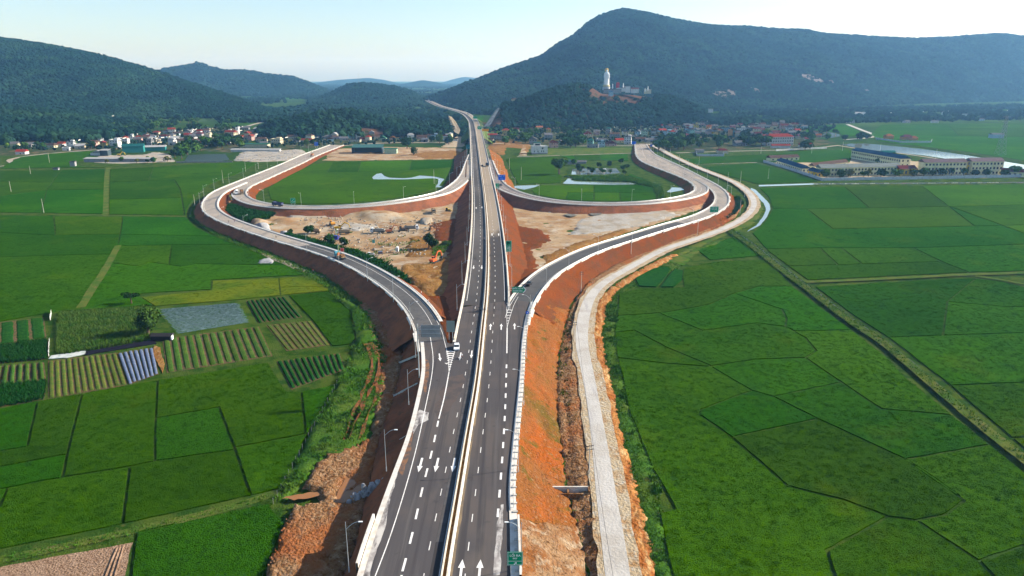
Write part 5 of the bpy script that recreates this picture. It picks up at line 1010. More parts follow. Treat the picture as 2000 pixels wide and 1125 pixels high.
mb = MB(); mb.box((zq.x - .15, zq.y - .06, zq.z + 1.75), (1.3, .03, .75), 0); mb.tube((zq.x - .5, zq.y - .06, zq.z + .5), (zq.x - .5, zq.y - .06, zq.z + 1.5), .14, n=4); mb.build('camera_pictogram', mat('sign_black', (.01, .01, .01), (), .5), None)
PICT = bpy.context.scene.collection.objects[-1]
for o in list(C.objects):
    if o.name == 'camera_pictogram':
        par = [p_ for p_ in C.objects if p_.get('label', '').startswith('tall green camera')][0]; o.parent = par; o.matrix_parent_inverse = Matrix.Translation(-par.location)
def psign(label, cx, cy, bx, by, zb, w_, h, m, lines=(), **kw):
    q = P(bx, by, zb); return sign(label, PD(cx, cy, q.y), w_, h, m, lines, base=zb, **kw)
psign('blue rectangular lane sign beside the right edge of the highway', 980, 346.5, 982, 363, 6.5, 5.8, 4.4, M_sblue, (('↑', 1.9, .9, 1.4), ('QL 47', -1.2, 1.0, .9), ('— —', -.4, -.8, 1.0)))
psign('small green camera sign at the start of the right loop', 971.5, 363, 972, 373, 7, 2.9, 4.0, M_sgreen, (('CAMERA', 0, -.9, .55), ('GIÁM SÁT', 0, -1.5, .45)), posts=(0,))
psign('green two-line direction sign on the outside bend of the right ramp', 1395, 409, 1396, 420, 4.3, 5.6, 3.8, M_sgreen, (('QUỐC LỘ 47', 0, .9, .7), ('THANH HÓA', 0, 0, .6), ('→', 0, -1.1, .9)), posts=(-.3, .3))
psign('bright green map sign behind the left loop guardrail', 572, 392, 572, 402, 4.4, 3.4, 3.8, M_sgreen, (('⟋', 0, .5, 1.6), ('47', .8, -.9, 1.0), ('⟍', -.7, -.6, 1.4)))
q = main.at(main.near(P(934, 262, 9.8)), HW + 1); t = sign('green overhead sign at the far end of the flyover', PD(936.5, 249.5, q.y), 6.2, 4.6, M_sgreen, (('HÀ NỘI', 0, .8, 1.1), ('↑', 0, -1, 1.4)), base=9.6, posts=(.4,))
q = main.at(main.near(P(926, 240, 10.2)), HW + 1); sign('smallest green sign over the curve beyond the flyover', PD(928, 229.5, q.y), 7.5, 4.2, M_sgreen, (), base=10.2, posts=(.45,))
q = main.at(main.near(P(936, 276, 9.4)), HW + 6); sign('orange work-zone sign beside the flyover', PD(948, 254, q.y), 9.0, 3.0, M_sor, (), base=8.0, posts=(-.3, .3), frame=False)
psign('teal back of a sign on posts beside the left edge of the flyover', 914.5, 287, 914.5, 300, 6.0, 4.4, 5.0, mat('sign_back_teal', (.02, .16, .18), (), .6), back=True, posts=(-.3, .3))
psign('blue sign where the left ramp reaches the village', 617.5, 281, 618, 288, 1.0, 5.0, 5.2, M_sblue, posts=(-.3, .3)); psign('blue sign at the village end of the right ramp', 1238, 279, 1238, 285, 1, 6, 4, M_sblue, posts=(-.3, .3)); psign('narrow blue sign beside the village mouth of the haul road', 1272, 284, 1272, 291, 1, 3, 3.6, M_sblue, posts=(0,))
psign('small teal sign board standing among the yard rubbish', 729.5, 471.5, 729.5, 477, .6, 1.5, 1.9, mat('sign_teal_board', (.08, .32, .28), (), .6), posts=(-.4, .4), frame=False); psign('red and white work sign on a pole beside the left ramp', 668, 488, 668.5, 500, 5.5, 1.9, 2.0, mat('sign_red', (.75, .08, .05), (), .5), posts=(0,), frame=True)
q = P(1030, 618, 6.8); t = thing('round_sign', 'round blue sign on a short post at the right kerb', 'sign', q); mb = MB(); mb.tube((0, -.06, 1.5), (0, 0, 1.5), .62, n=14); mb.build('disc', M_sblue, t); MB().tube((0, .08, -.5), (0, .08, 1.7), .05, n=6).build('post', M_galv, t); mb = MB(); mb.prof([(-.12, 1.25), (.12, 1.25), (.12, 1.8), (-.12, 1.8)], -.075, -.07); mb.build('pictogram', M_swhite, t)
# drainage chutes down the left bank, culvert and rubble
def chute(a, b, label, m=M_conc):
    A, B = P(*a), P(*b); t = thing('drainage_chute', label, 'drain', A); d = B - A; n = Vector((-d.y, d.x, 0)).normalized(); up = Vector((0, 0, .35)); f = MB()
    f.poly([n*.45 + up*.4, -n*.45 + up*.4, d - n*.45 + up*.4, d + n*.45 + up*.4]); f.build('channel', m, t)
    for s_ in (-1, 1):
        w2 = MB()
        for o_, q in ((n*.45*s_, n*.62*s_),):
            for z0 in (0,): w2.poly([o_ + up, q + up, d + q + up, d + o_ + up]); w2.poly([o_, o_ + up, d + o_ + up, d + o_]); w2.poly([q + up, q - up, d + q - up, d + q + up])
        w2.build('side_wall', m, t)
    MB().taper(tuple(d + Vector((0, 0, -.4))), (1.6, 1.2), (1.9, 1.4), .75).build('outlet', m, t)
chute((815, 694, 6.4), (779, 709, .8), 'concrete drainage chute on the dark bank below the gantry sign'); chute((817, 748, 6.4), (768, 774, .6), 'concrete drainage chute on the dark bank above the red tracks'); chute((795, 851, 6.4), (741, 882, .5), 'longest concrete drainage chute on the dark bank, nearest the pond')
chute((1178, 493, 5.6), (1195, 504, .6), 'short concrete chute on the red bank below the right ramp')
q = P(1112, 967, .4); t = thing('box_culvert', 'open concrete culvert chamber beside the haul road', 'culvert', (q.x, q.y, 0))
for c, d in (((0, 1.0, .9), (9.0, .35, 2.2)), ((0, -.9, .6), (8.4, .35, 1.6)), ((-4.4, .1, .7), (.35, 2.0, 1.8)), ((4.4, .1, .9), (.35, 2.0, 2.2)), ((-.3, .1, .7), (.4, 1.8, 1.6))): MB().box(c, d).build('wall', M_wconc if c[1] > .5 else M_rub, t)
MB().poly([(-4.2, -.7, .35), (4.2, -.7, .35), (4.2, .8, .35), (-4.2, .8, .35)]).build('water', M_mud, t); w2 = MB(); w2.prism([(-4.4, -.9), (-6.6, 2.3), (-6.2, 2.5), (-4.1, -.7)], 0, 1.8); w2.build('wing_wall', M_wconc, t)
q = P(1206, 411, .6); t = thing('pipe_culvert', 'small concrete culvert mouth under the right loop', 'culvert', q)
MB().box((-1.6, 0, 1.0), (.5, 1.2, 2.4)).build('wall', M_conc, t); MB().box((1.6, 0, 1.0), (.5, 1.2, 2.4)).build('wall', M_conc, t); MB().box((0, 0, 2.4), (3.7, 1.2, .5)).build('headwall', M_conc, t); MB().box((0, .5, 1.0), (2.7, .1, 2.2)).build('mouth_shade_slab', M_steel, t)  # dark slab closes the mouth, standing in for the shade inside the culvert
rk = random.Random(5)
def rock_mesh(seed, m):
    rnd = random.Random(seed); bm = bmesh.new(); bmesh.ops.create_icosphere(bm, subdivisions=1, radius=.5)
    for v in bm.verts: v.co *= rnd.uniform(.6, 1.2); v.co.z *= .7
    me = bpy.data.meshes.new('boulder'); bm.to_mesh(me); bm.free(); me.materials.append(m); return me
RK = [rock_mesh(i, M_gconc) for i in range(4)]
for k in range(46):
    a, b = k / 46, rk.gauss(0, .5); p0 = P(694, 978, .9).lerp(P(740, 938, 4.2), a) + Vector((b * 2.2, b * .8, .1)); o = obj('boulder', RK[k % 4], None, ORD[k] + ' grey broken rock up the bank from the muddy pond', 'rock', 'riprap rocks above the muddy pond', loc=p0); o.scale = (rk.uniform(.7, 2.0),) * 3; o.rotation_euler = (rk.uniform(0, 3), rk.uniform(0, 3), rk.uniform(0, 6))
RS = [rock_mesh(10 + i, M_pale) for i in range(3)]
def litter_field(poly, n, z, label, smin, smax, mesh_set, hz=None):
    pl = px(poly); xs = [p.x for p in pl]; ys = [p.y for p in pl]; mb = MB(); k = 0
    while k < n:
        x, y = rk.uniform(min(xs), max(xs)), rk.uniform(min(ys), max(ys))
        if not pip(x, y, pl): continue
        me = rk.choice(mesh_set); s_ = rk.uniform(smin, smax) ** 1; ro = rk.uniform(0, 6.28); b0 = len(mb.v); c, s2 = math.cos(ro), math.sin(ro); zz = z(x, y) if callable(z) else z
        for v in me.vertices: mb.v.append((x + (v.co.x*c - v.co.y*s2)*s_, y + (v.co.x*s2 + v.co.y*c)*s_, zz + v.co.z*s_))
        for f in me.polygons: mb.f.append(tuple(b0 + i for i in f.vertices))
        k += 1
    return mb
for poly, n, z, lb, mm in (([(520, 1125), (560, 1020), (600, 995), (680, 1000), (700, 1040), (670, 1125)], 420, 1.15, 'pale stones strewn over the spoil ground beside the pond', M_rub), ([(640, 895), (690, 880), (722, 862), (706, 930), (660, 940), (610, 935)], 320, 1.15, 'stones and clods strewn above the muddy pond', M_rub), 
    ([(1250, 478), (1330, 452), (1380, 440), (1380, 450), (1290, 485), (1200, 520), (1190, 515)], 300, .45, 'broken stone along the foot of the right ramp bank', M_gconc), ([(560, 430), (640, 425), (800, 425), (870, 430), (830, 500), (720, 505), (640, 470)], 420, .9, 'rubble and offcuts scattered over the works yard', M_pale), ([(455, 314), (475, 297), (590, 293), (560, 314)], 500, .6, 'stacked grey stone blocks of the stone yard', M_gconc), ([(640, 312), (660, 296), (700, 301), (800, 301), (850, 290), (860, 296), (790, 312)], 450, .5, 'stone blocks scattered round the teal shed', M_pale),
    ([(720, 640), (765, 640), (770, 700), (745, 735), (735, 690)], 220, 1.5, 'tumbled earth clods at the foot of the dark bank', M_rub)):
    mb = litter_field(poly, n, z, lb, (.25 if 'yard' not in lb else .5), (.7 if 'yard' not in lb else 1.8), RS if mm is not M_gconc else RK); mb.build('rubble', mm, None, label=lb, cat='rubble', kind='stuff')
# ---------------------------------------------------------------- vehicles, machines and people
M_tyre = mat('tyre_rubber', (.018, .018, .018), (), .85); M_glass = mat('tinted_glass', (.02, .028, .035), (), .08, None, 0, 0, .5); M_rim = mat('wheel_rim', (.4, .4, .42), (), .4, None, 0, .6)
M_lens = mat('headlight_lens', (.7, .7, .65), (), .2, None, 0, 0, .5); M_taill = mat('tail_light', (.45, .02, .02), (), .3)
def paint(name, c, r=.35): return mat(name, c, (((c[0]*.75 + .04, c[1]*.75 + .03, c[2]*.75 + .02), 1.2, .55, .75),), r, None, 0, 0, .4)
def wheel(t, x, y, r, w_):
    MB().tube((x, y - w_/2, r), (x, y + w_/2, r), r, n=12).build('wheel', M_tyre, t)
    wl = t.children[-1]; MB().tube((x, y - w_/2 - .01, r), (x, y + w_/2 + .01, r), r * .55, n=10).build('rim', M_rim, wl)
def bodyp(name, prof, w_, m, t, y0=None):
    return MB().prof(prof, -w_/2, w_/2).build(name, m, t)
def car(label, loc, rz, col, grp=None, L=4.3, suv=False, pick=False, name='car'):
    t = thing(name, label, 'pickup' if pick else 'car', loc, rz, grp); m = paint('car_paint_%d%d%d' % tuple(int(c*99) for c in col), col); h = .12 if suv or pick else 0
    bodyp('body', [(-L/2, .35), (-L/2 - .03, .75 + h), (-L/2 + .15, .92 + h), (L/2 - 1.2, .95 + h), (L/2 - .25, .78 + h), (L/2, .6 + h), (L/2 - .02, .32)], 1.78, m, t)
    if pick:
        bodyp('cabin', [(-.55, .95 + h), (-.4, 1.62), (.75, 1.65), (1.25, .95 + h)], 1.6, M_glass, t); bodyp('roof', [(-.42, 1.62), (-.36, 1.70), (.68, 1.72), (.78, 1.64)], 1.5, m, t)
        MB().box((-1.4, 0, 1.08), (1.45, 1.45, .14)).build('cargo_bed', M_steel, t)
    else:
        bodyp('cabin', [(-L/2 + .25, .92 + h), (-L/2 + .6, 1.42 + h), (.35, 1.46 + h), (1.05, .95 + h)], 1.58, M_glass, t); bodyp('roof', [(-L/2 + .62, 1.42 + h), (-L/2 + .75, 1.50 + h), (.25, 1.52 + h), (.38, 1.44 + h)], 1.46, m, t)
    for x in (-L/2 + .8, L/2 - .85):
        for y in (-.8, .8): wheel(t, x, y, .33, .22)
    for y in (-.62, .62): MB().box((L/2 - .06, y, .66 + h), (.12, .34, .16)).build('headlight', M_lens, t); MB().box((-L/2 + .02, y, .78 + h), (.08, .28, .16)).build('tail_light', M_taill, t)
    return t
def truck(label, loc, rz, cab, bed, load=None, kind='dump', grp=None):
    t = thing('dump_truck' if kind == 'dump' else kind + '_truck', label, 'truck', loc, rz, grp); mc = paint('truck_cab_%d%d%d' % tuple(int(c*99) for c in cab), cab, .5); mbd = paint('truck_bed_%d%d%d' % tuple(int(c*99) for c in bed), bed, .7)
    MB().box((-.4, 0, .85), (8.2, .9, .35)).build('chassis', M_steel, t); cb = bodyp('cab', [(2.3, .8), (2.3, 3.0), (3.6, 3.05), (4.1, 2.2), (4.15, .7)], 2.4, mc, t); MB().prof([(3.64, 2.9), (3.70, 2.92), (4.14, 2.24), (4.08, 2.2)], -1.05, 1.05).build('windscreen', M_glass, cb)
    for y in (-1.21, 1.21): MB().box((3.1, y, 2.35), (.8, .03, .7)).build('side_window', M_glass, cb)
    if kind == 'dump':
        b = MB(); b.box((-1.35, 0, 1.35), (6.3, 2.4, .15)); b.build('bed_floor', mbd, t)
        for y in (-1.2, 1.2): MB().box((-1.35, y, 2.05), (6.3, .1, 1.4)).build('bed_side', mbd, t)
        MB().box((1.85, 0, 2.2), (.1, 2.4, 1.7)).build('bed_front', mbd, t); MB().box((-4.55, 0, 2.0), (.1, 2.4, 1.3)).build('tailgate', mbd, t)
        for x in (-3.6, -2.6, -1.6, -.6, .4, 1.3):
            for y in (-1.28, 1.28): MB().box((x, y, 2.0), (.12, .08, 1.3)).build('rib', mbd, t)
        if load: MB().taper((-1.35, 0, 2.2), (6.0, 2.2), (3.6, .8), .75).build('load', load, t)
    elif kind == 'mixer':
        MB().lathe([(.55, -2.9), (1.0, -2.3), (1.35, -.6), (1.3, .5), (.9, 1.7), (.5, 2.0)], 14).build('drum', mbd, t); d = t.children[-1]; d.rotation_euler = (0, R(78), 0); d.location = (-1.2, 0, 2.3); MB().box((-4.0, 0, 2.2), (.8, 1.4, 1.2)).build('chute', mbd, t)
    else:
        MB().box((-1.6, 0, 1.3), (5.6, 2.4, .2)).build('flat_bed', mbd, t); MB().box((1.5, 0, 1.9), (.7, 1.2, 1.4)).build('crane_base', paint('crane_orange', (.55, .14, .02)), t)
        MB().tube((1.5, 0, 2.6), (.4, .2, 6.6), .22, .16, 6).build('crane_boom', paint('crane_green', (.2, .26, .06)), t); MB().tube((.4, .2, 6.6), (-.8, .4, 5.2), .14, .1, 6).build('crane_jib', paint('crane_green', (.2, .26, .06)), t); MB().box((-2.5, 0, 1.9), (2.2, 1.8, 1.0)).build('cargo', M_rub, t)
    for x in (-3.4, -2.2, 2.9):
        for y in (-1.0, 1.0): wheel(t, x, y, .52, .36)
    for y in (-.9, .9): MB().box((4.15, y, .95), (.06, .35, .22)).build('headlight', M_lens, t)
    return t
def excavator(label, loc, rz, col, boom=((.9, 1.9), (3.6, 4.6), (6.2, 3.6), (6.9, 1.0)), grp=None):
    t = thing('excavator', label, 'excavator', loc, rz, grp); m = paint('digger_%d%d%d' % tuple(int(c*99) for c in col), col, .5)
    for y in (-1.15, 1.15):
        tr = MB(); tr.prof([(-1.8, .15), (-2.05, .5), (-1.8, .9), (1.8, .9), (2.05, .5), (1.8, .15)], y - .28, y + .28); tr.build('track', M_steel, t)
    MB().tube((0, 0, .8), (0, 0, 1.15), .8, n=12).build('turntable', M_steel, t); bodyp('house', [(-2.3, 1.15), (-2.4, 2.0), (-2.0, 2.25), (.4, 2.2), (.9, 1.6), (.9, 1.15)], 2.5, m, t); MB().box((-2.2, 0, 1.6), (.9, 2.6, 1.0)).build('counterweight', m, t)
    cb = MB().prof([(-.3, 1.15), (-.3, 2.95), (.9, 2.95), (1.35, 2.0), (1.35, 1.15)], .35, 1.25).build('cab', M_glass, t); MB().box((.3, .8, 3.0), (1.35, 1.0, .1)).build('cab_roof', m, cb)
    pts = [Vector((x, -.1, z)) for x, z in boom]
    for n_, a, b, r0, r1 in (('boom', 0, 1, .32, .26), ('boom', 1, 2, .26, .2), ('stick', 2, 3, .2, .14)):
        d = (pts[b] - pts[a]); up = Vector((-d.z, 0, d.x)).normalized(); mb = MB(); k = 0
        mb.prof([tuple((pts[a] + up*r0).xz), tuple((pts[a] - up*r0).xz), tuple((pts[b] - up*r1).xz), tuple((pts[b] + up*r1).xz)], -.32, .12); mb.build(n_, m, t)
    e = pts[3]; MB().prof([(e.x - .1, e.z + .3), (e.x + .5, e.z - .2), (e.x + .3, e.z - 1.0), (e.x - .5, e.z - 1.1), (e.x - 1.0, e.z - .6)], -.7, .5).build('bucket', M_steel, t); return t
def dozer(label, loc, rz, col, grp=None):
    t = thing('bulldozer', label, 'bulldozer', loc, rz, grp); m = paint('dozer_%d%d%d' % tuple(int(c*99) for c in col), col, .5)
    for y in (-1.0, 1.0): MB().prof([(-1.6, .1), (-1.9, .5), (-1.4, 1.0), (1.3, .95), (1.8, .5), (1.5, .1)], y - .25, y + .25).build('track', M_steel, t)
    bodyp('hood', [(-.2, .7), (-.2, 1.9), (1.6, 1.75), (1.7, .7)], 1.2, m, t); cb = MB().box((-.9, 0, 1.9), (1.3, 1.5, 1.9)).build('cab', M_glass, t); MB().box((-.9, 0, 2.9), (1.6, 1.7, .14)).build('cab_roof', m, cb); MB().prof([(2.3, .05), (2.15, .6), (2.3, 1.25), (2.45, 1.25), (2.35, .6), (2.45, .05)], -1.7, 1.7).build('blade', m, t)
    for y in (-.9, .9): MB().box((1.6, y, .6), (1.5, .14, .2)).build('push_arm', m, t)
    return t
# a person is one skinned body
def person_mesh(pose, shirt, trousers, hat):
    J = {}; E = []; Rr = {}
    def v(n, p, r): J[n] = Vector(p); Rr[n] = r
    v('pel', (0, 0, .95), .15); v('bel', (0, 0, 1.1), .14); v('che', (0, 0, 1.33), .165); v('nek', (0, 0, 1.5), .06); v('hed', (.01, 0, 1.62), .1); v('top', (0, 0, 1.73), .075); v('nos', (.1, 0, 1.61), .03)
    E += [('pel', 'bel'), ('bel', 'che'), ('che', 'nek'), ('nek', 'hed'), ('hed', 'top'), ('hed', 'nos')]
    for s_, n in ((-1, 'r'), (1, 'l')):
        st = .12 * s_ if pose != 'stand' else .02 * s_
        v('hip' + n, (0, .1 * s_, .9), .1); v('kne' + n, (st * .9, .11 * s_, .5), .07); v('ank' + n, (st * 1.4 - .03, .12 * s_, .09), .045); v('toe' + n, (st * 1.4 + .14, .13 * s_, .04), .04); v('sho' + n, (0, .19 * s_, 1.41), .07)
        fw = .28 if pose != 'stand' else .04
        v('elb' + n, (fw * .4, .26 * s_, 1.14), .05); v('wri' + n, (fw + .06, .25 * s_, .93 + fw * .5), .032); v('pal' + n, (fw + .1, .25 * s_, .87 + fw * .5), .035)
        E += [('pel', 'hip' + n), ('hip' + n, 'kne' + n), ('kne' + n, 'ank' + n), ('ank' + n, 'toe' + n), ('che', 'sho' + n), ('sho' + n, 'elb' + n), ('elb' + n, 'wri' + n), ('wri' + n, 'pal' + n)]
        for k in range(5):
            a = (k - 2) * .016; ln = (.05, .075, .085, .078, .06)[k]; q = J['pal' + n]; v('fin%d%s' % (k, n), (q.x + .02 + (.045 if k == 0 else 0), q.y + a * s_, q.z - ln), .009); E.append(('pal' + n, 'fin%d%s' % (k, n)))
    if pose == 'bend':
        for n, p in J.items():
            if p.z > 1.0 or n[:3] in ('elb', 'wri', 'pal', 'fin'):
                d = p - Vector((0, 0, 1.0)); a = R(55); J[n] = Vector((d.x * math.cos(a) + d.z * math.sin(a), d.y, 1.0 - d.x * math.sin(a) + d.z * math.cos(a)))
    if pose == 'ride':
        for n, p in J.items():
            if n[:3] == 'kne': p.x += .42; p.z = .62
            if n[:3] in ('ank', 'toe'): p.x += .12; p.z += .22
            p.z -= .08
            if n[:3] in ('elb', 'wri', 'pal', 'fin'): p.x += .2
    names = list(J); me = bpy.data.meshes.new('skeleton'); me.from_pydata([J[n] for n in names], [(names.index(a), names.index(b)) for a, b in E], []); o = bpy.data.objects.new('skeleton', me); C.objects.link(o)
    md = o.modifiers.new('skin', 'SKIN')
    for n, sv in zip(names, me.skin_vertices[0].data): sv.radius = (Rr[n],) * 2; sv.use_root = n == 'pel'
    sb = o.modifiers.new('sub', 'SUBSURF'); sb.levels = 1; bpy.context.view_layer.update(); dg = bpy.context.evaluated_depsgraph_get(); res = bpy.data.meshes.new_from_object(o.evaluated_get(dg)); bpy.data.objects.remove(o)
    for m in (mat('skin_tone', (.42, .24, .15), (), .6), shirt, trousers, hat): res.materials.append(m)
    keys = {n: (0 if n[:3] in ('wri', 'pal', 'fin', 'hed', 'nos', 'nek') else 3 if n == 'top' else 2 if n[:3] in ('pel', 'hip', 'kne', 'ank', 'toe') else 1) for n in names}
    for f in res.polygons:
        c = f.center; n = min(names, key=lambda q: (J[q] - c).length_squared); f.material_index = keys[n]; f.use_smooth = True
    return res
def cloth(n, c): return mat('cloth_' + n, c, (), .9)
PM_ = [person_mesh('stand', cloth('white', (.75, .74, .7)), cloth('dark', (.03, .03, .05)), cloth('straw', (.6, .48, .28))), person_mesh('bend', cloth('maroon', (.16, .02, .03)), cloth('dark', (.03, .03, .05)), cloth('straw', (.6, .48, .28))),
       person_mesh('bend', cloth('pale_pink', (.62, .45, .42)), cloth('navy', (.02, .03, .09)), cloth('white', (.75, .74, .7))), person_mesh('stand', cloth('olive', (.1, .12, .04)), cloth('dark', (.03, .03, .05)), cloth('yellow', (.6, .5, .1))), person_mesh('stand', cloth('red', (.4, .03, .02)), cloth('navy', (.02, .03, .09)), cloth('straw', (.6, .48, .28)))]
RIDE = person_mesh('ride', cloth('white', (.75, .74, .7)), cloth('dark', (.03, .03, .05)), cloth('dark', (.03, .03, .05))); RIDE2 = person_mesh('ride', cloth('grey', (.2, .2, .22)), cloth('dark', (.03, .03, .05)), cloth('red', (.4, .03, .02)))
def on_slope(pxy, z): return P(pxy[0], pxy[1], z)
WK = [((1091, 539), 4.7, 0, 'person in white shirt standing highest of the crew on the red bank'), ((1089, 545), 4.2, 1, 'person in maroon bending over just below the white-shirted one on the red bank'), ((1092, 551), 3.6, 2, 'person in pale pink bending lower down the red bank'), ((1090, 557), 3.0, 1, 'lowest person of the crew, bending in maroon on the red bank'), ((1098, 553), 3.2, 3, 'person in olive standing amid the crew on the red bank'), ((1101, 549), 3.4, 1, 'person in maroon bending right of the olive-clad one on the red bank'), ((1109, 547), 3.0, 4, 'person in red standing farthest right of the crew on the red bank')]
for q, z, k, lb in WK: obj('person', PM_[k], None, lb, 'person', 'planting crew on the red bank', loc=on_slope(q, z), rz=rk.uniform(0, 6))
for (q, rb, off, k, lb) in (((442, 434), lramp, -2.2, 3, 'person in olive walking on the sharp bend of the left ramp'), ((453, 433), lramp, 1.5, 4, 'person in red walking near the inner kerb of the left ramp bend'), ((526, 467), lramp, -1.5, 3, 'person standing alone mid-road on the pale stretch of the left ramp'), ((682, 473), None, 0, 4, 'person in red standing on the sandy yard below the blue-cab lorry')):
    p = rb.at(rb.near(P(q[0], q[1], 4.8)), off) if rb else P(q[0], q[1], .8); obj('person', PM_[k], None, lb, 'person', None, loc=p, rz=1.0)
for k, (a, b, z, kk) in enumerate([(823, 576, 6.9, 0), (836, 592, 6.9, 2), (612, 532, 4.4, 1), (675, 524, 4.6, 4), (1347, 428, 4.6, 0)]): obj('person', PM_[kk], None, ('person in white beside the inner guardrail of the left ramp', 'person in pale pink bending at the inner guardrail of the left ramp', 'person in maroon bending at the outer guardrail of the left ramp', 'person in red on the dark bank below the crane lorry', 'person in white on the right ramp near its green sign')[k], 'person', None, loc=P(a, b, z), rz=k)
def motorbike(label, loc, rz, col, rider=True, rm=None):
    t = thing('motorbike', label, 'motorbike', loc, rz); m = paint('bike_%d%d%d' % tuple(int(c*99) for c in col), col)
    for x in (-.62, .62): wheel(t, x, 0, .29, .1)
    MB().prof([(-.75, .75), (-.2, .62), (.1, .42), (.45, .95), (.35, 1.0), (.05, .62), (-.2, .8), (-.75, .85)], -.12, .12).build('body', m, t); MB().box((-.3, 0, .82), (.7, .24, .09)).build('seat', M_steel, t); MB().tube((.42, -.33, 1.05), (.42, .33, 1.05), .025, n=5).build('handlebar', M_steel, t); MB().tube((.45, 0, 1.0), (.62, 0, .3), .035, n=5).build('fork', M_rim, t)
    if rider: obj('person', rm or RIDE, None, 'rider on the ' + label.replace('motorbike ', 'motorbike '), 'person', None, loc=(loc[0] - .25 * math.cos(rz), loc[1] - .25 * math.sin(rz), loc[2]), rz=rz)
    return t
def on(rib, pxy, off, z=None): d = rib.near(P(pxy[0], pxy[1], ZR if z is None else z)); return rib.at(d, off, .03), rib.dir(d)
p = P(892, 681, ZR + .03); car('white sedan heading towards the camera beside the left gore', p, main.dir(main.near(p)) + math.pi + .06, (.72, .74, .76), L=4.5)
p = P(902, 700, ZR + .03); motorbike('motorbike whose rider wears white, behind the white sedan', p, main.dir(main.near(p)) + math.pi, (.5, .05, .04))
p = P(1033, 557, 6.85); car('dark pickup parked against the left kerb of the right ramp', p, rramp.dir(rramp.near(p)), (.02, .022, .028), L=5.0, pick=True)
p, a = on(main, (957, 325), 6.2, 7.8); truck('dark lorry on the outer lane of the flyover approach', p, a, (.03, .04, .06), (.04, .05, .07)); p, a = on(main, (941, 325), 1.6, 7.8); car('dark car beside the barrier on the flyover approach', p, a, (.02, .02, .025), L=4.6, suv=True)
p, a = on(rloop, (979, 363), .5, 6.9); car('dark car entering the right loop behind the small green sign', p, a, (.03, .03, .035), suv=True)
p, a = on(main, (964, 371), 7.6, 7.1); motorbike('motorbike at the right parapet opposite the small green sign', p, a, (.1, .02, .02), True, RIDE2)
p, a = on(main, (944, 471), -1.6, 7); motorbike('motorbike in the shade of the median barrier on the left carriageway', p, a + math.pi, (.02, .02, .02), True, RIDE2); p, a = on(main, (925, 257), -4, 10); motorbike('motorbike at the far end of the flyover', p, a + math.pi, (.02, .02, .03), True, RIDE2)
p, a = on(main, (986, 590), 7.9, 7); motorbike('motorbike parked at the right gore below the arrow sign', p, a, (.03, .03, .03), False); p, a = on(lramp, (863, 656), 4.2, 7); motorbike('motorbike parked under the right end of the sign gantry', p, a, (.02, .02, .025), False); p, a = on(main, (941, 606), -1.5, 7); motorbike('motorbike leaning by the median barrier level with the right gore', p, a, (.02, .02, .02), False)
p, a = on(lloop, (461, 379), -1.8, 4); truck('white concrete mixer lorry on the left loop bend', p, a + math.pi, (.7, .7, .7), (.68, .68, .66), kind='mixer'); p, a = on(lloop, (473, 378), 2.0, 4); truck('brown dump lorry next to the mixer lorry on the left loop', p, a, (.14, .08, .05), (.2, .13, .08), M_rub)
p, a = on(lloop, (544, 403), 1.2, 4.4); truck('dark blue lorry on the left loop near the bright green sign', p, a, (.02, .03, .08), (.03, .04, .1)); p, a = on(lramp, (665, 506), -1.2, 5.8); truck('crane lorry stopped on the left ramp beside the red sign', p, a, (.08, .3, .4), (.25, .18, .1), kind='crane')
p, a = on(lloop, (600, 305), 0, 2.4); truck('orange lorry on the pale road up to the village', p, a, (.5, .22, .08), (.45, .3, .2), kind='flatbed')
YZ = .55
def yard(x, y, z=YZ): return P(x, y, z)
truck('dump lorry with a white cab and red bumper under the yellow digger', yard(669, 457), R(188), (.68, .66, .62), (.30, .24, .16), M_pale, grp='dump lorries in the works yard'); truck('dump lorry with a white cab beside the brown digger', yard(737, 455), R(176), (.6, .64, .66), (.26, .25, .22), M_pale, grp='dump lorries in the works yard')
truck('grey dump lorry facing right with a white cab', yard(805, 449), R(4), (.75, .75, .74), (.20, .20, .19), M_sand, grp='dump lorries in the works yard'); truck('brown dump lorry parked high in the yard below the loop', yard(847, 416), R(-80), (.3, .22, .12), (.24, .14, .07), M_sand, grp='dump lorries in the works yard'); truck('blue-cab lorry partly hidden by bushes', yard(658, 468), R(-85), (.01, .04, .4), (.02, .05, .3), kind='flatbed')
truck('tan dump lorry behind the dark bush at the left of the yard', yard(612, 455), R(170), (.4, .28, .18), (.36, .26, .16), M_sand, grp='dump lorries in the works yard')
excavator('orange digger working on dark soil beside the bamboo clump', yard(848, 513, .8), R(60), (.62, .12, .02), ((.9, 1.9), (3.0, 5.2), (5.6, 5.0), (6.6, 2.0))); excavator('yellow digger loading a dump lorry at the left of the yard', yard(662, 449), R(5), (.62, .34, .01)); excavator('rust-brown digger among the lorries mid-yard', yard(762, 455), R(20), (.35, .11, .04), ((.9, 1.9), (2.4, 4.6), (4.6, 4.2), (5.6, 1.2)))
excavator('small orange digger on the grey stone heap', yard(649, 440), R(120), (.6, .26, .02), ((.9, 1.7), (2.2, 3.0), (3.8, 2.6), (4.4, .9))); dozer('yellow roller-bodied bulldozer near the flyover wall', yard(875, 413), R(10), (.62, .4, .02)); dozer('brown bulldozer under the left loop', yard(685, 413, .9), R(0), (.24, .14, .08)); dozer('orange bulldozer right of the grey dump lorry', yard(843, 449), R(-60), (.45, .22, .1)); dozer('rusty bulldozer between the two lorries mid-yard', yard(785, 450), R(20), (.34, .18, .1))
car('white pickup parked on the orange sand', yard(722, 499, .7), R(195), (.68, .7, .72), L=5.0, pick=True, name='pickup'); t = thing('cargo_tricycle', 'dark box cart parked behind the white pickup', 'cart', yard(743, 497, .7), R(10)); MB().box((0, 0, 1.1), (2.4, 1.7, 1.3)).build('box', paint('cart_grey', (.12, .12, .17)), t)
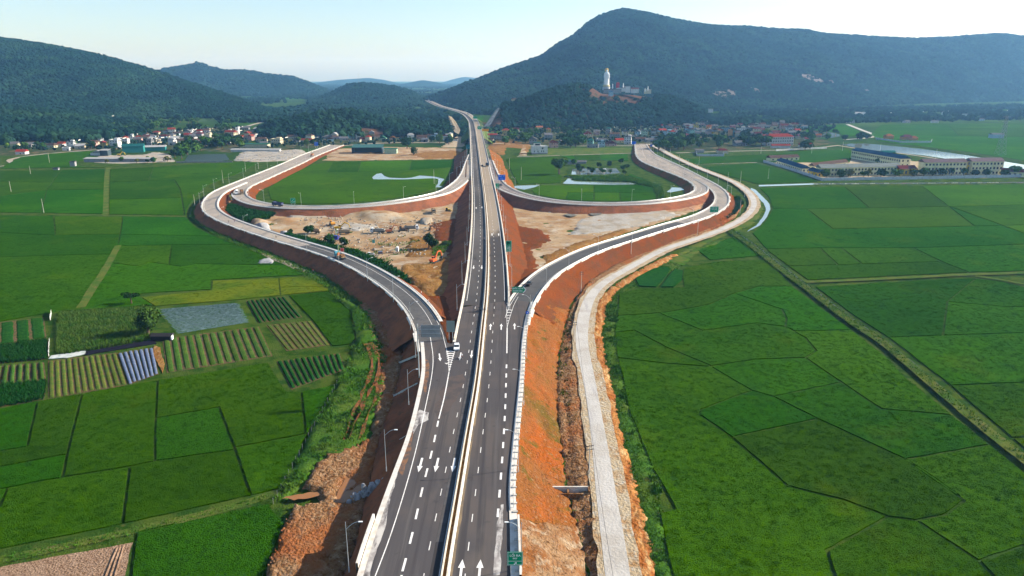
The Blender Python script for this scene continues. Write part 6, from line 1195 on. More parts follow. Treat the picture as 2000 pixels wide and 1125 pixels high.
for x, y in ((-.8, -.8), (-.8, .8), (1.0, 0)): wheel(t, x, y, .35, .2)
truck('dark machine lorry parked beside the ramp bend', P(451, 398, .8), R(80), (.08, .08, .08), (.12, .1, .08), kind='flatbed'); excavator('yellow digger behind the long white-roofed shed', P(234, 304), R(0), (.6, .42, .02))
t = thing('portable_toilet', 'small white cabin by the bushes in the yard', 'cabin', yard(776, 491, .8)); MB().box((0, 0, 1.1), (1.4, 1.4, 2.2)).build('body', M_swhite, t); MB().box((0, -.71, 1.0), (.8, .03, 1.8)).build('door', M_rim, t); MB().taper((0, 0, 2.2), (1.5, 1.5), (.9, 1.5), .3).build('roof', M_swhite, t)
# ---------------------------------------------------------------- village, school, shrine
def wmat(n, c):
    c = tuple(q * (1.0 if 'school' in n else .8) for q in c)
    return mat('wall_' + n, c, (((c[0]*.72, c[1]*.72, c[2]*.70), .45, .48, .68), ((c[0]*.9, c[1]*.86, c[2]*.8), 1.6, .55, .72)), .9, None, .06)
WL = {'W': ('white', wmat('white', (.74, .73, .70))), 'C': ('cream', wmat('cream', (.62, .55, .38))), 'Y': ('yellow', wmat('yellow', (.66, .49, .14))), 'B': ('pale blue', wmat('pale_blue', (.40, .54, .64))), 'P': ('pink', wmat('pink', (.58, .36, .31))), 'G': ('grey', wmat('grey', (.33, .33, .33))), 'T': ('teal', wmat('teal', (.22, .44, .42))), 'O': ('orange', wmat('orange', (.62, .30, .10))), 'N': ('pale green', wmat('pale_green', (.40, .52, .36)))}
def rmat(n, c):
    c = tuple(q * .52 for q in c)
    return mat('roof_' + n, c, (((c[0]*.65, c[1]*.65, c[2]*.65), .7, .46, .66), ((c[0]*1.15 + .02, c[1]*1.1 + .02, c[2]*1.1 + .02), 2.2, .55, .72)), .8, (3.0, .5, .08), .12)
RF = {'r': ('red tiled', rmat('red_tile', (.40, .065, .04))), 'm': ('maroon', rmat('maroon', (.19, .045, .05))), 'b': ('brown tiled', rmat('brown_tile', (.15, .095, .075))), 'g': ('grey', rmat('grey_sheet', (.22, .22, .23))), 't': ('teal metal', rmat('teal_metal', (.025, .17, .165))), 'u': ('blue metal', rmat('blue_metal', (.035, .12, .24))), 'w': ('whitish', rmat('white_sheet', (.58, .58, .57))), 'o': ('orange tiled', rmat('orange_tile', (.50, .17, .06))), 'n': ('green metal', rmat('green_metal', (.06, .2, .13)))}
M_door = mat('timber_door', (.10, .06, .035), (), .7); M_pane = mat('window_pane', (.025, .035, .045), (), .12, None, 0, 0, .5); M_sash = mat('window_surround', (.6, .58, .52), (), .8)
_wc = {}
def win_mesh(w_, h):
    k = (round(w_, 1), round(h, 1))
    if k not in _wc: _wc[k] = MB().box((0, 0, 0), (k[0], .12, k[1])).mesh('window', M_pane)
    return _wc[k]
def sill_mesh(w_):
    k = ('s', round(w_, 1))
    if k not in _wc: _wc[k] = MB().box((0, -.08, 0), (k[1] + .3, .22, .12)).mesh('sill', M_sash)
    return _wc[k]
def roof_mb(w_, d, h, kind, rise, oh=.5):
    mb = MB(); x, y = w_/2 + oh, d/2 + oh
    if kind == 'gable': mb.v = [(-x, -y, h), (x, -y, h), (x, y, h), (-x, y, h), (-x, 0, h + rise), (x, 0, h + rise)]; mb.f = [(0, 1, 5, 4), (2, 3, 4, 5), (1, 2, 5), (3, 0, 4), (3, 2, 1, 0)]
    elif kind == 'gablef': mb.v = [(-x, -y, h), (x, -y, h), (x, y, h), (-x, y, h), (0, -y, h + rise), (0, y, h + rise)]; mb.f = [(1, 2, 5, 4), (3, 0, 4, 5), (0, 1, 4), (2, 3, 5), (3, 2, 1, 0)]
    elif kind == 'hip': q = max(0, x - y * .8); mb.v = [(-x, -y, h), (x, -y, h), (x, y, h), (-x, y, h), (-q, 0, h + rise), (q, 0, h + rise)]; mb.f = [(0, 1, 5, 4), (2, 3, 4, 5), (1, 2, 5), (3, 0, 4), (3, 2, 1, 0)]
    elif kind == 'shed': mb.v = [(-x, -y, h), (x, -y, h), (x, y, h + rise), (-x, y, h + rise), (-x, -y, h + .15), (x, -y, h + .15), (x, y, h + rise + .15), (-x, y, h + rise + .15)]; mb.f = [(0, 3, 2, 1), (4, 5, 6, 7), (0, 1, 5, 4), (1, 2, 6, 5), (2, 3, 7, 6), (3, 0, 4, 7)]
    else:
        mb.box((0, 0, h + .08), (w_ + .5, d + .5, .2))
        for c, s_ in (((0, -d/2 - .15, h + .55), (w_ + .5, .14, .8)), ((0, d/2 + .15, h + .55), (w_ + .5, .14, .8)), ((-w_/2 - .15, 0, h + .55), (.14, d + .15, .8)), ((w_/2 + .15, 0, h + .55), (.14, d + .15, .8))): mb.box(c, s_)
    return mb
LMK = [(719, 296, 'the long teal shed'), (1053, 298, 'the big white house'), (1524, 280, 'the white hall with red roof'), (262, 296, 'the green workshop'), (542, 280, 'the white tower house'), (930, 275, 'the flyover'), (1250, 283, 'the mouth of the right ramp'), (640, 287, 'the top of the left ramp'), (100, 290, 'the bend of the village lane'), (1395, 264, 'the small yellow house'), (1740, 265, 'the walled shrine'), (1880, 235, 'the far fields'), (830, 251, 'the house on the mound'), (213, 237, 'the hillside hamlet'), (420, 290, 'the pond grove')]
USED = {}
def place(x, y):
    lx, ly, n = min(LMK, key=lambda q: (q[0]-x)**2 + ((q[1]-y)*2.2)**2); dx, dy = x - lx, y - ly
    if abs(dx) < 14 and abs(dy) < 4: return 'beside ' + n
    if abs(dx) < abs(dy) * 2.2: return ('behind ' if dy < 0 else 'in front of ') + n
    f = '' if abs(dx) < 45 else 'well '; return f + ('left of ' if dx < 0 else 'right of ') + n
STO = {1: 'low', 2: 'two-storey', 3: 'three-storey'}
RK_ = {'gable': 'gabled', 'gablef': 'front-gabled', 'hip': 'hipped', 'flat': 'flat', 'shed': 'lean-to'}
def uniq(lb, alts):
    if len(lb.split()) > 14: lb = lb.replace('well ', '').replace(' tiled', '')
    if lb not in USED: USED[lb] = 1; return lb
    for a in alts:
        l2 = lb + ' ' + a
        if l2 not in USED and len(l2.split()) <= 16: USED[l2] = 1; return l2
    return lb
def house(x, y, w_=9, d=10, fl=1, wl='W', rf='r', kind='gable', rz=None, label=None, z=0.0, detail=True, cat='house', grp='village houses', fh=3.3):
    p = P(x, y, z); rz = rk.uniform(-.35, .35) if rz is None else rz; h = fl * fh; wn, wm = WL[wl]; rn, rm = RF[rf]
    lb = label or uniq('%s %s house, %s %s roof, %s' % (STO[fl], wn, rn, RK_[kind], place(x, y)), ('among trees', 'beside another alike', 'end of row', 'turned sideways', 'between walls', 'by a garden', 'near a lane', 'in shade'))
    t = thing('house', lb, cat, p, rz, grp); b = MB(); b.box((0, 0, h/2 - .3), (w_, d, h + .6)); rise = (w_ if kind == 'gablef' else d) * .3
    if kind == 'gablef': b.v += [(-w_/2, -d/2, h), (w_/2, -d/2, h), (0, -d/2, h + rise - .3)]; k = len(b.v); b.f.append((k-3, k-2, k-1))
    b.build('wall', wm, t); roof_mb(w_, d, h, kind, rise).build('roof', wm if kind == 'flat' and rf == 'w' else rm, t)
    if detail:
        n = max(1, int(w_ / 3.2))
        for f in range(fl):
            for i in range(n):
                xx = (i + .5) / n * w_ - w_/2
                if f == 0 and i == n // 2: MB().box((0, 0, 0), (1.2, .1, 2.3)).build('door', M_door, t); o = t.children[-1]; o.location = (xx, -d/2 - .02, 1.15); continue
                o = obj('window', win_mesh(1.3, 1.4), t); o.location = (xx, -d/2 - .01, f * fh + 1.8)
                if fl > 1: s_ = obj('sill', sill_mesh(1.3), o); s_.location = (0, 0, -.78)
        for f in range(fl):
            for yy in (-d/4, d/4): o = obj('window', win_mesh(1.2, 1.4), t); o.location = (w_/2 + .01, yy, f * fh + 1.8); o.rotation_euler = (0, 0, math.pi/2)
    if kind == 'flat' and fl > 1 and rk.random() < .8: MB().box((w_ * .2, d * .1, h + 1.4), (w_ * .45, d * .5, 2.4)).build('stair_tower', wm, t)
    elif kind == 'flat' and rk.random() < .5: MB().tube((w_*.2, 0, h + .3), (w_*.2, 0, h + 1.9), .6, n=8).build('water_tank', M_rim, t)
    if fl > 1: MB().box((0, -d/2 - .6, fh + .05), (w_ * .8, 1.2, .15)).build('balcony', wm, t); bl = t.children[-1]; MB().box((0, -d/2 - 1.15, fh + .55), (w_ * .8, .08, .9)).build('railing', M_sash, bl)
    return t
HL = '''30,285,9,9,1,C,g,gable;44,301,11,9,1,W,r,gable;56,287,10,9,1,G,g,shed;73,285,8,9,1,W,t,flat;104,288,14,10,1,C,b,hip;122,285,10,9,1,W,r,gable;140,287,9,9,2,W,g,flat;157,290,11,9,1,C,w,shed;130,294,8,5,1,W,w,flat;185,287,7,9,2,P,b,gable;203,288,7,9,2,Y,r,gablef;227,288,11,10,3,W,w,flat;247,283,7,9,3,W,r,hip;262,265,12,9,1,G,g,gable;283,266,9,9,1,B,b,gable;306,281,8,9,2,C,g,gablef;294,283,7,8,2,G,g,flat;336,260,11,9,2,W,r,gable;341,274,14,9,1,W,w,shed;213,238,8,9,3,P,g,flat;224,243,9,9,1,W,r,gable;201,234,11,9,1,W,w,flat;238,232,8,8,2,W,w,flat;320,225,7,7,1,W,w,flat;230,250,4,4,2,W,w,flat;367,267,9,9,1,P,r,gable;376,263,5,6,2,W,g,flat;417,269,14,9,1,B,u,gable;430,268,12,9,1,P,b,hip;452,266,17,10,2,C,r,gable;466,262,5,7,3,W,w,flat;470,271,9,8,1,W,r,gable;491,274,7,8,2,P,r,gablef;484,272,9,9,1,G,b,gable;512,276,15,9,1,C,b,hip;542,281,13,11,2,C,w,flat;479,253,14,9,1,G,g,shed;505,255,16,8,1,G,w,shed;571,271,20,9,1,C,b,gable;599,267,12,9,2,C,r,gable;600,278,15,8,1,C,r,gable;620,269,10,10,2,W,g,gablef;640,271,14,9,1,G,g,gable;655,272,12,8,1,G,b,hip;672,274,12,8,1,G,g,gable;687,270,9,9,1,T,t,gable;700,270,8,9,2,W,g,gablef;714,276,15,8,1,P,m,gable;694,277,18,8,1,C,g,flat;736,271,9,8,1,C,b,gable;748,274,11,8,1,N,n,gablef;767,273,8,8,1,P,o,gablef;760,268,9,8,1,B,u,gable;784,266,13,9,1,W,r,gable;781,262,9,8,1,W,w,flat;824,271,15,9,1,P,b,gable;832,262,9,8,1,B,g,gable;841,268,10,8,1,G,b,shed;830,277,10,7,1,G,g,shed;830,253,13,10,1,W,r,gablef;858,262,9,8,1,G,b,gable;962,268,14,9,1,G,r,gable;968,274,17,9,2,G,g,flat;957,277,10,8,1,C,b,gable;988,262,11,9,2,Y,r,hip;1002,270,18,8,1,Y,g,flat;1026,268,9,8,1,P,b,gable;1007,256,13,8,1,C,m,gable;1041,281,11,12,2,G,g,gablef;1081,288,10,10,2,P,r,gablef;1071,260,7,8,2,Y,o,hip;1071,272,12,9,2,G,g,shed;1053,252,12,8,1,C,o,gable;1148,270,13,9,2,C,r,gablef;1135,272,10,9,2,W,g,gablef;1153,283,8,8,2,T,t,hip;1158,288,15,8,1,G,w,flat;1174,287,8,9,2,B,t,flat;1174,277,15,8,1,G,g,gable;1193,285,14,8,1,P,m,gablef;1209,278,12,9,1,C,r,gable;1226,281,10,10,3,W,g,flat;1200,270,15,8,2,G,b,gable;1221,265,9,8,2,C,g,gablef;1246,265,9,9,2,B,g,gablef;1258,267,8,9,3,N,g,flat;1293,258,13,9,1,W,r,gable;1270,277,17,8,1,G,g,gable;1250,275,16,8,1,G,b,gable;1188,263,8,8,3,G,t,hip;1165,264,9,8,2,P,g,gable;1232,270,11,8,1,G,g,hip;1359,254,7,8,3,Y,g,flat;1384,254,8,8,2,O,o,gable;1396,265,8,8,2,Y,g,gablef;1384,261,5,7,2,W,w,flat;1415,258,13,9,2,B,u,flat;1448,258,14,9,2,W,g,flat;1425,267,6,8,3,O,w,gablef;1335,267,15,9,1,P,m,hip;1317,262,9,9,2,W,r,gablef;1305,264,14,8,2,B,g,flat;1349,261,9,8,2,T,g,gablef;1322,252,10,8,1,G,b,gable;1340,247,12,8,1,G,g,gable;1372,247,10,8,1,G,b,hip;1395,249,12,8,1,G,g,gable;1405,243,10,8,1,C,b,gable;1430,250,10,8,1,G,g,gable;1445,246,9,8,1,P,m,gable;1465,252,12,9,1,G,b,gable;1478,259,12,9,2,C,m,gable;1466,264,10,8,1,G,g,hip;1490,264,9,8,1,B,b,gable;1495,250,16,9,1,G,g,gable;1515,262,13,9,1,P,m,gable;1515,244,14,9,1,C,b,gable;1545,262,12,9,1,G,g,gable;1556,258,10,9,1,W,r,gable;1562,270,10,9,1,C,m,gable;1445,284,17,12,1,G,g,gable;1495,270,12,8,1,P,r,gable;1578,268,11,8,1,G,b,hip;1590,262,10,8,1,W,b,gable;1580,275,12,8,1,W,r,gable;1530,252,14,9,2,P,m,gable;1550,246,18,10,1,C,m,hip;1570,250,11,8,1,B,g,gable;1598,268,8,8,1,P,o,gable;1660,240,15,10,1,W,w,gable;1680,224,24,10,1,W,w,shed;1722,229,9,8,1,W,r,gable;1733,228,8,8,2,W,w,flat;1775,234,9,8,1,P,o,gable;1808,228,12,8,1,C,g,gable;1820,231,14,8,1,W,w,shed;1843,224,8,9,2,W,g,gablef;1880,221,11,9,1,W,r,gable;1886,226,14,8,1,W,w,flat;1825,240,13,8,1,W,g,gable;1916,236,10,8,1,B,g,gable;1875,208,22,9,1,W,w,flat;1973,220,14,9,1,W,w,shed;1990,212,26,8,1,W,w,flat;1912,213,18,8,1,W,g,flat;1770,240,13,8,1,G,g,gable;1762,222,10,8,1,C,b,gable;1800,218,10,8,1,W,w,flat;1700,232,11,8,1,C,b,gable'''
for it in HL.split(';'):
    a = it.split(','); house(float(a[0]), float(a[1]), float(a[2]), float(a[3]), int(a[4]), a[5], a[6], a[7])
# more roofs between the ones above, crowding the street behind the right ramp
for k in range(46):
    x, y = rk.uniform(1270, 1560), rk.uniform(238, 270)
    house(x, y, rk.uniform(7, 13), 8.5, rk.choice((1, 1, 1, 2)), rk.choice('WCGGBPT'), rk.choice('bggmrbg'), rk.choice(('gable', 'gable', 'hip', 'gablef', 'flat')), detail=k % 3 == 0)
for k in range(26):
    x, y = rk.choice(((rk.uniform(345, 500), rk.uniform(255, 268))), ) if False else (rk.uniform(250, 420), rk.uniform(258, 282)); house(x, y, rk.uniform(7, 12), 8, 1, rk.choice('WCGGBP'), rk.choice('bggmrb'), rk.choice(('gable', 'gable', 'hip')), detail=False)
for k in range(62):
    x, y = (rk.uniform(185, 520), rk.uniform(256, 284)) if k % 3 else (rk.uniform(560, 900), rk.uniform(266, 279))
    house(x, y, rk.uniform(6, 11), 8, rk.choice((1, 1, 2)), rk.choice('WWWCCGB'), rk.choice('ggwbwbr'), rk.choice(('gable', 'gablef', 'flat', 'hip')), detail=k % 3 == 1)
# the big white house by the flyover
q = P(1053, 300); t = thing('house', 'large white flat-roofed house with blue-grey plinth right of the flyover', 'house', q, .12, 'village houses')
MB().box((0, 0, 5.0), (19, 13, 7.4)).build('wall', WL['W'][1], t); MB().box((0, 0, .65), (19.4, 13.4, 1.4)).build('plinth', WL['G'][1], t); roof_mb(19, 13, 8.7, 'flat', 0).build('roof', WL['W'][1], t); MB().box((-2.5, 1, 11.0), (8, 7, 4.4)).build('stair_tower', WL['W'][1], t); MB().box((-2.5, 1, 13.4), (9, 8, .4)).build('tower_roof', RF['t'][1], t)
for xx in (-7, -2.5, 2, 4.5): o = obj('window', win_mesh(.9, 1.8), t); o.location = (xx, -6.52, 3.4)
o = obj('window', win_mesh(1.8, 1.8), t); o.location = (3.2, -6.52, 7.0); o = obj('window', win_mesh(6, 2.0), t); o.location = (-2.5, -2.55, 11.2)
# sheds and workshops
def shed(x, y, w_, d, h, label, roof, wall, rise, rz=.0, kind='gable', open_front=False):
    t = thing('shed', label, 'shed', P(x, y), rz); b = MB()
    if open_front:
        MB().box((0, d/2 - .1, h/2), (w_, .2, h)).build('back_wall', wall, t)
        for s_ in (-1, 1): MB().box((s_ * (w_/2 - .1), 0, h/2), (.2, d, h)).build('side_wall', wall, t)
        for i in range(6): MB().tube((-w_/2 + .3 + i*(w_ - .6)/5, -d/2 + .2, 0), (-w_/2 + .3 + i*(w_ - .6)/5, -d/2 + .2, h), .14, n=6).build('post', M_steel, t)
    else: MB().box((0, 0, h/2 - .2), (w_, d, h + .4)).build('wall', wall, t)
    roof_mb(w_, d, h, kind, rise, .6).build('roof', roof, t); return t
TM = RF['t'][1]; DK = mat('shed_gloom_wall', (.05, .07, .08), (), .8)  # dark wall colour stands in for the gloom inside the open-fronted sheds
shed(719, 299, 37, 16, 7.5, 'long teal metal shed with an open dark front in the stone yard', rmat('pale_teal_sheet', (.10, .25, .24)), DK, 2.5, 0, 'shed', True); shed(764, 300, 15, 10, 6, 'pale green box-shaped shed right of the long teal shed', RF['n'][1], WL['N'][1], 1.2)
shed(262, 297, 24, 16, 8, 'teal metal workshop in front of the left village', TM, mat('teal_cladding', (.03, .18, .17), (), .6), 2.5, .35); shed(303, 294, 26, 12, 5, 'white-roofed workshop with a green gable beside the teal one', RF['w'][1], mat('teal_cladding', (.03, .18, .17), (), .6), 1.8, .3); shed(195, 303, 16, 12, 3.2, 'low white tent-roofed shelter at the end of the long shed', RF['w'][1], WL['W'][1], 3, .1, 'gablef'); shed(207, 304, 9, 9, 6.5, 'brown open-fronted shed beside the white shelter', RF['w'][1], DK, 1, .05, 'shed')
shed(234, 316, 76, 7, 3.6, 'very long low shed with pale roof edging the paddies', RF['w'][1], WL['G'][1], 1.0, .0, 'shed'); shed(143.5, 325, 5, 5, 4.6, 'tiny grey pump hut alone at the paddy edge', RF['g'][1], WL['G'][1], .4, .2, 'flat'); shed(110, 332, 5, 3, 1.6, 'tiny low box on the paddy path', RF['g'][1], WL['G'][1], .3, .1, 'flat'); shed(498, 288, 38, 12, 4.5, 'long pale green workshop behind the stone yard', RF['n'][1], WL['C'][1], 1.6); shed(500, 296, 62, 5, 2.6, 'long white roof along the stone yard', RF['w'][1], WL['W'][1], .8, 0, 'shed')
shed(1113, 320, 12, 8, 2.8, 'low blue-roofed hut behind the large round tree', RF['u'][1], WL['G'][1], 1.0); shed(1132, 319, 14, 7, 2.4, 'grey low hut right of the blue-roofed hut', RF['g'][1], WL['G'][1], .8); shed(1410, 299, 13, 9, 3.5, 'maroon pavilion in the small walled compound', RF['m'][1], WL['C'][1], 2.4, 0, 'hip'); shed(1366, 298, 10, 7, 3, 'grey porch left of the maroon pavilion', RF['g'][1], WL['G'][1], .8, 0, 'shed')
shed(1735, 271, 12, 9, 4.5, 'orange two-tier pavilion beside the river road', RF['o'][1], WL['O'][1], 3, 0, 'hip'); shed(1770, 273, 15, 10, 4.5, 'purple-roofed pavilion in the walled shrine', RF['m'][1], WL['O'][1], 3.4, 0, 'hip'); shed(1784, 274, 9, 8, 4.0, 'orange open pavilion right of the purple-roofed one', RF['o'][1], WL['O'][1], 2.6, 0, 'hip'); shed(1945, 270, 18, 10, 6, 'blue-grey shed in the far paddies by the pylon', RF['g'][1], WL['B'][1], 2)
# walls round compounds: one panel and pillar per bay
def wall_run(pts, h, m, label, bay=6.0, th=.3):
    W = [P(a, b) for a, b in pts]; t = thing('compound_wall', label, 'wall', W[0]); me = {}
    for a, b in zip(W, W[1:]):
        L = (b - a).length; n = max(1, round(L / bay)); ang = math.atan2((b-a).y, (b-a).x); k = round(L / n, 1)
        pm = MB().box((L/n/2, 0, h/2), (L/n - .42, th, h)).mesh('panel', m); pl = MB().box((0, 0, h/2 + .15), (.42, .42, h + .3)).mesh('pillar', m)
        for i in range(n):
            q = a.lerp(b, i / n) - W[0]; o = obj('panel', pm, t, loc=q, rz=ang); o = obj('pillar', pl, t, loc=q, rz=ang)
    return t
MW = mat('pale_wall_render', (.46, .48, .50), (((.34, .36, .38), .5, .48, .66),), .9)
wall_run([(1491, 317), (1540, 331), (1605, 353), (1800, 350), (2000, 346), (2200, 342)], 2.6, MW, 'long pale boundary wall around the yellow school'); wall_run([(1516, 295), (1560, 292.5), (1615, 290)], 2.2, WL['W'][1], 'white wall in front of the white hall with red roof'); wall_run([(1360, 299), (1361, 305), (1414, 305), (1413, 300)], 2.4, MW, 'grey wall round the small compound with the maroon pavilion'); wall_run([(1710, 272), (1760, 279), (1818, 279), (1820, 275)], 2.6, MW, 'blue-grey wall round the riverside shrine'); wall_run([(345, 318), (455, 317)], 1.5, WL['G'][1], 'low dark wall along the paddies by the pond grove')
# the school
def block(label, a, b, depth, h, fl, wm, rm, nw, kind='gable', rise=3.0, band=True, cat='building', name='school_block', z=0.0, gal=False):
    A, B = P(*a), P(*b); L = (B - A).length; ang = math.atan2((B-A).y, (B-A).x); t = thing(name, label, cat, A, ang)
    MB().box((L/2, depth/2, h/2), (L, depth, h)).build('wall', wm, t); r = roof_mb(L, depth, h, kind, rise, .9); r.v = [(x + L/2, y + depth/2, z_) for x, y, z_ in r.v]; r.build('roof', rm, t); fh = h / fl
    for f in range(fl):
        if band: MB().box((L/2, -.25 if not gal else -.6, f * fh + fh - .15), (L, .5 if not gal else 1.2, .28)).build('floor_band', wm, t)
        for i in range(nw):
            xx = (i + .5) / nw * L; o = obj('window', win_mesh(min(2.0, L/nw*.5), fh * .46), t); o.location = (xx, -.03, f * fh + fh * .5)
            s_ = obj('sill', sill_mesh(min(2.0, L/nw*.5)), o); s_.location = (0, 0, -fh * .25)
        for j in range(2): o = obj('window', win_mesh(1.6, fh * .46), t); o.location = (L + .03, depth * (j + .5) / 2, f * fh + fh * .5); o.rotation_euler = (0, 0, math.pi/2)
    for i in range(0, nw + 1, 3): MB().box((i / nw * L, -.12, h/2), (.35, .24, h)).build('pilaster', wm, t)
    return t
CR = wmat('school_cream', (.74, .69, .42)); SMV = rmat('mauve_sheet', (.26, .19, .20)); OY = wmat('school_orange', (.78, .52, .08))
block('long cream two-storey school block with pale roof behind the front wall', (1602, 345.5), (1756, 342), 9, 8.4, 2, CR, rmat('pale_green_sheet', (.30, .34, .32)), 24); block('cream school block with blue roof running back from the yellow gable', (1662, 309), (1757, 327), 11, 9.0, 2, CR, RF['u'][1], 24, rise=3.2); block('single-storey blue-roofed school wing along the left wall', (1517, 321), (1566, 337), 8, 4.0, 1, CR, RF['u'][1], 14); block('small blue-roofed lodge at the corner of the school wall', (1578, 341), (1596, 346), 8, 4.2, 1, OY, RF['u'][1], 3)
block('orange-yellow hall with red roof between the school blocks', (1757, 343.5), (1788, 343), 10, 6.5, 1, OY, RF['m'][1], 4); block('three-storey cream school block with brown roof, left of the yellow stairwell', (1803, 343), (1884, 342), 10, 12.5, 3, CR, SMV, 12); block('three-storey cream school block right of the yellow stairwell', (1895, 342), (1956, 341.5), 11, 13.0, 3, CR, SMV, 9); block('narrow orange-yellow stairwell tower between the cream blocks', (1885, 341), (1894, 341), 9, 12.8, 3, OY, RF['m'][1], 1, 'flat'); block('low cream gallery with maroon roof at the right end of the school', (1956, 344), (2060, 350), 8, 4.6, 1, CR, RF['m'][1], 10)
block('orange-brick school canteen roof behind the blue wing', (1505, 315), (1560, 313), 8, 3.4, 1, CR, RF['b'][1], 6, cat='building'); block('thatch-brown shelters behind the front school block', (1590, 330), (1655, 322), 6, 3.0, 1, CR, RF['b'][1], 6); shed(1732, 309, 14, 8, 8, 'dark green water tank house behind the blue-roofed block', RF['t'][1], mat('teal_cladding', (.03, .18, .17), (), .6), 1.0)
block('white three-storey hall with red roof beside the village trees', (1499, 285), (1549, 284), 14, 12, 3, WL['W'][1], RF['r'][1], 11, 'hip', 4.0); shed(1524, 289, 24, 6, 3.2, 'red canopy in front of the white hall', RF['r'][1], WL['W'][1], 2.2); shed(1572, 288, 16, 8, 3.6, 'red roofed gate house right of the white hall', RF['r'][1], WL['C'][1], 2.4)
# concrete-faced cuttings either side of the highway beyond the flyover
def facing(poly, m, label):
    W = [PD(a, b, D) for a, b, D in poly]; t = thing('slope_facing', label, 'retaining slope', W[0]); n = len(W)
    mb = MB(); k = Vector((0, 1.2, 0)); mb.poly([v - W[0] for v in W]); mb.poly([v - W[0] + k for v in reversed(W)])
    for i in range(n): j = (i + 1) % n; mb.poly([W[i] - W[0], W[i] - W[0] + k, W[j] - W[0] + k, W[j] - W[0]])
    mb.build('face', m, t)
facing([(942, 252, 1250), (948, 245, 1290), (958, 228, 1330), (968, 214, 1360), (974, 210, 1365), (976, 212, 1358), (968, 226, 1318), (960, 241, 1272), (951, 252, 1242)], mat('stained_shotcrete', (.15, .16, .165), (((.09, .10, .10), .08, .45, .62), ((.2, .2, .2), .3, .55, .7)), .95), 'grey concrete cutting face right of the far curve')
facing([(876, 226, 1300), (882, 228, 1290), (890, 238, 1240), (899, 254, 1160), (896, 262, 1130), (888, 258, 1150), (881, 246, 1210), (876, 236, 1270)], M_cream, 'pale stepped cutting face left of the far curve')
facing([(836, 193, 2500), (845, 185, 2560), (846, 192, 2500), (838, 197, 2460)], M_gconc, 'grey cutting face at the vanishing end of the road')
# hilltop shrine
D_s = 1545.0
b0 = PD(1184.5, 165.5, D_s); pxm = FPX / (D_s / CT); H_ = 33.0; GOLD = mat('gilded', (.60, .40, .10), (), .45, None, 0, .2); WS = mat('statue_white', (.80, .80, .78), (((.68, .68, .66), .3, .5, .7),), .7)
t = thing('statue', 'tall white robed statue with golden halo on the wooded hilltop', 'statue', b0)
bm_ = MB(); N_ = 20; prof = [(5.6, 0, .75), (5.3, 3, .72), (5.0, 8, .7), (4.9, 13, .68), (5.2, 17, .66), (5.5, 20, .62), (5.3, 22.5, .6), (4.2, 24.4, .6), (2.0, 25.6, .8), (1.5, 26.4, .95)]
for r, z, fl in prof:
    for i in range(N_): a = 2*math.pi*i/N_; f = 1 + .07 * math.sin(a * 7 + z * .08) * (1 if z < 22 else 0); bm_.v.append((r * math.cos(a) * f, r * math.sin(a) * fl * f, z))
for j in range(len(prof) - 1):
    for i in range(N_): k = (i + 1) % N_; bm_.f.append((j*N_ + i, j*N_ + k, (j+1)*N_ + k, (j+1)*N_ + i))
bm_.build('robe', WS, t, True)
for s_ in (-1, 1): MB().lathe([(.9, 0), (1.5, 2), (1.3, 6), (.8, 9), (.4, 9.6)], 10, (s_ * 4.6, -1.5, 12.5)).build('sleeve', WS, t, True)
MB().lathe([(1.3, 26.2), (2.0, 27.4), (2.15, 28.6), (1.8, 30), (1.1, 31)], 14).build('head', WS, t, True); MB().lathe([(1.9, 29.6), (2.0, 30.4), (1.2, 32.2), (.5, 33)], 12).build('crown', GOLD, t, True); h_ = MB(); h_.tube((0, 1.4, 29), (0, 1.8, 29), 4.2, n=20); h_.build('halo', GOLD, t)
MB().lathe([(5.8, -4.5), (6.6, -4.0), (7.4, -1.6), (6.8, -.6), (6.0, .2)], 20).build('lotus_base', wmat('base_yellow', (.66, .58, .32)), t); MB().lathe([(7.6, -11), (7.6, -4.6), (6.0, -4.5)], 12).build('pedestal', MW, t)
def hsh(label, x, y, w_, d, h, wl, rf, kind='hip', D=1530.0): q = PD(x, y, D); t2 = thing('shrine_building', label, 'shrine', q, 0); MB().box((0, 0, h/2 - 2), (w_, d, h + 4)).build('wall', WL[wl][1] if isinstance(wl, str) else wl, t2); roof_mb(w_, d, h, kind, d * .3, .5).build('roof', RF[rf][1], t2); return t2
hsh('wide grey terrace wall below the white statue', 1196, 178, 36, 8, 3.5, 'G', 'g', 'flat'); hsh('small red hall right of the statue', 1206.5, 168, 6, 6, 6, mat('shrine_red', (.45, .03, .04), (), .7), 'r', 'hip'); hsh('cream terrace building beside the red hall', 1213, 175, 18, 7, 3, 'W', 'w', 'flat'); hsh('white stepped gate at the end of the terrace', 1226, 177, 9, 7, 8, 'W', 'w', 'flat'); hsh('purple-roofed temple hall right of the terrace', 1240, 178, 15, 8, 4.5, 'W', 'm', 'gable'); hsh('low cream shrine with a spire at the right end of the hilltop', 1265, 179, 13, 8, 4, 'C', 'w', 'flat'); hsh('small blue-grey pavilion under the terrace', 1193, 184, 9, 6, 5, 'B', 'u', 'hip', 1500.0)
for x, y, h in ((1196.5, 170, 7), (1217.5, 168, 6), (1265.5, 174, 6), (1260, 176, 4)): q = PD(x, y, 1525); t2 = thing('stupa', 'slim white stupa on the hilltop terrace ' + {1196.5: 'right beside the statue', 1217.5: 'behind the cream building', 1265.5: 'on the low cream shrine', 1260: 'left of the low cream shrine'}[x], 'stupa', q); MB().lathe([(1.2, -3), (1.2, 0), (.8, h*.4), (.7, h*.7), (.1, h)], 8).build('shaft', WS, t2)
hsh('brown-roofed villa on the left shoulder of the statue hill', 1005, 198, 14, 9, 4, 'C', 'b', 'hip', 1480.0); hsh('white hut on the right shoulder of the statue hill', 1388, 216, 9, 6, 3, 'W', 'w', 'flat', 1560.0)
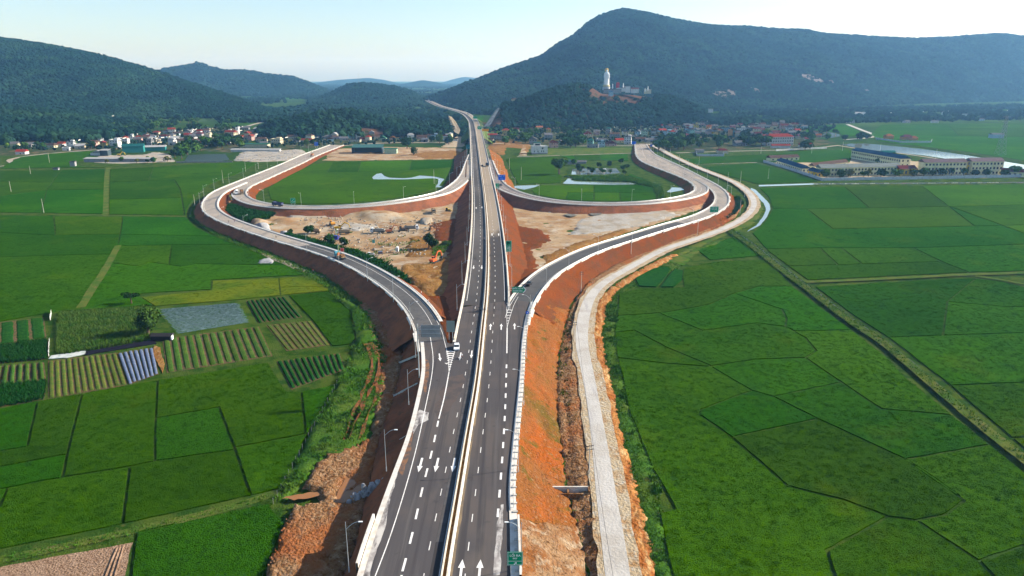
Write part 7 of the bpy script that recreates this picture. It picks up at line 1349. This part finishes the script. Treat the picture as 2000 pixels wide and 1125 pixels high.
# ---------------------------------------------------------------- trees, shrubs, crops and grass
def crown_mesh(seed, m, nl=7, leaves=260, rad=(1, 1, .8), leaf=.2, low=0.0):
    """leaf-sized faces spread through several uneven lobes"""
    rnd = random.Random(seed); mb = MB(); lobes = []
    for i in range(nl):
        a = rnd.uniform(0, 6.28); r = rnd.uniform(.15, .62) * (0 if i == 0 else 1); lobes.append((Vector((r * math.cos(a) * rad[0], r * math.sin(a) * rad[1], rnd.uniform(-.35 + low, .5) * rad[2])), rnd.uniform(.36, .58)))
    for i in range(leaves):
        c, r = rnd.choice(lobes); d = Vector((rnd.gauss(0, 1), rnd.gauss(0, 1), rnd.gauss(.15, 1))).normalized(); p = c + Vector((d.x * rad[0], d.y * rad[1], d.z * rad[2])) * r * rnd.uniform(.72, 1.1)
        n = (d + Vector((rnd.gauss(0, .5), rnd.gauss(0, .5), rnd.gauss(.2, .5)))).normalized(); u = n.orthogonal().normalized(); v = n.cross(u); s_ = leaf * rnd.uniform(.55, 1.25); ro = rnd.uniform(0, 6.28); u, v = u * math.cos(ro) + v * math.sin(ro), v * math.cos(ro) - u * math.sin(ro)
        mb.poly([p - u*s_, p + v*s_*.75 + n*s_*.2, p + u*s_, p - v*s_*.75 - n*s_*.1])
    return mb.mesh('crown', m)
def trunk_mesh(seed, h=1.0):
    rnd = random.Random(seed); mb = MB(); mb.tube((0, 0, -.1), (.03, 0, h * .6), .07, .045, 6)
    for k in range(4): a = k * 1.6 + rnd.uniform(-.3, .3); mb.tube((.03, 0, h * rnd.uniform(.4, .6)), (.35 * math.cos(a), .35 * math.sin(a), h * rnd.uniform(.8, 1.05)), .035, .012, 5)
    return mb.mesh('trunk', M_bark)
TR = [trunk_mesh(i) for i in range(3)]
CRN = {'mid': [crown_mesh(i, M_crown, 8, 300, leaf=.26) for i in range(4)], 'dark': [crown_mesh(20 + i, M_crownd, 8, 300, leaf=.26) for i in range(4)], 'light': [crown_mesh(40 + i, M_crownl, 8, 300, leaf=.26) for i in range(3)], 'olive': [crown_mesh(60, M_crowny, 6, 170)]}
KN = {'mid': 'mid-green', 'dark': 'dark green', 'light': 'bright green', 'olive': 'olive-brown'}
def tree(loc, h, r, kind, label, grp=None, crown=None, name='tree', trunk=True):
    t = thing(name, label, 'tree', loc, rk.uniform(0, 6.28), grp); o = obj('crown', crown or rk.choice(CRN[kind]), t); o.location = (0, 0, h - r * .75); o.scale = (r * rk.uniform(.9, 1.1), r * rk.uniform(.9, 1.1), r * rk.uniform(.8, 1.05))
    if trunk: q = obj('trunk', rk.choice(TR), t); q.scale = (h * .8, h * .8, h * .85)
    return t
def grove(poly, n, hr, kinds, where, sep=5.0):
    pl = px(poly); xs = [p.x for p in pl]; ys = [p.y for p in pl]; got = []; tries = 0
    while len(got) < n and tries < n * 40:
        tries += 1; x, y = rk.uniform(min(xs), max(xs)), rk.uniform(min(ys), max(ys))
        if not pip(x, y, pl) or any((x-a)**2 + (y-b)**2 < sep*sep for a, b in got): continue
        got.append((x, y))
    for i, (x, y) in enumerate(sorted(got, key=lambda q: q[0] / q[1])): h = rk.uniform(*hr); k = rk.choice(kinds); tree((x, y, 0), h, h * rk.uniform(.46, .62), k, '%s tree %s, %s from the left' % (KN[k], where, ORD[i]), 'trees ' + where)
grove([(332, 314), (345, 292), (380, 276), (440, 272), (478, 282), (480, 296), (455, 300), (400, 298), (370, 300), (355, 315)], 34, (9, 14), ('mid', 'dark', 'light', 'mid'), 'in the pond grove left of the stone yard')
grove([(180, 262), (215, 246), (300, 238), (380, 238), (460, 246), (470, 256), (400, 258), (340, 262), (280, 262), (230, 276)], 60, (9, 14), ('mid', 'dark', 'dark', 'light'), 'in the wooded belt behind the left village', 6)
grove([(0, 300), (10, 288), (60, 284), (180, 282), (250, 284), (230, 290), (120, 292), (40, 298)], 16, (6, 10), ('mid', 'dark', 'light'), 'among the houses of the village lane', 7)
grove([(985, 284), (992, 268), (1020, 256), (1048, 262), (1050, 278), (1030, 282)], 15, (9, 14), ('light', 'light', 'mid'), 'between the flyover and the big white house', 6); grove([(1080, 286), (1095, 262), (1140, 262), (1140, 288), (1110, 292)], 22, (9, 13), ('dark', 'mid', 'dark'), 'behind the red-gabled house', 6)
grove([(1060, 258), (1100, 244), (1200, 240), (1300, 240), (1300, 254), (1200, 258), (1120, 260)], 40, (8, 13), ('dark', 'mid', 'dark'), 'at the foot of the statue hill', 7); grove([(1282, 296), (1284, 274), (1330, 272), (1420, 276), (1420, 292), (1360, 294), (1340, 297)], 34, (10, 15), ('mid', 'light', 'mid', 'dark'), 'in the park row beyond the right ramp', 7)
grove([(1440, 286), (1446, 268), (1500, 266), (1500, 287), (1470, 289)], 14, (10, 14), ('dark', 'mid'), 'left of the white hall', 6); grove([(1556, 296), (1560, 262), (1600, 254), (1640, 262), (1600, 290)], 14, (8, 12), ('mid', 'dark'), 'right of the white hall', 8); grove([(1610, 349), (1800, 347.5), (1800, 344), (1610, 346)], 11, (6, 9), ('mid', 'light', 'dark', 'olive'), 'in front of the long cream school block', 9); grove([(1770, 347), (2000, 346), (2000, 343), (1780, 344)], 11, (6, 10), ('mid', 'dark', 'mid'), 'in front of the three-storey school blocks', 9)
grove([(1120, 345), (1116, 322), (1230, 320), (1248, 330), (1240, 344), (1215, 344)], 16, (3, 7), ('dark', 'mid'), 'on the banks of the right loop ponds', 7); grove([(1660, 312), (1700, 302), (1760, 308), (1790, 318), (1780, 330)], 12, (5, 8), ('mid', 'olive', 'light'), 'in the school courtyard', 8); grove([(560, 292), (600, 262), (700, 262), (720, 272), (680, 282), (640, 280)], 12, (6, 10), ('mid', 'dark'), 'among the houses above the left ramp', 9); grove([(840, 286), (850, 262), (885, 258), (898, 266), (880, 282)], 10, (8, 12), ('mid', 'dark', 'light'), 'left of the flyover below the pale cutting', 6)
grove([(1640, 244), (1700, 232), (1900, 232), (2000, 230), (2200, 228), (2200, 238), (1980, 240), (1700, 242)], 40, (8, 12), ('dark', 'mid', 'dark'), 'round the far hamlet beyond the river', 9); grove([(1640, 276), (1650, 268), (1690, 270), (1700, 276)], 6, (8, 11), ('dark',), 'at the head of the river', 6); grove([(190, 320), (290, 320), (350, 318), (350, 312), (300, 312)], 8, (4, 7), ('dark', 'mid', 'olive'), 'before the long low shed', 8)
def big(x, y, h, r, kind, label, seed, leaves=1500, leaf=.11, rad=(1, 1, .95), lean=0.0, nl=12):
    me = crown_mesh(seed, {'mid': M_crown, 'dark': M_crownd, 'light': M_crownl}[kind], nl, leaves, rad, leaf); return tree(P(x, y), h, r, kind, label, None, me)
big(290, 656, 10.5, 5.2, 'mid', 'large leafy tree over the field hut beside the plastic-mulched plot', 101, 2200, .10); big(1092, 341, 17, 8.5, 'mid', 'large round tree at the edge of the paddy inside the right loop', 102, 1600); big(795, 291, 15, 8, 'dark', 'large dark round tree behind the stone yard, right of the teal shed', 103, 900); big(876, 283, 11, 6.5, 'dark', 'round dark tree standing alone left of the flyover', 104, 800); big(859, 281, 12, 6, 'light', 'bright green tree left of the lone dark tree by the flyover', 105, 800); big(599, 289, 12, 5.5, 'light', 'bright green tree where the left ramp meets the village', 106, 800)
big(808, 304, 10, 5.5, 'dark', 'dark tree right of the pale green shed in the stone yard', 107, 800); big(218, 299, 9, 5.5, 'dark', 'olive round tree behind the white tent-roofed shelter', 108, 800)
t = tree(P(257, 594), 6.2, 3.0, 'dark', 'small umbrella-shaped tree at the corner of the yellow rice', None, crown_mesh(109, M_crownd, 6, 500, (1.3, 1.3, .32), .12))
for k, (x, y, h, r, kd, lb) in enumerate([(838, 487, 8.5, 3.2, 'dark', 'tall dark bamboo clump in the works yard'), (846, 489, 6.5, 3.4, 'dark', 'lower dark bush against the tall bamboo clump'), (872, 482, 4, 3, 'mid', 'green bush above the grass patch in the works yard'), (601, 458, 6.5, 4.0, 'dark', 'dark bush behind the inner kerb of the left ramp'), (566, 461, 4, 2.6, 'dark', 'low dark bush beside the grey gravel heap'), (645, 478, 6, 4.0, 'mid', 'left of the two bushes by the blue-cab lorry'), (670, 480, 5.5, 3.8, 'mid', 'right of the two bushes by the blue-cab lorry')]): tree(P(x, y), h, r, kd, lb, None, crown_mesh(120 + k, M_crownd if kd == 'dark' else M_crown, 8, 700, (1, 1, 1), .14))
# grasses, corn and weeds: uncountable, merged per patch
def blades(n, h, w_, spread, seed, bend=.35):
    rnd = random.Random(seed); V = []; F = []
    for i in range(n):
        a = rnd.uniform(0, 6.28); r = spread * math.sqrt(rnd.random()); x, y = r * math.cos(a), r * math.sin(a); b = rnd.uniform(0, 6.28); hh = h * rnd.uniform(.6, 1.15); dx, dy = math.cos(b) * w_, math.sin(b) * w_; ox, oy = rnd.gauss(0, bend) * hh, rnd.gauss(0, bend) * hh; k = len(V)
        V += [(x - dx, y - dy, 0), (x + dx, y + dy, 0), (x + ox * .5 + dx * .7, y + oy * .5 + dy * .7, hh * .65), (x + ox, y + oy, hh)]; F += [(k, k + 1, k + 2), (k, k + 2, k + 3)]
    return np.array(V), np.array(F)
def scatter(name, label, poly, dens, tpl, m, smin=.7, smax=1.3, z=0.0, seed=1, world=False, thr=None, ns=.08, cat='grass', parent=None):
    pl = poly if world else px(poly); rng = np.random.default_rng(seed); xs = np.array([p.x for p in pl]); ys = np.array([p.y for p in pl]); ar = (xs.max()-xs.min()) * (ys.max()-ys.min()); n = int(ar * dens); X = rng.uniform(xs.min(), xs.max(), n); Y = rng.uniform(ys.min(), ys.max(), n); ok = np.zeros(n, bool); m_ = len(pl)
    for i in range(m_):
        x0, y0, x1, y1 = xs[i], ys[i], xs[i-1], ys[i-1]
        if y0 == y1: continue
        ok ^= ((y0 > Y) != (y1 > Y)) & (X < (x1-x0) * (Y-y0) / (y1-y0) + x0)
    X, Y = X[ok], Y[ok]
    if thr is not None: kp = np.array([fbm(a, b, ns, 8.0, 3) > thr for a, b in zip(X, Y)], bool) if len(X) else np.zeros(0, bool); X, Y = X[kp], Y[kp]
    n = len(X)
    if n == 0: return
    Vt, Ft = tpl; S_ = rng.uniform(smin, smax, n); A = rng.uniform(0, 6.28, n); c, s_ = np.cos(A), np.sin(A)
    vx = (Vt[None, :, 0] * c[:, None] - Vt[None, :, 1] * s_[:, None]) * S_[:, None] + X[:, None]; vy = (Vt[None, :, 0] * s_[:, None] + Vt[None, :, 1] * c[:, None]) * S_[:, None] + Y[:, None]; vz = Vt[None, :, 2] * S_[:, None] + z
    V = np.stack([vx, vy, vz], -1).reshape(-1, 3).astype(np.float32); F = (Ft[None] + (np.arange(n) * len(Vt))[:, None, None]).reshape(-1, 3)
    me = bpy.data.meshes.new(name); me.vertices.add(len(V)); me.vertices.foreach_set('co', V.ravel()); me.loops.add(F.size); me.loops.foreach_set('vertex_index', F.ravel().astype(np.int32)); me.polygons.add(len(F)); me.polygons.foreach_set('loop_start', np.arange(0, F.size, 3, dtype=np.int32)); me.polygons.foreach_set('loop_total', np.full(len(F), 3, np.int32)); me.materials.append(m); me.update(); me.validate()
    return obj(name, me, parent, label, None if parent else cat, None, 'stuff')
TUFT = blades(7, .55, .05, .28, 1); WEED = blades(9, .9, .09, .5, 2, .45); CORN = blades(7, 1.7, .09, .18, 3, .3); BUSHT = blades(16, 1.5, .22, .8, 4, .5)
scatter('corn_plants', 'ripening corn left of the big tree', [(113, 613), (262, 603), (304, 664), (168, 687), (112, 695)], 4.5, CORN, M_corn, .7, 1.2, seed=11, cat='corn'); scatter('corn_plants', 'dark corn at the picture edge above the striped beds', [(-110, 694), (91, 663), (92, 702), (-90, 718)], 4.5, CORN, M_vegd, .7, 1.1, seed=12, cat='corn'); scatter('corn_plants', 'dark corn at the picture edge below the striped beds', [(-130, 768), (90, 744), (87, 780), (0, 796), (-140, 822)], 4.5, CORN, M_vegd, .7, 1.1, seed=13, cat='corn')
VR = [(1300, 1290), (1278, 1125), (1255, 1010), (1233, 930), (1212, 850), (1194, 760), (1180, 700), (1174, 650), (1182, 600), (1200, 572), (1240, 546), (1310, 512), (1335, 520), (1245, 562), (1206, 576), (1204, 640), (1206, 700), (1218, 735), (1232, 801), (1264, 880), (1290, 945), (1290, 1003), (1304, 1076), (1318, 1125), (1350, 1290)]
scatter('grass', 'rank grass between the haul road bank and the right paddies', VR, 2.0, TUFT, M_tuft, .6, 1.6, seed=14); scatter('weeds', 'tall reeds in the ditch beside the right paddies', [(1183, 600), (1200, 580), (1206, 600), (1204, 660), (1212, 730), (1228, 800), (1256, 880), (1290, 960), (1300, 1000), (1296, 1000), (1270, 930), (1236, 860), (1212, 770), (1196, 700), (1186, 640)], 1.0, BUSHT, M_tuft, .35, .9, seed=15, thr=.02, cat='weeds')
scatter('grass', 'rank grass between the left paddies and the embankment', [(640, 572), (700, 600), (720, 620), (738, 660), (756, 700), (744, 780), (716, 862), (640, 895), (600, 945), (560, 975), (540, 985), (552, 958), (580, 906), (604, 850), (662, 752), (674, 722), (696, 665), (688, 610)], 1.8, WEED, M_tuft, .5, 1.2, z=1.0, seed=16, thr=-.12); scatter('grass', 'rank grass at the foot of the left ramp bank', [(372, 425), (380, 402), (396, 425), (470, 470), (560, 508), (640, 540), (720, 585), (740, 612), (700, 600), (640, 566), (560, 518), (490, 490), (420, 462)], 1.2, WEED, M_tuft, .6, 1.5, z=.2, seed=17)
scatter('weeds', 'green scrub along the inner foot of the left ramp', [(556, 461), (600, 470), (650, 485), (700, 497), (760, 525), (790, 545), (800, 560), (770, 545), (700, 508), (640, 492), (590, 478)], 1.6, BUSHT, M_vegd, .8, 1.8, z=.4, seed=18, cat='weeds'); scatter('weeds', 'scrub in the crook between left ramp and loop', [(440, 412), (452, 404), (500, 410), (540, 420), (520, 430), (478, 436), (456, 424)], .9, BUSHT, M_vegd, .8, 1.9, z=.3, seed=19, cat='weeds'); scatter('grass', 'green patch by the bamboo in the works yard', [(844, 488), (868, 478), (882, 474), (872, 492), (860, 504), (846, 502)], 2.0, WEED, M_tuft, .6, 1.2, z=1.0, seed=20); scatter('grass', 'sparse weeds across the works yard', [(720, 470), (800, 462), (830, 470), (790, 500), (800, 520), (740, 520)], .5, WEED, M_tuft, .5, 1.0, z=.7, seed=21, thr=.05)
scatter('grass', 'grass along the straight dike across the right paddies', [(x - 7, y + 3) for x, y in dike] + [(x + 8, y - 3) for x, y in reversed(dike)], 1.6, TUFT, M_tuft, .7, 1.7, z=.6, seed=22); scatter('grass', 'grass on the path below the left paddies', [(-300, 1143), (0, 1089), (240, 1037), (500, 974), (552, 956), (552, 966), (500, 983), (240, 1050), (0, 1104), (-300, 1158)], 3.0, TUFT, M_tuft, .6, 1.2, z=.1, seed=23); scatter('weeds', 'scrub beside the haul road bend', [(1420, 400), (1440, 386), (1450, 400), (1436, 420), (1408, 436), (1395, 438), (1412, 418)], .8, BUSHT, M_vegd, .7, 1.6, z=.4, seed=24, cat='weeds')
scatter('grass', 'sparse seeded grass on the near red slope', [(1010, 1000), (1008, 820), (1020, 735), (1085, 740), (1085, 820), (1095, 900), (1100, 960), (1060, 1010)], .9, TUFT, M_grassy, .3, .6, z=2.6, seed=25) if False else None
scatter('weeds', 'weeds round the ponds inside the right loop', [(1098, 346), (1230, 345), (1290, 366), (1300, 388), (1286, 390), (1276, 366), (1246, 361), (1240, 356), (1120, 352), (1112, 345)], .5, BUSHT, M_tuft, .5, 1.4, z=.1, seed=26, cat='weeds'); scatter('weeds', 'weeds on the near strip between bank and haul road', [(1088, 731), (1098, 660), (1116, 605), (1128, 600), (1120, 660), (1118, 735), (1126, 830), (1112, 830)], .8, WEED, M_grassy, .5, 1.2, z=.3, seed=27, thr=.0)
# rice plants standing proud of the nearer plots, so that they read as crop and not as felt
def rice_src(seed, m):
    rnd = random.Random(seed); mb = MB()
    for k in range(9):
        V, F = blades(5, .15, .05, .14, seed * 31 + k, 1.1); ox, oy = rnd.uniform(-.6, .6), rnd.uniform(-.6, .6); b = len(mb.v); mb.v += [(x + ox, y + oy, z - .05) for x, y, z in V.tolist()]; mb.f += [tuple(b + i for i in f) for f in F.tolist()]
    return bpy.data.objects.new('rice_source', mb.mesh('rice_plants', m))
RSRC = {}
def rice_group(m):
    if m is M_rice: m = M_blade
    if m.name in RSRC: return RSRC[m.name]
    ng = bpy.data.node_groups.new('rice_scatter', 'GeometryNodeTree'); N = ng.nodes; L = ng.links
    ng.interface.new_socket('Geometry', in_out='INPUT', socket_type='NodeSocketGeometry'); ng.interface.new_socket('Geometry', in_out='OUTPUT', socket_type='NodeSocketGeometry'); gi = N.new('NodeGroupInput'); go = N.new('NodeGroupOutput')
    dp = N.new('GeometryNodeDistributePointsOnFaces'); ps = N.new('GeometryNodeInputPosition'); sx = N.new('ShaderNodeSeparateXYZ'); mr = N.new('ShaderNodeMapRange'); mr.inputs[1].default_value = 180; mr.inputs[2].default_value = 460; mr.inputs[3].default_value = .8; mr.inputs[4].default_value = .0; L.new(ps.outputs[0], sx.inputs[0]); L.new(sx.outputs[1], mr.inputs[0]); L.new(mr.outputs[0], dp.inputs['Density']); L.new(gi.outputs[0], dp.inputs['Mesh']); jn = N.new('GeometryNodeJoinGeometry')
    for s_ in range(3):
        oi = N.new('GeometryNodeObjectInfo'); oi.inputs['Object'].default_value = rice_src(s_ + 1, m); oi.inputs['As Instance'].default_value = True; L.new(oi.outputs['Geometry'], jn.inputs[0])
    ip = N.new('GeometryNodeInstanceOnPoints'); ip.inputs['Pick Instance'].default_value = True; rv = N.new('FunctionNodeRandomValue'); rv.data_type = 'FLOAT_VECTOR'; rv.inputs[0].default_value = (0, 0, 0); rv.inputs[1].default_value = (0, 0, 6.28); rs = N.new('FunctionNodeRandomValue'); rs.data_type = 'FLOAT'; rs.inputs[2].default_value = .7; rs.inputs[3].default_value = 1.25
    L.new(dp.outputs['Points'], ip.inputs['Points']); L.new(jn.outputs[0], ip.inputs['Instance']); L.new(rv.outputs[0], ip.inputs['Rotation']); L.new(rs.outputs[1], ip.inputs['Scale']); L.new(ip.outputs[0], go.inputs[0]); RSRC[m.name] = ng; return ng
NR = 0
for o in [q for q in C.objects if q.name.startswith('rice_field')]:
    me = o.data; ys = [v.co.y for v in me.vertices]; xs = [v.co.x for v in me.vertices]
    if min(ys) > 440 or max(ys) < 60: continue
    n = len(me.vertices) // 2; tf = [tuple(f.vertices) for f in me.polygons if all(i < n for i in f.vertices)]; tf = [f for f in tf if min(ys[i] for i in f) < 460]
    if not tf: continue
    mb = MB(); mb.v = [tuple(v.co) for v in me.vertices][:n]; mb.f = tf; p = obj('rice_plants', mb.mesh('rice_plants', me.materials[0]), o, kind='stuff'); md = p.modifiers.new('rice', 'NODES'); md.node_group = rice_group(me.materials[0]); NR += 1
# field hut, cloth screens and sheets in the garden
t = thing('field_hut', 'low dark field hut under the large leafy tree', 'hut', P(318, 663)); MB().box((0, 0, .9), (7, 3, 1.8)).build('wall', mat('tarred_sheet', (.03, .028, .03), (), .7), t); roof_mb(7, 3, 1.8, 'gable', .7, .3).build('roof', mat('tarred_sheet', (.03, .028, .03), (), .7), t); MB().box((3.7, -.6, 1.0), (.5, 1.2, 1.6)).build('white_flap', M_swhite, t)
def screen(a, b, h, m, label, name='cloth_screen'):
    A, B = P(*a), P(*b); t = thing(name, label, 'cloth', A); d = B - A; n = max(3, int(d.length / 1.2)); mb = MB()
    for i in range(n + 1): q = d * (i / n) + Vector((.35 * nz(i, 1.7, .6), 0, 0)); mb.v += [tuple(q), tuple(q + Vector((.15 * nz(i, 3, .9), 0, h * (1 + .2 * nz(i, 5, .7)))))]
    for i in range(n): mb.f.append((2*i, 2*i + 2, 2*i + 3, 2*i + 1))
    mb.build('sheet', m, t)
    for i in range(0, n + 1, 4): q = d * (i / n); MB().tube(q, q + Vector((0, 0, h + .2)), .04, n=4).build('stake', M_bark, t)
M_cl = mat('white_net_cloth', (.44, .46, .44), (((.28, .33, .29), .8, .46, .66),), .8)
screen((98, 626), (101, 612), 1.6, M_cl, 'upper white cloth screen at the corner of the corn'); screen((95, 697), (97, 664), 1.2, M_cl, 'lower white cloth screen beside the dark corn')
def gsheet(poly, m, label): q = px(poly); t = thing('ground_sheet', label, 'plastic sheet', q[0]); pl = jag([v - q[0] for v in q], .25, 1.0); mb = MB(); mb.prism([(v.x, v.y) for v in pl], .1, .3); mb.build('sheet', m, t); return t
gsheet([(95, 702), (100, 696), (166, 686), (170, 692), (130, 700)], M_cl, 'crumpled white plastic sheet along the corn field'); gsheet([(165, 695), (168, 688), (300, 665), (306, 672), (230, 684)], mat('black_film', (.012, .012, .02), (), .5), 'long black plastic sheet along the corn field'); gsheet([(298, 690), (302, 676), (312, 680), (322, 712), (318, 730), (308, 710)], M_ochre, 'bare brown earth strip beside the blue mulch beds'); gsheet([(1379, 362), (1388, 379), (1392, 382), (1384, 384)], M_cl, 'white tarpaulin on the red bank between loop and ramp'); gsheet([(469, 392), (476, 384), (482, 388), (478, 394)], M_cl, 'white tarpaulin on the orange bank inside the left loop') if False else None
for k in range(22):
    A = P(658, 752).lerp(P(534, 985), k / 21); t = thing('fence_post', 'thin pale fence post at the edge of the left paddies, %s from the top' % ORD[k], 'post', A, 0, 'fence posts at the left paddies'); MB().tube((0, 0, 0), (0, 0, 1.5), .045, .04, 5).build('shaft', M_gconc, t); MB().box((0, 0, 1.52), (.1, .1, .05)).build('cap', M_gconc, t)
